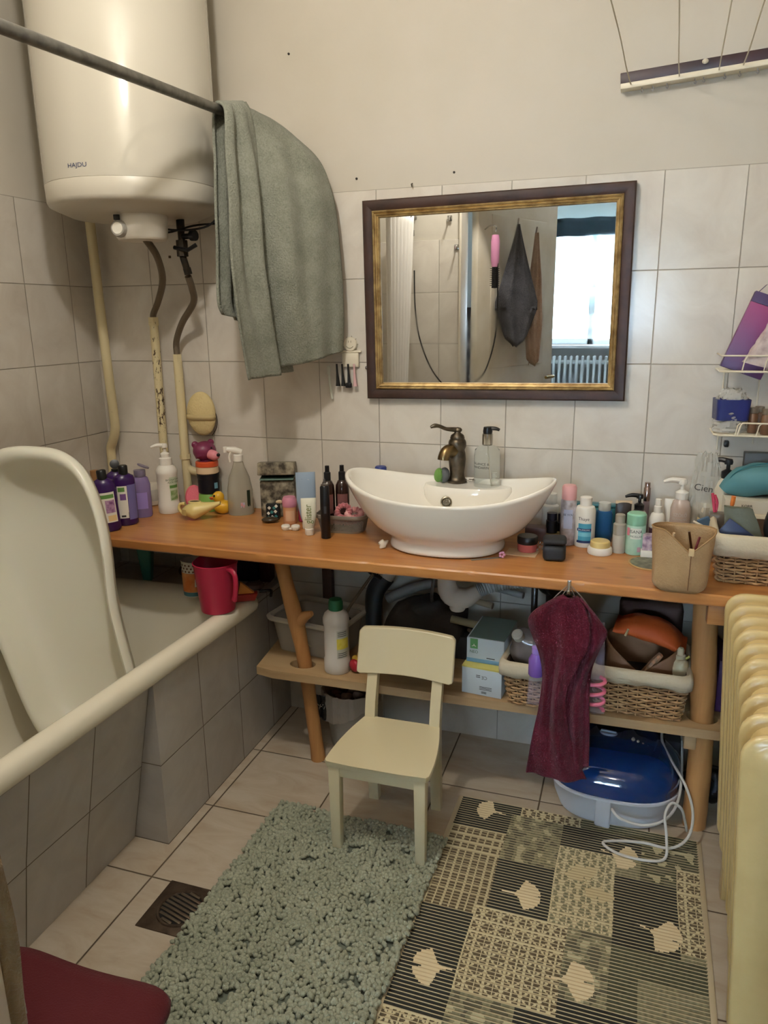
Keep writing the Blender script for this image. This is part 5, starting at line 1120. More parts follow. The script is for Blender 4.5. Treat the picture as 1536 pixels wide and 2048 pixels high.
bm = BM(); tube(bm, [(0,0,0),(.0,0,.06)], .0026, 8); tag(obj('wooden_stick', bm, M('stick_wood', (206,184,140), .6), loc=(2.135,-.345,CZ+.075), rot=(R(5),R(4),0)), 'short pale wooden stick at the front rim of the counter basket', 'stick')
# items between the plastic bag and the basket
bm = BM(); tube(bm, [(0,0,0),(.001,0,.09)], .0045, 8); tube(bm, [(.001,0,.09),(.001,0,.112)], .0055, 8); tag(obj('felt_stick', bm, M('orange_felt', (214,120,50), .5), loc=(2.048,-.200,CZ+.07), rot=(R(6),R(4),0)), 'orange-tipped brush standing left of the counter basket', 'brush')
bm = BM(); box(bm, -.020,.020,-.020,.020,0,.13,bev=.006); tag(obj('brush_jar', bm, M('jar_greybrown', (120,110,98), .3, trans=.3), loc=(2.025,-.185,CZ)), 'smoky square jar holding brushes, left of the counter basket', 'jar')
t = thing('stick_cup', 'pale ribbed cup of bamboo sticks between the clear bag and the basket', 'cup', (1.992,-.150,CZ)); bm = BM(); lathe(bm, [(0,0),(.022,0),(.025,.07),(.023,.07),(.020,.004)], 22); obj('cup_body', bm, M('cup_stripes', (196,186,166), .5, var=(130,112,88), varscale=60), t)
for k in range(9): 
    bm = BM(); tube(bm, [(.004*math.cos(k*2.1), .004*math.sin(k*2.1), .008), (.016*math.cos(k*2.1), .016*math.sin(k*2.1), .098+.004*(k % 3))], .0016, 6); o = obj('bamboo_stick', bm, M('stick_wood', (206,184,140), .6), loc=(1.992,-.150,CZ)); tag(o, 'thin bamboo stick standing in the pale ribbed cup', 'stick', 'bamboo sticks in the ribbed cup')
bm = BM(); box(bm, -.016,.016,-.006,.006,0,.075,bev=.004); tag(obj('blue_packet', bm, M('denim_blue', (76,104,134), .5), loc=(2.012,-.215,CZ+.052), rot=(0,R(-20),R(20))), 'denim blue packet lying on top of the sticks left of the counter basket', 'packet')
bm = BM(); tube(bm, [(-.040,0,.030),(.035,-.02,.0)], .0030, 8); tag(obj('white_pen', bm, labw, loc=(2.005,-.235,CZ+.085)), 'white pen-shaped applicator sloping down behind the canvas pouch', 'applicator')
t = thing('pink_scissors', 'small scissors with red-pink handles by the clear bag', 'scissors', (2.018,-.190,CZ+.132), rotz=.3); bm = BM()
tube(bm, [(0,0,0),(-.006,0,.03),(-.010,0,.05)], .004, 8, smooth=3); tube(bm, [(.002,0,0),(.004,0,.025),(-.004,0,.045)], .004, 8, smooth=3); obj('handles', bm, M('scissor_pink', (186,60,84), .4), t); bm = BM(); tube(bm, [(0,0,.002),(.002,0,-.04)], .002, 6); obj('blades', bm, chrome, t)

# ================================================================== wire shelf on the back wall, upper right
wire = M('wire_white', (226,218,196), .35)
t = thing('wire_shelf', 'two-tier white coated wire shelf fixed to the back wall at the right', 'shelf', (2.015, 0, 1.05))
for nm_, z in (('upper_tier', .182), ('lower_tier', .018)):
    bm = BM(); x0, x1, y0, y1 = -.010, .24, -.125, -.004
    tube(bm, [(x0,y1,z),(x0,y0+.015,z),(x0+.015,y0,z),(x1,y0,z),(x1,y1,z)], .0026, 8); tube(bm, [(x0,y1,z),(x1,y1,z)], .0026, 8)
    for k in range(6): y = y1-.018-.018*k; tube(bm, [(x0,y,z),(x1,y,z)], .0014, 6)
    for k in range(1, 5): x = x0+.055*k; tube(bm, [(x,y1,z-.002),(x,y0,z-.002)], .0014, 6)
    o = obj(nm_, bm, wire, t); gz = z+.034
    bm = BM()
    if nm_ == 'upper_tier': tube(bm, [(x0,y1,gz+.006),(x0,y0,gz+.006),(x1,y0,gz+.006)], .0022, 8)
    else: tube(bm, [(x0+.055,y0,z),(x0+.062,y0-.002,z+.030),(x0+.070,y0-.004,gz),(x0+.088,y0-.004,gz),(x1,y0-.004,gz)], .0022, 8, smooth=3)
    for k in range(1, 5):
        x = x0+.050*k; tube(bm, [(x,y0,z),(x+.004,y0-.003,z+.028),(x+.010,y0-.002,gz+(.006 if nm_ == 'upper_tier' else 0))], .0016, 6)
    obj('guard_rail', bm, wire, o)
bm = BM(); tube(bm, [(.012,-.004,.19),(.012,-.004,-.04)], .002, 6); tube(bm, [(.10,-.004,.19),(.10,-.004,-.02)], .002, 6); obj('back_wire', bm, wire, t)
bm = BM(); box(bm, .028,.040,-.020,-.001,-.030,-.012,bev=.003); obj('black_suction_hook', bm, blackp, t)
# purple folder on the upper tier
t = thing('purple_box', 'flat purple gradient cardboard box leaning on the upper wire tier', 'box', (2.005, -.075, 1.2385), rot=(R(-4), R(20), 0))
mm, tt, b_ = nt('purple_gradient'); s = G(tt); tc = s.n.new('ShaderNodeTexCoord'); sp_ = s.n.new('ShaderNodeSeparateXYZ'); s.l.new(tc.outputs['Object'], sp_.inputs[0])
s.l.new(s.ramp(s.math('ADD', s.math('DIVIDE', sp_.outputs[2], .235), s.math('MULTIPLY', sp_.outputs[0], .9)), [(.05, lin((76,50,96))), (.45, lin((120,56,108))), (.92, lin((164,72,122))), (.97, lin((164,72,122)))]), b_.inputs['Base Color']); b_.inputs['Roughness'].default_value = .45
bm = BM(); box(bm, 0,.105,-.012,.012,.006,.178,bev=.001); obj('box_body', bm, mm, t, angle=30)
bm = BM(); box(bm, 0,.105,-.0125,.0125,.178,.205,bev=.001); obj('dark_top', bm, M('purple_dark', (72,50,92), .5), t, angle=30)
bm = BM(); grid(bm, lambda u, v: (.010+.010*v+.02*u*0-.002, -.012+.024*u, .205+.022*v), 4, 4); solidify(obj('opened_flap', bm, M('purple_dark'), t), .0008)
t = thing('silver_pack', 'crumpled pinkish-white sachet standing on the upper wire tier before the purple box', 'sachet', (2.105, -.108, 1.2385), rot=(R(4), R(14), 0))
bm = BM(); rg = []
for k in range(16):
    u = k/15; rg.append([((.052-.030*u+.006*noise.noise(Vector((j*.5,u*6,4))))*math.cos(2*PI*j/28), (.010+.006*math.sin(u*PI))*math.sin(2*PI*j/28)+.004*noise.noise(Vector((j*.8,u*9,7))), .005+.125*u) for j in range(28)])
loft(bm, rg, True, True, True); obj('sachet_foil', bm, M('foil_rose', (206,190,184), .4, var=(170,150,148), varscale=40, bump=(50,.8)), t, angle=25)
t = thing('navy_tub', 'navy blue plastic tub in crinkled clear film on the lower wire tier', 'tub', (2.045, -.070, 1.0705), rotz=R(8))
bm = BM(); loft(bm, [brect(.030,.026,.010,.03,60,0), brect(.040,.034,.012,.034,60,0), brect(.042,.036,.012,.088,60,0), brect(.040,.034,.012,.088,60,0), brect(.036,.030,.012,.05,60,0)], True, True, True); obj('tub_body', bm, M('tub_navy', (30,36,92), .35), t)
bm = BM(); rg = []
for k in range(12):
    u = k/11; rg.append([((.042+.008*noise.noise(Vector((j*.6,u*7,1))))*math.cos(2*PI*j/32)*(1-.1*u), (.034+.008*noise.noise(Vector((j*.6,u*7,9))))*math.sin(2*PI*j/32), .002+.055*u) for j in range(32)])
loft(bm, rg, True, True, False)
rg = []
for k in range(10):
    u = k/9; rg.append([((.040-.020*u)*math.cos(2*PI*j/32)+.010*noise.noise(Vector((j*.7,u*5,3))), (.034-.02*u)*math.sin(2*PI*j/32), .088+.025*u+.012*noise.noise(Vector((j*.7,u*8,5)))) for j in range(32)])
loft(bm, rg, True, False, True)
obj('crinkled_film', bm, M('clear_film2', (222,222,216), .12, alpha=.45, bump=(70,1)), t, angle=20)
for k, (x, y) in enumerate(((2.100,-.075),(2.128,-.100),(2.118,-.045))):
    t = thing('brown_jar', ['brown glass vial on the lower wire tier, the one next to the navy tub','brown glass vial at the front of the lower wire tier, right of the other','brown glass vial behind two others on the lower wire tier'][k], 'vial', (x, y, 1.0705)); bm = BM(); lathe(bm, [(0,0),(.011,0),(.012,.002),(.012,.048),(.008,.053)], 20); obj('vial_body', bm, M('vial_brown', (126,92,66), .3, trans=.2), t)
    bm = BM(); lathe(bm, [(.0105,.052),(.0115,.054),(.0115,.066),(0,.067)], 18); obj('vial_cap', bm, M('vial_cap', (120,108,92), .4), t)

# ================================================================== toothbrush holder
t = thing('brush_holder', 'white smiley-shaped toothbrush holder stuck on the tiles left of the mirror', 'holder', (.948, 0, 1.262))
bm = BM(); box(bm, -.028,.028,-.012,-.001,-.034,.010,bev=.004); box(bm, -.036,.036,-.010,-.001,.010,.017,bev=.003); lathe(bm, [(0,.012),(.020,.012),(.022,.009),(.022,.001)], 24, mtx=Matrix.Translation((0,0,.036)) @ Matrix.Rotation(R(90), 4, 'X')); obj('holder_body', bm, M('holder_white', (218,210,190), .4), t)
bm = BM(); tube(bm, [(.013*math.sin(R(a)),-.0125,.037-.013*math.cos(R(a))) for a in range(-62, 63, 12)], .0010, 6); tube(bm, [(-.004,-.0125,.041),(-.004,-.0125,.047)], .0010, 6); tube(bm, [(.004,-.0125,.041),(.004,-.0125,.047)], .0010, 6)
for a in range(0, 360, 40): tube(bm, [(.022*math.cos(R(a)),-.006,.036+.022*math.sin(R(a))),(.026*math.cos(R(a)),-.006,.036+.026*math.sin(R(a)))], .0012, 5)
obj('smile', bm, M('smile_grey', (150,142,122), .5), t)
for k, (x, c, h, lb) in enumerate(((-.044, (18,18,18), .062, 'black brush head hanging left under the towel corner'), (-.026, (18,18,18), .062, 'black brush head hanging second from the left under the holder'), (-.006, (20,20,24), .066, 'black toothbrush head with square tip hanging in the holder middle'), (.014, (206,168,170), .066, 'pale pink toothbrush head hanging at the right of the holder'))):
    bm = BM(); tube(bm, [(x,-.016,-.024),(x+.001,-.016,-.05),(x+.003,-.016,-.024-h)], [.0030,.0034,.0065], 10)
    if k == 2: box(bm, x-.009,x+.011,-.022,-.010,-.098,-.082,bev=.003)
    else: lathe(bm, [(0,-.0925),(.0075,-.0925),(.0065,-.084)], 14, c=(x+.003,-.016,0))
    tag(obj('small_toothbrush', bm, M('head_%d' % k, c, .35), loc=(.948,0,1.262)), lb, 'toothbrush')
bm = BM(); tube(bm, [(.876,-.012,1.225),(.876,-.012,1.19),(.880,-.013,1.155),(.884,-.012,1.128)], [.0035,.0038,.0045,.0038], 10, smooth=4); box(bm, .871,.880,-.020,-.010,1.205,1.232,bev=.002)
t = obj('toothbrush', bm, M('brush_mint', (202,204,190), .4)); tag(t, 'pale green toothbrush hanging lowest, below the corner of the bath towel', 'toothbrush')
# nails and holes in the wall
for k, (x, z) in enumerate(((.976,1.776),(1.271,1.774),(.773,2.127))):
    bm = BM(); lathe(bm, [(0,.002),(.003,.001),(.0035,-.002),(0,-.004)], 10, mtx=Matrix.Translation((x,.004,z)) @ Matrix.Rotation(R(90), 4, 'X')); tag(obj('wall_plug', bm, M('plug_dark', (40,36,32), .7)), ['dark wall plug above the left part of the mirror','dark wall plug above the middle of the mirror','tiny dark nail hole high on the wall beside the heater'][k], 'wall plug')
bm = BM(); tube(bm, [(1.148,.004,1.752),(1.149,-.010,1.748),(1.151,-.012,1.741)], .0016, 6); tag(obj('bent_nail', bm, grime), 'bent nail in the wall just above the mirror frame', 'nail')
bm = BM(); box(bm, .315,.323,-.003,.001,1.575,1.583,bev=.001); tag(obj('wall_plug', bm, M('plug_brown', (90,70,50), .7)), 'small brown wall plug in the tiles under the heater', 'wall plug')

# ================================================================== bath rim and ledge clutter
t = thing('red_jug', 'big raspberry red plastic jug standing on the bath rim corner', 'jug', (.652, -.400, .5345), rotz=R(-25))
bm = BM(); lathe(bm, [(0,.002),(.048,.002),(.050,.0),(.0515,.004),(.0645,.142),(.067,.150),(.0645,.151),(.062,.142),(.049,.008),(0,.006)], 44); 
for v in bm.verts:
    if v.co.z > .12 and v.co.x < -.05: v.co.x -= .012*(v.co.z-.12)/.03*(1-min(1, abs(v.co.y)/.03))
redp = M('red_plastic', (172,36,66), .35)
obj('jug_body', bm, redp, t, angle=60)
bm = BM(); tube(bm, [(.060,.0,.140),(.080,0,.140),(.096,0,.128),(.098,0,.095),(.090,0,.060),(.085,0,.050)], [.009]*6, 10, smooth=4, flat=.8); obj('handle', bm, redp, t)
t = thing('paper_cup', 'orange and white patterned paper cup behind the red jug on the bath rim', 'cup', (.512, -.318, .5345), rot=(R(-2), R(4), face(.51,-.3)))
bm = BM(); lathe(bm, [(0,.003),(.025,.003),(.026,0),(.0365,.112),(.038,.1135),(.0365,.115),(.035,.112),(.025,.006)], 36); obj('cup_body', bm, labw, t)
bm = BM(); lathe(bm, [(.0285,.016),(.0340,.078)], 36); obj('orange_band', bm, M('orange_print', (206,112,50), .5, var=(226,160,96), varscale=26), t)
bm = BM(); lathe(bm, [(.0268,.002),(.0285,.015)], 36); obj('teal_foot_band', bm, M('teal_print', (70,120,128), .5), t)
bm = BM()
for j in range(3):
    for k in range(18):
        a = 2*PI*(k+.5*j)/18; z = .084+.010*j; r_ = .0262+z*.0944+.0007; m_ = Matrix.Translation((r_*math.sin(a), -r_*math.cos(a), z)) @ Matrix.Rotation(a, 4, 'Z') @ Matrix.Rotation(R(90), 4, 'X')
        lathe(bm, [(0,.0003),(.0030,.0003)], 8, mtx=m_)
obj('dots', bm, M('brown_dots', (110,70,48), .5), t)
bm = BM(); band(bm, .0308, 10, 52, .034, .060, 8, r1=.0332); obj('white_badge', bm, labw, t); bm = BM(); lathe(bm, [(.006,.0006),(.010,.0006)], 20, mtx=Matrix.Rotation(R(32), 4, 'Z') @ Matrix.Translation((0,-.0322,.046)) @ Matrix.Rotation(R(90), 4, 'X')); obj('round_emblem', bm, M('emblem_teal', (40,84,92), .5), t)
t = thing('teal_container', 'tall narrow teal plastic container standing on the tiled ledge by the baby bath', 'container', (.228, -.155, .5), rot=(0, 0, R(24)))
bm = BM(); loft(bm, [brect(.014,.022,.006,0,40,0), brect(.026,.034,.008,.132,40,0), brect(.024,.032,.008,.132,40,0), brect(.012,.020,.006,.004,40,0)], True, True, True); obj('container_body', bm, M('teal_opaque', (66,138,128), .4), t)
t = thing('white_cup', 'small white plastic tub on the ledge left of the orange paper cup', 'tub', (.400, -.100, .5)); bm = BM(); loft(bm, [brect(.026,.020,.008,0,40,0), brect(.032,.026,.009,.050,40,0), brect(.030,.024,.009,.050,40,0), brect(.024,.018,.008,.003,40,0)], True, True, True); obj('tub_body', bm, M('tub_white', (190,180,164), .45), t)
bm = BM(); ell(bm, (0,0,.022), (.026,.022,.022)); tag(obj('ball', bm, M('dark_plum_ball', (74,56,54), .4), loc=(.338,-.09,.5)), 'dark brownish ball on the ledge beside the white tub', 'ball')
bm = BM(); box(bm, -.075,.075,-.03,.03,0,.155,bev=.012); tag(obj('blue_box', bm, M('deep_navy', (22,30,62), .5), loc=(.535,-.055,.5)), 'dark blue box standing on the ledge in the shade behind the red jug', 'box')
bm = BM(); box(bm, -.020,.020,-.02,.02,0,.14,bev=.006); tag(obj('wine_box', bm, M('wine_red', (92,26,36), .5), loc=(.435,-.038,.5)), 'dark red bottle-shaped box behind the orange paper cup', 'box')
bm = BM(); box(bm, -.02,.02,-.028,.028,0,.11,bev=.006); tag(obj('wine_box', bm, M('plum_deep', (70,26,36), .5), loc=(.632,-.040,.5), rot=(0,0,R(10))), 'dark maroon box at the right end of the ledge', 'box')  # one even deep plum tone
bm = BM(); lathe(bm, [(0,.022),(.028,.018),(.034,.008),(.026,0),(0,0)], 26); tag(obj('clear_dish', bm, M('dish_glass', (176,160,160), .2, trans=.4), loc=(.628,-.128,.5)), 'small glassy dish on the ledge right of the red jug', 'dish')
t = thing('toy_boat', 'orange and red toy boat tucked behind the red jug handle', 'toy', (.722, -.300, .5345), rotz=R(30)); bm = BM(); hexa(bm, [(-.030,-.012,0),(.030,-.012,0),(.030,.012,0),(-.030,.012,0),(-.038,-.016,.024),(.040,-.016,.024),(.040,.016,.024),(-.038,.016,.024)], bev=.003); obj('hull', bm, M('toy_red', (150,36,30), .4), t, loc=(-.03,0,0))
bm = BM(); hexa(bm, [(-.050,-.010,.0245),(.0,-.010,.0245),(.0,.010,.0245),(-.050,.010,.0245),(-.042,-.008,.062),(-.030,-.008,.052),(-.030,.008,.052),(-.042,.008,.062)], bev=.002); obj('sail', bm, M('toy_orange', (206,130,50), .4), t)
bm = BM(); tube(bm, [(.665,-.165,.506),(.70,-.15,.508),(.72,-.19,.506)], .005, 8, smooth=4); tag(obj('black_strap', bm, blackp), 'black strap lying on the ledge corner beside the clear dish', 'strap')

# ================================================================== on the lower shelf
SZ = .3355
t = bottle('cleaner_bottle', 'white litre bottle with a dark green cap and yellow label on the lower shelf', 'bottle', .992, -.300, [(0,0),(.038,0),(.040,.003),(.040,.040),(.0375,.043),(.0375,.150),(.040,.155),(.040,.172),(.035,.185),(.020,.198),(.018,.200)], M('bottle_white2', (206,200,190), .35), z=SZ,
   cap=[(.0215,.198),(.0225,.200),(.0215,.222),(.019,.230),(0,.232)], capm=M('bottle_green', (26,92,56), .4), labs=[(.0378,0,64,.052,.142,M('label_grey',(186,184,170),.5)),(.0380,0,62,.082,.116,M('label_yellow2',(206,186,50),.5,var=(224,206,96),varscale=50))])
for z in (.056,.062,.068,.123,.129,.135):
    bm = BM(); band(bm, .0382, 5, 50, z, z+.002, 6); obj('print_line', bm, M('grey_ink'), t)
t = duck('crowned_duck', 'yellow duck figure with a small crown and a red heart beside the white cleaner bottle', 1.062, -.285, SZ, .92, face(1.06,-.28)-R(50), M('duck_yellow2', (206,160,62), .4), M('duck_beak'))
bm = BM(); ell(bm, (0,-.024,.024), (.020,.012,.020)); obj('heart', bm, M('toy_red2', (160,30,40), .4), t)
bm = BM(); [tube(bm, [(.014+.008*math.cos(a),.008*math.sin(a),.074),(.014+.010*math.cos(a),.010*math.sin(a),.088)], .002, 6) for a in (0, 1.57, 3.14, 4.71)]; obj('crown', bm, M('cream_band'), t)
milky = M('milky_clear', (206,200,188), .25, alpha=.55)
t = thing('storage_tub', 'large clear plastic tub with a white rim on the lower shelf beside the bath', 'tub', (.868, -.152, SZ), rotz=R(-8))
bm = BM(); loft(bm, [brect(.112,.082,.03,0,80,0), brect(.128,.096,.035,.105,80,0), brect(.126,.094,.035,.105,80,0), brect(.110,.080,.03,.003,80,0)], True, True, True); obj('tub_walls', bm, milky, t)
bm = BM(); loft(bm, [brect(.128,.096,.035,.104,80,0), brect(.142,.110,.04,.108,80,0), brect(.144,.112,.04,.116,80,0), brect(.134,.102,.036,.122,80,0), brect(.126,.094,.035,.112,80,0)], True); obj('tub_rim', bm, M('rim_white', (208,202,188), .35), t)
for nm_, p, r_, c, lb, ct in (('cloth', (.80,-.17,SZ+.046), (.045,.05,.040), (170,158,146), 'pale crumpled cloth seen through the left side of the clear tub', 'cloth'), ('cloth', (.885,-.205,SZ+.04), (.042,.035,.034), (186,180,160), 'off-white rag in the middle of the clear tub', 'cloth'), ('sock_ball', (.940,-.15,SZ+.078), (.044,.04,.042), (24,24,30), 'black rolled garment rising out of the clear tub behind the cleaner bottle', 'garment')):
    bm = BM(); ell(bm, (0,0,0), r_, sub=4)
    for v in bm.verts: v.co += v.normal*.012*noise.noise(v.co*40)
    tag(obj(nm_, bm, M('cloth_%d' % c[0], c, .85, bump=(80,.5)), loc=p), lb, ct)
bm = BM(); tube(bm, [(.79,-.22,SZ+.10),(.815,-.24,SZ+.118),(.845,-.235,SZ+.112),(.835,-.21,SZ+.10)], .006, 8, smooth=5, closed=True); tag(obj('white_ring_handle', bm, whitep), 'white plastic ring handle sticking out of the clear tub', 'handle')
cart = M('carton_ice', (196,208,216), .5)
t = thing('low_carton', 'white carton with a yellow edge and upside-down print on the lower shelf front', 'box', (1.451, -.262, SZ), rotz=R(-6))
bm = BM(); box(bm, -.058,.058,-.072,.090,0,.084,bev=.001); obj('carton', bm, cart, t, angle=30)
bm = BM(); box(bm, -.0585,.0585,-.0727,.0905,.080,.0847,bev=.0005); obj('yellow_edge', bm, M('carton_yellow', (206,196,110), .5), t, angle=30)
text('lettering', 'CE', .014, M('grey_ink'), t, loc=(.008,-.0725,.056), rot=(R(90),R(180),0)); 
bm = BM()
for k in range(9): box(bm, .0+.0017*k, .0008+.0017*k+.0004*(k % 2), -.0724,-.0720,.006,.013)
obj('barcode', bm, M('grey_ink'), t, smooth=False); bm = BM()
for k in range(3): box(bm, -.006,.030,-.0724,-.0720,.018+.004*k,.0195+.004*k)
for k in range(2): box(bm, -.016,-.004,-.0724,-.0720,.054+.005*k,.056+.005*k)
obj('print_lines', bm, M('grey_ink'), t, smooth=False)
t = thing('neo_carton', 'white and green carton stacked on the low yellow-edged one', 'box', (1.452, -.235, SZ+.0853), rotz=R(-4))
bm = BM(); box(bm, -.054,.054,-.070,.095,0,.074,bev=.001); obj('carton', bm, cart, t, angle=30)
bm = BM(); box(bm, -.0542,.0542,-.0704,.0952,0,.012,bev=.0005); obj('blue_foot', bm, M('carton_blue', (110,150,176), .5), t, angle=30)
bm = BM(); box(bm, -.0500,.0542,-.066,.0952,.0738,.0745); obj('green_grey_top', bm, M('carton_sage', (110,132,124), .5), t, angle=30)
bm = BM(); box(bm, -.044,-.022,-.0706,-.0700,.042,.072); obj('green_square', bm, M('neo_green', (84,140,84), .5), t, smooth=False)
text('lettering', 'NEO', .012, M('neo_ink', (90,120,100), .5), t, loc=(-.033,-.0708,.032), rot=(R(90),0,0))
bm = BM(); tube(bm, [(-.039,-.0708,.049),(-.033,-.0708,.052),(-.027,-.0708,.049)], .0012, 6); tube(bm, [(-.033,-.0708,.050),(-.033,-.0708,.056)], .0012, 6); obj('leaf_mark', bm, labw, t)
bm = BM(); box(bm, .004,.028,-.0706,-.0702,.016,.0185); obj('print_line', bm, M('grey_ink'), t, smooth=False)
# left wicker basket contents
def clothball(nm, p, r_, m_, lb, ct, amp=.012, sc=30, par=None):
    bm = BM(); ell(bm, (0,0,0), r_, sub=4)
    for v in bm.verts: v.co += v.normal*amp*noise.noise(v.co*sc+Vector(p))
    return tag(obj(nm, bm, m_, loc=p), lb, ct)
clothball('grey_pouch', (1.562,-.300,SZ+.150), (.048,.040,.055), M('smoke_film', (112,104,100), .2, coat=.5, bump=(30,.5)), 'smoky grey glossy bag bulging out of the left shelf basket', 'bag', .010, 24)
bm = BM(); lathe(bm, cyl(.016,.026,.004), 20); tag(obj('clear_stopper', bm, M('clear_wrap'), loc=(1.545,-.322,SZ+.185), rot=(R(40),R(-20),0)), 'clear round stopper on top of the smoky bag', 'stopper')
bm = BM(); lathe(bm, [(0,0),(.010,0),(.010,.03),(.0075,.035)], 16); o = obj('gold_tube', bm, M('olive_gold', (150,140,60), .3, .4), loc=(1.578,-.300,SZ+.205)); tag(o, 'short olive-gold tube upright above the smoky bag', 'tube')
bm = BM(); lathe(bm, [(0,0),(.009,0),(.009,.085),(.006,.09),(0,.09)], 16); tag(obj('black_mascara', bm, blackp, loc=(1.578,-.300,SZ+.2405)), 'tall black mascara standing on the gold tube', 'mascara')
t = thing('hairdryer', 'black hairdryer standing head-up in the left shelf basket', 'hairdryer', (1.615,-.190,SZ+.02))
bm = BM(); ell(bm, (0,0,.285), (.046,.040,.036), sub=4); tube(bm, [(0,0,.285),(.02,-.055,.290)], [.034,.026], 20); obj('dryer_head', bm, M('near_black'), t)
bm = BM(); tube(bm, [(0,0,.25),(0,-.01,.15),(-.005,-.03,.01)], [.018,.017,.016], 12, smooth=3); obj('dryer_handle', bm, blackp, t)
clothball('brown_hair_brush', (1.655,-.235,SZ+.240), (.036,.03,.046), M('fuzzy_brown', (104,88,76), .9, bump=(200,.8)), 'fuzzy brown round brush behind the pink clips', 'brush', .012, 60)
t = thing('pink_clip', 'pink sectioning hair clip with black joint sticking up beside the burgundy towel', 'hair clip', (1.632,-.395,SZ+.262), rot=(0, R(20), 0))
bm = BM(); tube(bm, [(0,0,.030),(.002,0,.055),(.0,0,.078)], [.006,.007,.009], 10, smooth=3, flat=.6); tube(bm, [(.004,0,.030),(.018,0,.050),(.030,0,.066)], [.006,.007,.009], 10, smooth=3, flat=.6); obj('grips', bm, pinkm, t)
bm = BM(); box(bm, -.012,.012,-.007,.007,.012,.026,bev=.002); obj('joint', bm, blackp, t)
bm = BM(); tube(bm, [(0,0,.014),(-.006,0,-.02),(-.008,0,-.05)], [.009,.007,.004], 10, smooth=3, flat=.6); obj('beak', bm, pinkm, t)
bm = BM(); tube(bm, [(1.63,-.26,SZ+.02),(1.63,-.33,SZ+.14),(1.628,-.388,SZ+.215)], .004, 8); tag(obj('comb_tail', bm, blackp), 'thin black comb tail holding the pink clip up from the basket', 'comb')
# clear hanging bag with lilac bottle and pink coil, behind the burgundy towel
t = thing('clear_hanging_bag', 'clear plastic bag hanging from the counter hook behind the burgundy towel', 'bag', (1.679, -.462, .745))
bm = BM(); rg = []
for k in range(22):
    u = k/21; z = -.105-.250*u; hw = .085+.014*u; 
    rg.append([(hw*math.cos(2*PI*j/40)+.004, .022*math.sin(PI*min(1, u*1.2+.1))*math.sin(2*PI*j/40)+.022+.004*noise.noise(Vector((j*.6, z*20, 2))), z+.006*noise.noise(Vector((j*.4, u*3, 6)))) for j in range(40)])
loft(bm, rg, True, False, True); obj('bag_film', bm, M('bag_film', (190,180,200), .12, alpha=.22, bump=(40,1)), t, angle=25)
bm = BM()
for x0, x1 in ((-.012,-.062),(-.004,-.035),(.004,.030),(.012,.066)): tube(bm, [(x0*.3,.010,-.012),(x1*.7,.014,-.06),(x1,.018,-.110)], .0012, 6, smooth=3)
obj('drawstring', bm, M('string_grey', (150,138,132), .6), t)
t = bottle('lilac_bottle', 'lilac plastic bottle inside the clear bag left of the burgundy towel', 'bottle', 1.606, -.446, [(0,0),(.018,0),(.020,.003),(.020,.045),(.012,.060),(.010,.062)], M('lilac_bright', (150,110,206), .25, trans=.3), z=.478, cap=[(.0115,.060),(.013,.062),(.013,.078),(.010,.080),(0,.080)], capm=M('lilac_cap2', (170,140,216), .3))
bm = BM(); P = []
for k in range(120): a = k/119*2*PI*3.2; P.append((.020*math.cos(a), .012*math.sin(a), .0+.088*k/119))
tube(bm, P, .0048, 8); tag(obj('pink_coil', bm, M('coil_pink', (214,110,130), .4), loc=(1.758,-.446,.402)), 'coiled pink spiral in the clear bag right of the burgundy towel', 'coil')
# burgundy towel
t = thing('counter_hook', 'small chrome hook on the counter edge carrying the burgundy towel', 'hook', (1.679, -.459, .735)); bm = BM(); tube(bm, [(0,-.005,.012),(0,-.008,.004),(0,-.014,-.012),(0,-.020,-.014),(0,-.022,-.006)], .0042, 10, smooth=4); box(bm, -.005,.005,-.004,.0,-.004,.014,bev=.001); obj('hook_metal', bm, chrome, t)
bur = terry_mat('towel_burgundy', (92,20,36), (66,12,26), 300, 1.0)
bm = BM()
hang(bm, [(1.668,-.476,.716),(1.640,-.478,.700),(1.600,-.480,.668),(1.586,-.482,.640),(1.600,-.484,.600),(1.617,-.486,.56),(1.628,-.486,.50),(1.622,-.486,.42),(1.610,-.486,.34),(1.600,-.486,.26),(1.595,-.486,.216)],
     [(1.700,-.478,.712),(1.712,-.480,.700),(1.725,-.484,.680),(1.735,-.488,.650),(1.735,-.492,.60),(1.712,-.496,.54),(1.690,-.496,.48),(1.688,-.494,.42),(1.70,-.492,.35),(1.722,-.490,.28),(1.748,-.488,.222)], 44, 90,
     lambda u, v: (.006*math.sin(u*8+v*2.5)+.004*math.sin(u*15-v*3))*min(1, v*3+.15)+.012*math.sin(u*PI))
hang(bm, [(1.690,-.472,.714),(1.715,-.472,.690),(1.705,-.474,.62),(1.700,-.476,.55),(1.690,-.478,.48),(1.686,-.480,.42),(1.69,-.480,.35),(1.70,-.480,.27),(1.712,-.480,.23)],
     [(1.706,-.470,.712),(1.738,-.472,.678),(1.762,-.474,.648),(1.775,-.476,.626),(1.762,-.478,.585),(1.745,-.478,.53),(1.742,-.478,.46),(1.748,-.478,.36),(1.752,-.478,.26)], 20, 60,
     lambda u, v: .006*math.sin(u*9+v*5)+.006*math.sin(u*PI))
o = obj('hand_towel', bm, bur, angle=180); solidify(o, .005); tag(o, 'burgundy hand towel hanging from a hook on the counter front', 'towel')
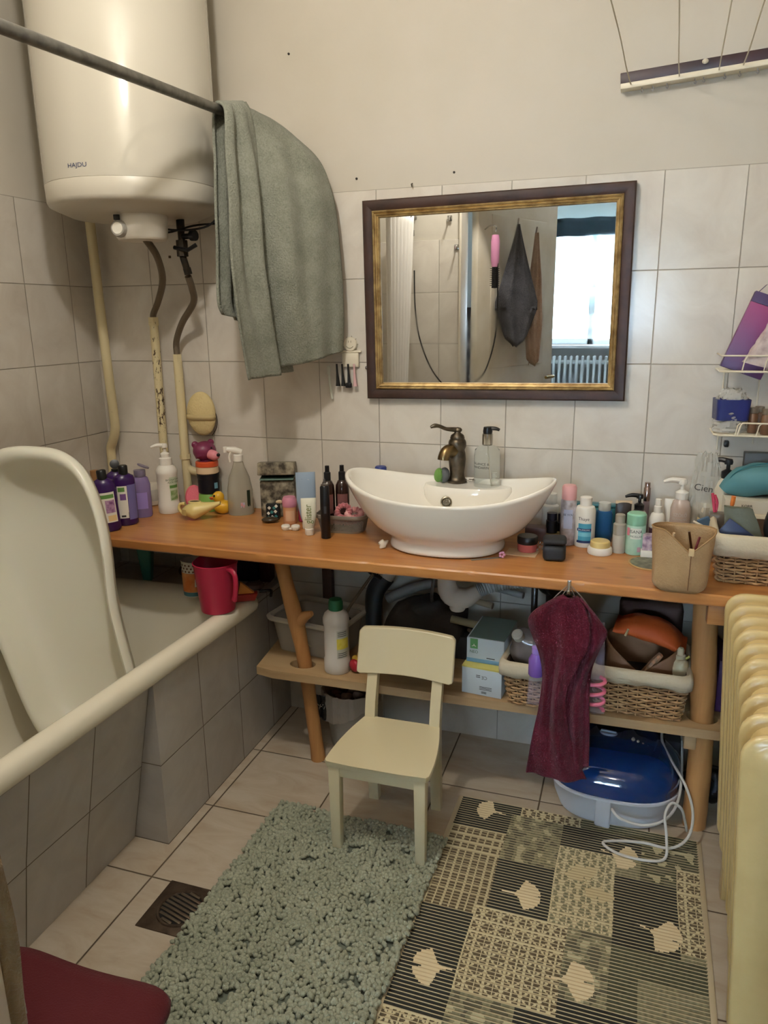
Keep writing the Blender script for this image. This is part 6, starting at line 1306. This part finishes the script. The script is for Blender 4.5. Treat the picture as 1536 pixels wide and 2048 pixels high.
# right wicker basket contents
t = thing('orange_pouch', 'orange cloth pouch lying on the bags above the right shelf basket', 'pouch', (1.882, -.200, SZ+.172), rot=(0, R(12), R(-6)))
bm = BM(); rg = []
for k in range(20):
    u = k/19; x = -.095+.19*u; h_ = .032*math.sin(PI*max(.06,min(.94,u)))**.5; rg.append([(x, .058*math.cos(2*PI*j/26), h_+h_*math.sin(2*PI*j/26)+.004*noise.noise(Vector((j*.5,u*6,1)))) for j in range(26)])
loft(bm, rg, True, True, True); obj('pouch_body', bm, M('rust_orange', (176,76,26), .7, bump=(40,.5)), t, angle=70)
bm = BM(); tube(bm, [(-.060,-.058,.012),(-.058,-.062,.034)], .003, 8); obj('zip_tab', bm, M('stick_wood'), t)
t = thing('brown_bag', 'brown leather-look toiletry bag gaping open in the right shelf basket', 'bag', (1.868, -.228, SZ+.016), rotz=R(-4))
bm = BM(); rg = []
for k in range(16):
    u = k/15; z = .17*u
    r0 = []
    for j in range(48):
        a = 2*PI*j/48; e = 3.0; q = (abs(math.cos(a))**e+abs(math.sin(a))**e)**(-1/e); hx, hy = .098-.004*u, .078
        dip = .075*u**1.5*max(0, -math.sin(a))**2*(1-.8*abs(math.cos(a))) if math.sin(a) < 0 else 0
        r0.append((hx*math.cos(a)*q+.003*noise.noise(Vector((j*.4,u*6,2))), hy*math.sin(a)*q*(1-.15*u), z-dip))
    rg.append(r0)
loft(bm, rg, True, True, False); solidify(obj('bag_shell', bm, M('bag_brown', (120,84,56), .6, bump=(60,.4)), t, angle=60), .002)
bm = BM(); box(bm, -.070,.070,-.050,.050,.0,.075,bev=.02); tag(obj('dark_contents', bm, M('dark_cloth', (40,36,34), .85), loc=(1.868,-.222,SZ+.02)), 'dark cloth filling the open brown toiletry bag', 'cloth')
bm = BM(); tube(bm, [(0,0,0),(.03,0,.05),(.045,0,.072)], [.012,.010,.008], 8, flat=1.4); tag(obj('makeup_compact', bm, M('compact_pattern', (150,124,100), .4, var=(206,150,110), varscale=80), loc=(1.868,-.268,SZ+.088)), 'patterned makeup tube lying in the brown bag', 'tube')
bm = BM(); tube(bm, [(0,0,0),(.05,-.0,.035),(.085,0,.066)], [.005,.005,.004], 8); tag(obj('hair_slide', bm, M('olive_gold'), loc=(1.900,-.270,SZ+.100)), 'thin gold-green hair slide in the right side of the brown bag', 'hair clip')
t = bottle('spray_bottle', 'small cream pump bottle at the right corner of the right shelf basket', 'bottle', 1.962, -.270, [(0,0),(.022,0),(.024,.004),(.024,.020),(.020,.034),(.012,.042)], M('cream_plastic', (206,196,164), .4), z=SZ+.115, cap=[(.013,.040),(.013,.052),(.009,.054),(.009,.066),(.006,.072),(0,.073)], capm=M('cream_plastic', (206,196,164), .4))
bm = BM(); box(bm, 1.962-.022,1.962+.022,-.292,-.248,SZ+.008,SZ+.1145,bev=.006); tag(obj('tissue_pack', bm, M('tissue_white'), ), 'white pack supporting the cream pump bottle inside the basket', 'packet')
bm = BM(); box(bm, 2.062, 2.22, -.24, -.05, SZ, SZ+.150, bev=.002); tag(obj('purple_carton', bm, M('purple_carton', (76,44,88), .5), angle=30), 'dark purple carton on the shelf right of the straight branch leg', 'box')
bm = BM(); rg = []; lathe(bm, [(.024,0),(.045,0),(.046,.002),(.046,.098),(.024,.100),(.022,.098),(.022,.002)], 32, mtx=Matrix.Translation((2.100,-.10,SZ+.197)) @ Matrix.Rotation(R(90), 4, 'X') @ Matrix.Rotation(R(25), 4, 'Y')); tag(obj('paper_roll', bm, M('roll_paper', (168,156,138), .8)), 'grey paper roll lying on the dark purple carton', 'roll')
bm = BM(); box(bm, 1.80,1.975,-.11,-.03,SZ,SZ+.24,bev=.02,seg=3); tag(obj('dark_bag', bm, M('deep_brown', (60,40,34), .8)), 'dark brown bag standing at the back behind the orange pouch', 'bag')  # plain dark brown all over

# ================================================================== on the floor
t = thing('waste_bin', 'small grey bin with a white liner full of rubbish, behind the left branch leg', 'bin', (.978, -.155, 0))
bm = BM(); lathe(bm, [(0,.0),(.066,0),(.068,.003),(.090,.19),(.093,.196),(.093,.202),(.088,.202),(.066,.006)], 40); obj('bin_body', bm, M('bin_grey', (160,154,142), .45), t)
bm = BM(); rg = []
for k in range(8):
    u = k/7; rg.append([((.0965+.004*math.sin(j*2.3)+.010*u*noise.noise(Vector((j*.7,u*2,3))))*math.cos(2*PI*j/44), (.0965+.004*math.sin(j*2.3))*math.sin(2*PI*j/44), .207-.050*u-.05*u*max(0, math.cos(2*PI*(j-28)/44))) for j in range(44)])
rg = [[(p[0]*.93, p[1]*.93, .195) for p in rg[0]]]+rg
loft(bm, rg, True); obj('bin_liner', bm, M('bag_white', (176,168,156), .35, alpha=.85, bump=(50,.8)), t, angle=30)
for k in range(9):
    a = k*2.4; clothball('crumpled_paper', (.978+.045*math.cos(a)*(k > 0), -.155+.045*math.sin(a)*(k > 0), .168+.012*(k % 3)), (.020,.013,.014), M('rub_%d' % (k % 3), ((150,126,110),(96,52,34),(130,108,100))[k % 3], .8), 'crumpled scrap of rubbish lying in the small grey bin', 'rubbish')['group'] = 'rubbish in the grey bin'
t = thing('snack_bag', 'black printed plastic wrapper hooked over the left rim of the bin', 'wrapper', (.898, -.205, .15))
bm = BM(); grid(bm, lambda u, v: (-.020+.045*u+.008*noise.noise(Vector((u*4,v*4,1))), -.02-.012*math.sin(u*3), -.035+.085*v+.01*noise.noise(Vector((u*3,v*5,9)))), 14, 14); solidify(obj('wrapper_film', bm, M('wrapper_black', (20,22,28), .25), t), .002)
bm = BM()
for k in range(7): tube(bm, [(-.014+.005*k,-.033,.004+.007*(k % 3)),(-.010+.005*k,-.034,.014+.006*(k % 2))], .0010, 5)
obj('wrapper_print', bm, labw, t)

# foot spa
t = thing('foot_spa', 'white foot spa with a glossy dark blue lid on the floor under the shelf', 'foot spa', (1.822, -.205, 0), rotz=R(-7))
def sp_ring(hx, hy, z, e=2.7, n=72, y0=0): 
    r = []
    for k in range(n):
        a = 2*PI*k/n; q = (abs(math.cos(a))**e+abs(math.sin(a))**e)**(-1/e); r.append((hx*math.cos(a)*q, y0+hy*math.sin(a)*q*(1-.10*math.cos(a)), z))
    return r
fx, fy = .180, .168
bm = BM(); loft(bm, [sp_ring(fx*.80, fy*.80, .0), sp_ring(fx*.86, fy*.86, .004), sp_ring(fx*.94, fy*.94, .045), sp_ring(fx*.97, fy*.97, .085), sp_ring(fx*1.01, fy*1.01, .090), sp_ring(fx*1.01, fy*1.01, .097), sp_ring(fx*.97, fy*.97, .099)], True, True, True); obj('basin_shell', bm, M('spa_white', (216,220,228), .3), t, angle=50)
bm = BM(); rg = [sp_ring(fx*.99, fy*.99, .099), sp_ring(fx*.985, fy*.985, .112)]
for k in range(1, 12): u = k/11; rg.append(sp_ring(fx*.985*math.cos(u*PI/2)**.55+.001, fy*.985*math.cos(u*PI/2)**.55+.001, .112+.080*math.sin(u*PI/2)))
loft(bm, rg, True, True, True); obj('lid', bm, M('spa_blue', (12,44,92), .08, coat=1.0), t, angle=50)
bm = BM(); lathe(bm, [(0,.004),(.018,.004),(.020,.0),(.020,-.004)], 30, mtx=Matrix.Translation((-.030,.02,.190)) @ Matrix.Rotation(R(-10), 4, 'X'), sx=1.3); box(bm, -.052,-.008,.017,.023,.191,.199,bev=.002); obj('lid_handle', bm, M('handle_pearl', (150,160,176), .3), t)
bm = BM()
for k in range(4): ell(bm, (.040+.014*k,.010-.004*k,.187-.003*k), (.006,.008,.012), sub=2)
box(bm, .030,.095,-.004,.022,.172,.180,bev=.003); obj('roller_knobs', bm, M('knob_ivory', (196,186,160), .4), t)
bm = BM(); box(bm, -.030,.012,-fy*.99,-fy*.93,.004,.090,bev=.006); obj('front_spout', bm, M('spa_white'), t)
bm = BM(); tube(bm, [(1.975,-.06,.30),(1.952,-.10,.22),(1.942,-.16,.185),(1.965,-.24,.17),(2.002,-.31,.14),(2.022,-.35,.09),(2.012,-.395,.045),(1.97,-.41,.012),(1.90,-.405,.009),(1.83,-.42,.009),(1.80,-.44,.010),(1.84,-.47,.010),(1.91,-.475,.010),(1.955,-.455,.012),(1.957,-.42,.05),(1.950,-.40,.10),(1.965,-.385,.13),(1.99,-.38,.115),(2.003,-.36,.07),(2.012,-.35,.03)], .0038, 8, smooth=7)
tag(obj('power_cable', bm, M('cable_white', (206,204,198), .4)), 'white power cable looping from the shelf down in front of the foot spa', 'cable')
bm = BM(); tube(bm, [(2.000,-.13,.17),(1.996,-.24,.13),(1.985,-.33,.105),(1.955,-.385,.080),(1.90,-.405,.062),(1.84,-.405,.070),(1.815,-.39,.085)], .0038, 8, smooth=6); tag(obj('power_cable', bm, M('cable_white')), 'second white cable hanging in a bow across the front of the foot spa', 'cable')
for k, (x, y, s_) in enumerate(((1.70,-.05,.05),(1.80,-.035,.055),(1.92,-.045,.05),(2.08,-.12,.06))):
    clothball('black_plastic_bag', (x, y-.02, .20 if k < 3 else .06), (s_*1.2,s_*.6,s_), M('bin_bag', (26,28,32), .25, bump=(30,.8)), ['crumpled black bag behind the foot spa, left end','crumpled black bag behind the middle of the foot spa','crumpled black bag behind the foot spa near the leg','crumpled dark bag on the floor right of the straight branch leg'][k], 'bag', .02, 22)
bm = BM(); box(bm, 1.62,2.00,-.115,-.01,0,.155,bev=.006); tag(obj('storage_box', bm, M('box_dark_grey', (70,70,74), .6)), 'low dark box behind the foot spa carrying black bags', 'box')  # uniform dark grey base colour

# ================================================================== rugs
t = thing('shag_rug', 'sage green tufted chenille bath rug in the middle of the floor', 'rug', (1.140, -.952, 0), rotz=R(-1.2))
bm = BM(); box(bm, -.245,.245,-.40,.40,.0006,.009,bev=.003); obj('rug_base', bm, M('rug_base', (108,116,104), .95), t)
proto = BM(); bmesh.ops.create_icosphere(proto, subdivisions=1, radius=1.0); PV = [v.co.copy() for v in proto.verts]; PF = [[v.index for v in f.verts] for f in proto.faces]; proto.free()
rnd = random.Random(5); verts, faces = [], []
nx, ny = 56, 92
for j in range(ny):
    for i in range(nx):
        x = -.250+.500*(i+.5+rnd.uniform(-.42,.42))/nx; y = -.408+.816*(j+.5+rnd.uniform(-.42,.42))/ny
        tuft = noise.noise(Vector((x*11, y*11, 0))); big = noise.noise(Vector((x*26, y*26, 4)))
        if big < -.38 and rnd.random() < .75: continue
        z = .014+.006*tuft+.005*rnd.random(); r_ = .0052+.0022*rnd.random()
        rot = Matrix.Rotation(rnd.uniform(-1.1,1.1), 3, 'X') @ Matrix.Rotation(rnd.uniform(-1.1,1.1), 3, 'Y'); b0 = len(verts)
        for p in PV: q = rot @ Vector((p.x*r_, p.y*r_, p.z*r_*1.55)); verts.append((x+q.x, y+q.y, max(.001, z+q.z)))
        faces += [[b0+a for a in f] for f in PF]
me = bpy.data.meshes.new('pile'); me.from_pydata(verts, [], faces); me.shade_smooth()
me.materials.append(terry_mat('rug_pile', (176,180,160), (146,152,132), 500, .5)); po = bpy.data.objects.new('pile', me); COL.objects.link(po); po.parent = t; po['kind'] = 'stuff'

# patterned ribbed mat: woven foam ribs, the print is dyed into the ribs
t = thing('ribbed_mat', 'ribbed foam mat with dark patchwork, lattice and cream ginkgo leaves by the radiator', 'mat', (1.398, -.343, 0), rotz=R(-.8))
MW, ML, PITCH = .640, 1.20, .0098
cream, dark, olive, brown, sage = (196,182,146), (30,32,28), (70,72,52), (92,80,58), (122,118,92)
P_ = [(0,0,.175,.13,dark,0),(.175,0,.34,.04,brown,2),(.15,.04,.295,.225,sage,3),(.295,.04,.50,.125,dark,0),(.34,0,.64,.04,olive,0),(.50,.04,.64,.20,olive,3),
      (0,.13,.15,.43,brown,1),(.150,.225,.295,.405,dark,0),(.295,.125,.44,.405,sage,2),(.44,.20,.586,.42,dark,0),(.586,.13,.64,.40,brown,2),(.0,.43,.127,.73,dark,0),(.127,.405,.343,.65,brown,2),
      (.343,.405,.44,.60,sage,3),(.44,.42,.64,.60,olive,0),(.343,.60,.50,.80,dark,0),(.50,.50,.64,.72,sage,0),(0,.73,.16,.92,brown,2),(.127,.65,.26,.80,sage,3),(.26,.65,.343,.80,dark,0),(.16,.80,.42,1.0,brown,2),(.50,.72,.64,.95,brown,1),(0,.92,.16,1.2,dark,0),(.42,.80,.64,1.02,olive,0),(.16,1.0,.34,1.2,sage,1),(.34,1.0,.64,1.2,dark,0)]
def poly(cx, cy, s, ang):
    base = [(-1.0,.03),(-.42,.06),(-.20,.26),(-.08,.62),(.08,.94),(.20,.86),(.30,.88),(.40,.78),(.50,.77),(.58,.64),(.68,.60),(.72,.46),(.80,.38),(.79,.22),(.82,.10),(.42,.02),(.80,-.05),(.80,-.24),(.74,-.40),(.66,-.52),(.56,-.62),(.46,-.76),(.34,-.80),(.22,-.88),(.08,-.92),(-.06,-.64),(-.20,-.26),(-.42,-.03),(-1.0,-.02)]
    c, sn = math.cos(ang), math.sin(ang); return [(cx+s*(x*c-y*sn), cy+s*(x*sn+y*c)) for x, y in base]
LV = [poly(.088,.042,.046,R(185)), poly(.228,.335,.052,R(-4)), poly(.450,.122,.052,R(12)), poly(.545,.360,.056,R(18)), poly(.074,.610,.054,R(170)), poly(.368,.548,.056,R(-10)), poly(.354,.206,.046,R(60)), poly(.407,.269,.040,R(100))]
LV2 = [6, 7]
def inside(pt, pl):
    x, y = pt; c = False; j = len(pl)-1
    for i in range(len(pl)):
        xi, yi = pl[i]; xj, yj = pl[j]
        if (yi > y) != (yj > y) and x < (xj-xi)*(y-yi)/(yj-yi)+xi: c = not c
        j = i
    return c
def matcol(x, y):
    for k, l in enumerate(LV):
        if inside((x, y), l): return (196,180,140) if k in LV2 else (216,198,160)
    fr = (y/PITCH) % 1.0
    if fr < .25: return cream
    c, st = sage, 0
    for (x0, y0, x1, y1, cc, s_) in P_:
        if x0 <= x < x1 and y0 <= y < y1: c, st = cc, s_; xx, yy = x-x0, y-y0
    if st == 1:
        if (xx*1.0) % .020 < .005 or (yy) % .030 < .004: return (188,176,140)
    if st == 2:
        q = .040; u, v = (xx % q)/q, (yy % q)/q
        if min(abs(u-v), abs(u+v-1), abs(u-.5), u, v) < .075: return (200,188,150)
    if st == 3:
        n_ = noise.noise(Vector((x*38, y*38, 7)))
        if n_ > .12: return (84,82,64)
        if n_ < -.35: return (176,168,134)
    k = 1+.22*noise.noise(Vector((x*160, y*60, 3)))
    return tuple(min(255, a*k) for a in c)
NX, per = 320, 4; NR = int(ML/PITCH); NY = NR*per; PITCH = ML/NR
verts = []; faces = []
prof_ = [.0046, .0046, .0030, .0028]
for j in range(NY+1):
    for i in range(NX+1): x = MW*i/NX; verts.append((x+(.0015*math.sin(j*.05)), -ML*j/NY, prof_[j % per]))
for j in range(NY):
    for i in range(NX): a = j*(NX+1)+i; faces.append((a, a+NX+1, a+NX+2, a+1))
me = bpy.data.meshes.new('mat_weave'); me.from_pydata(verts, [], faces)
ca = me.color_attributes.new('col', 'BYTE_COLOR', 'CORNER'); buf = []
for j in range(NY):
    y = ML*(j+.5)/NY
    for i in range(NX):
        c = matcol(MW*(i+.5)/NX, y); l4 = lin(c); buf += list(l4)*4
ca.data.foreach_set('color', buf); me.materials.append(attr_mat('mat_print', .75)); me.shade_smooth()
mo = bpy.data.objects.new('mat_weave', me); COL.objects.link(mo); mo.parent = t; mo.location = (0, 0, .0008)
for x in (-.012, MW-.001):
    bm = BM(); box(bm, x, x+.013, -ML, 0, .0006, .0042, bev=.001); obj('mat_border', bm, M('mat_cream', (196,180,148), .7), t)

# ================================================================== front left: red stool, hanging robe
t = thing('red_stool', 'low stool with a padded dark red seat at the lower left edge of the view', 'stool', (.935, -1.452, 0))
bm = BM(); rg = []
def st_ring(hx, hy, z, e=5):
    r = []
    for k in range(64):
        a = 2*PI*k/64; q = (abs(math.cos(a))**e+abs(math.sin(a))**e)**(-1/e); x = hx*math.cos(a)*q; y = hy*math.sin(a)*q
        r.append((x, y-(.010*(1-(x/hx)**2) if y > 0 else 0), z-(.010*(1-(x/hx)**2))))
    return r
loft(bm, [st_ring(.172,.088,.215), st_ring(.182,.096,.228), st_ring(.184,.098,.242), st_ring(.178,.092,.256), st_ring(.150,.066,.261)], True, True, True); obj('padded_seat', bm, M('dark_red_cloth', (84,14,22), .85, bump=(300,.3), sheen=.05), t, angle=60)
for sx_ in (-1, 1):
    for sy_ in (-1, 1): bm = BM(); tube(bm, [(sx_*.150,sy_*.070,.003),(sx_*.140,sy_*.062,.224)], .013, 12); obj('leg', bm, M('stool_leg', (96,64,40), .5), t)
t = thing('hanging_robe', 'tan fuzzy robe hanging on the end of the front wall by the door', 'robe', (.905, YF, .66))
bm = BM(); rg = []
for k in range(40):
    u = k/39; z = .28-.64*u; hw = .034+.020*min(1, u*2)+.006*math.sin(u*11)
    rg.append([(hw*math.cos(2*PI*j/40)*(1+.10*math.sin(j*1.3))-.005*u, .0335+(.026+.006*math.sin(u*7))*math.sin(2*PI*j/40)*(1+.12*math.sin(j*2.1+u*3)), z) for j in range(40)])
loft(bm, rg, True, True, True); obj('robe_cloth', bm, M('robe_tan', (150,124,84), .95, bump=(140,.8), var=(112,90,58), varscale=12, sheen=.3), t, angle=180)
bm = BM(); ell(bm, (.052,.045,-.68), (.006,.006,.009), sub=2); obj('robe_button', bm, blackp, t)

# ================================================================== things seen only in the mirror
t = thing('shower_curtain', 'white shower curtain gathered at the near end of the rail, seen in the mirror', 'curtain', (.712, -1.33, 1.87))
bm = BM(); grid(bm, lambda u, v: (.018*math.sin(u*44)*(1-.2*v)-.05*v, (.21-.16*v)*(1-u)-.212*u, -.012-1.10*v), 160, 24); solidify(obj('curtain_cloth', bm, M('curtain_white', (226,222,216), .7, bump=(20,.3)), t), .001)
for k in range(8):
    bm = BM(); y = -.205+.055*k; pts = [(.018*math.cos(a), y, .018*math.sin(a)-.004) for a in [2*PI*q/16 for q in range(16)]]; tube(bm, pts, .0022, 6, closed=True); obj('curtain_ring', bm, whitep, t)
bm = BM(); tube(bm, [(1.025,-1.775,1.80),(1.06,-1.72,1.81),(1.10,-1.66,1.80),(1.10,-1.66,1.775)], .004, 8, smooth=4); tag(obj('hook', bm, chrome), 'long chrome arm hook on the bathroom door carrying the pink styler', 'hook')
t = thing('hair_styler', 'pink hot-air hair styler with black bristle head hanging by the door, seen in the mirror', 'hair styler', (1.145, -1.66, 1.76))
bm = BM(); lathe(bm, [(0,0),(.017,0),(.022,-.03),(.021,-.12),(.016,-.15),(0,-.15)], 20); obj('styler_body', bm, M('styler_pink', (206,140,176), .35), t, loc=(-.045,0,0))
bm = BM(); lathe(bm, [(0,-.150),(.015,-.150),(.015,-.25),(0,-.252)], 16)
for j in range(9):
    for k in range(10): a = 2*PI*k/10; tube(bm, [(.014*math.cos(a),.014*math.sin(a),-.158-.010*j),(.024*math.cos(a),.024*math.sin(a),-.158-.010*j)], .0012, 4)
obj('bristle_head', bm, blackp, t, loc=(-.045,0,0))
bm = BM(); tube(bm, [(.715,YF+.02,1.60),(.722,YF+.03,1.42),(.745,YF+.03,1.27),(.80,YF+.03,1.13),(.87,YF+.03,1.04),(.93,YF+.03,1.02),(1.04,-1.56,1.06),(1.09,-1.60,1.15),(1.12,-1.64,1.35),(1.11,-1.66,1.76)], .0035, 8, smooth=7); obj('power_cord', bm, M('black_cable'), t, loc=(-1.145, 1.66, -1.76))
for k, (x, z) in enumerate(((.700,1.775),(.890,1.835),(.925,1.70))):
    bm = BM(); tube(bm, [(x,YF,z+.01),(x,YF+.02,z),(x,YF+.035,z-.01),(x,YF+.04,z+.008)], .004, 8, smooth=4); box(bm, x-.012,x+.012,YF,YF+.004,z-.012,z+.016,bev=.002); tag(obj('wall_hook', bm, chrome), ['chrome hook on the front wall beside the shower curtain','chrome hook above the middle of the front wall tiles','chrome hook near the door end of the front wall'][k], 'hook')
def hung(nm, lb, x, y, ang, ln, wd, m_, top):
    t = thing(nm, lb, 'towel', (x, y, top), rotz=ang); bm = BM(); rg = []
    for k in range(30):
        u = k/29; hw = wd*(.06+.94*min(1, (u/.62))**1.1)*(1 if u < .75 else 1-.45*(u-.75)/.25); 
        rg.append([(hw*(math.cos(2*PI*j/44)), (.014+.022*min(1, u*3))*math.sin(2*PI*j/44)*(1+.35*math.sin(j*.9+u*2)), -ln*u-.06*u*abs(math.cos(2*PI*j/44))*(-1 if u > .7 else 0)) for j in range(44)])
    loft(bm, rg, True, True, True); obj('towel_cloth', bm, m_, t, angle=180)
    bm = BM(); tube(bm, [(0,0,.03),(0,-.01,0)], .004, 8); obj('towel_loop', bm, M('string_grey', (150,138,132), .6), t); return t
hung('grey_towel', 'dark grey towel hanging from a hook on the bathroom door, seen in the mirror', 1.175, -1.90, R(-25), .62, .115, terry_mat('towel_grey', (92,92,98), (66,66,72), 200, .8), 1.83)
hung('peach_towel', 'thin peach towel hanging beside the grey one on the bathroom door', 1.25, -2.06, R(-40), .70, .05, terry_mat('towel_peach', (196,170,150), (170,140,122), 200, .6), 1.80)
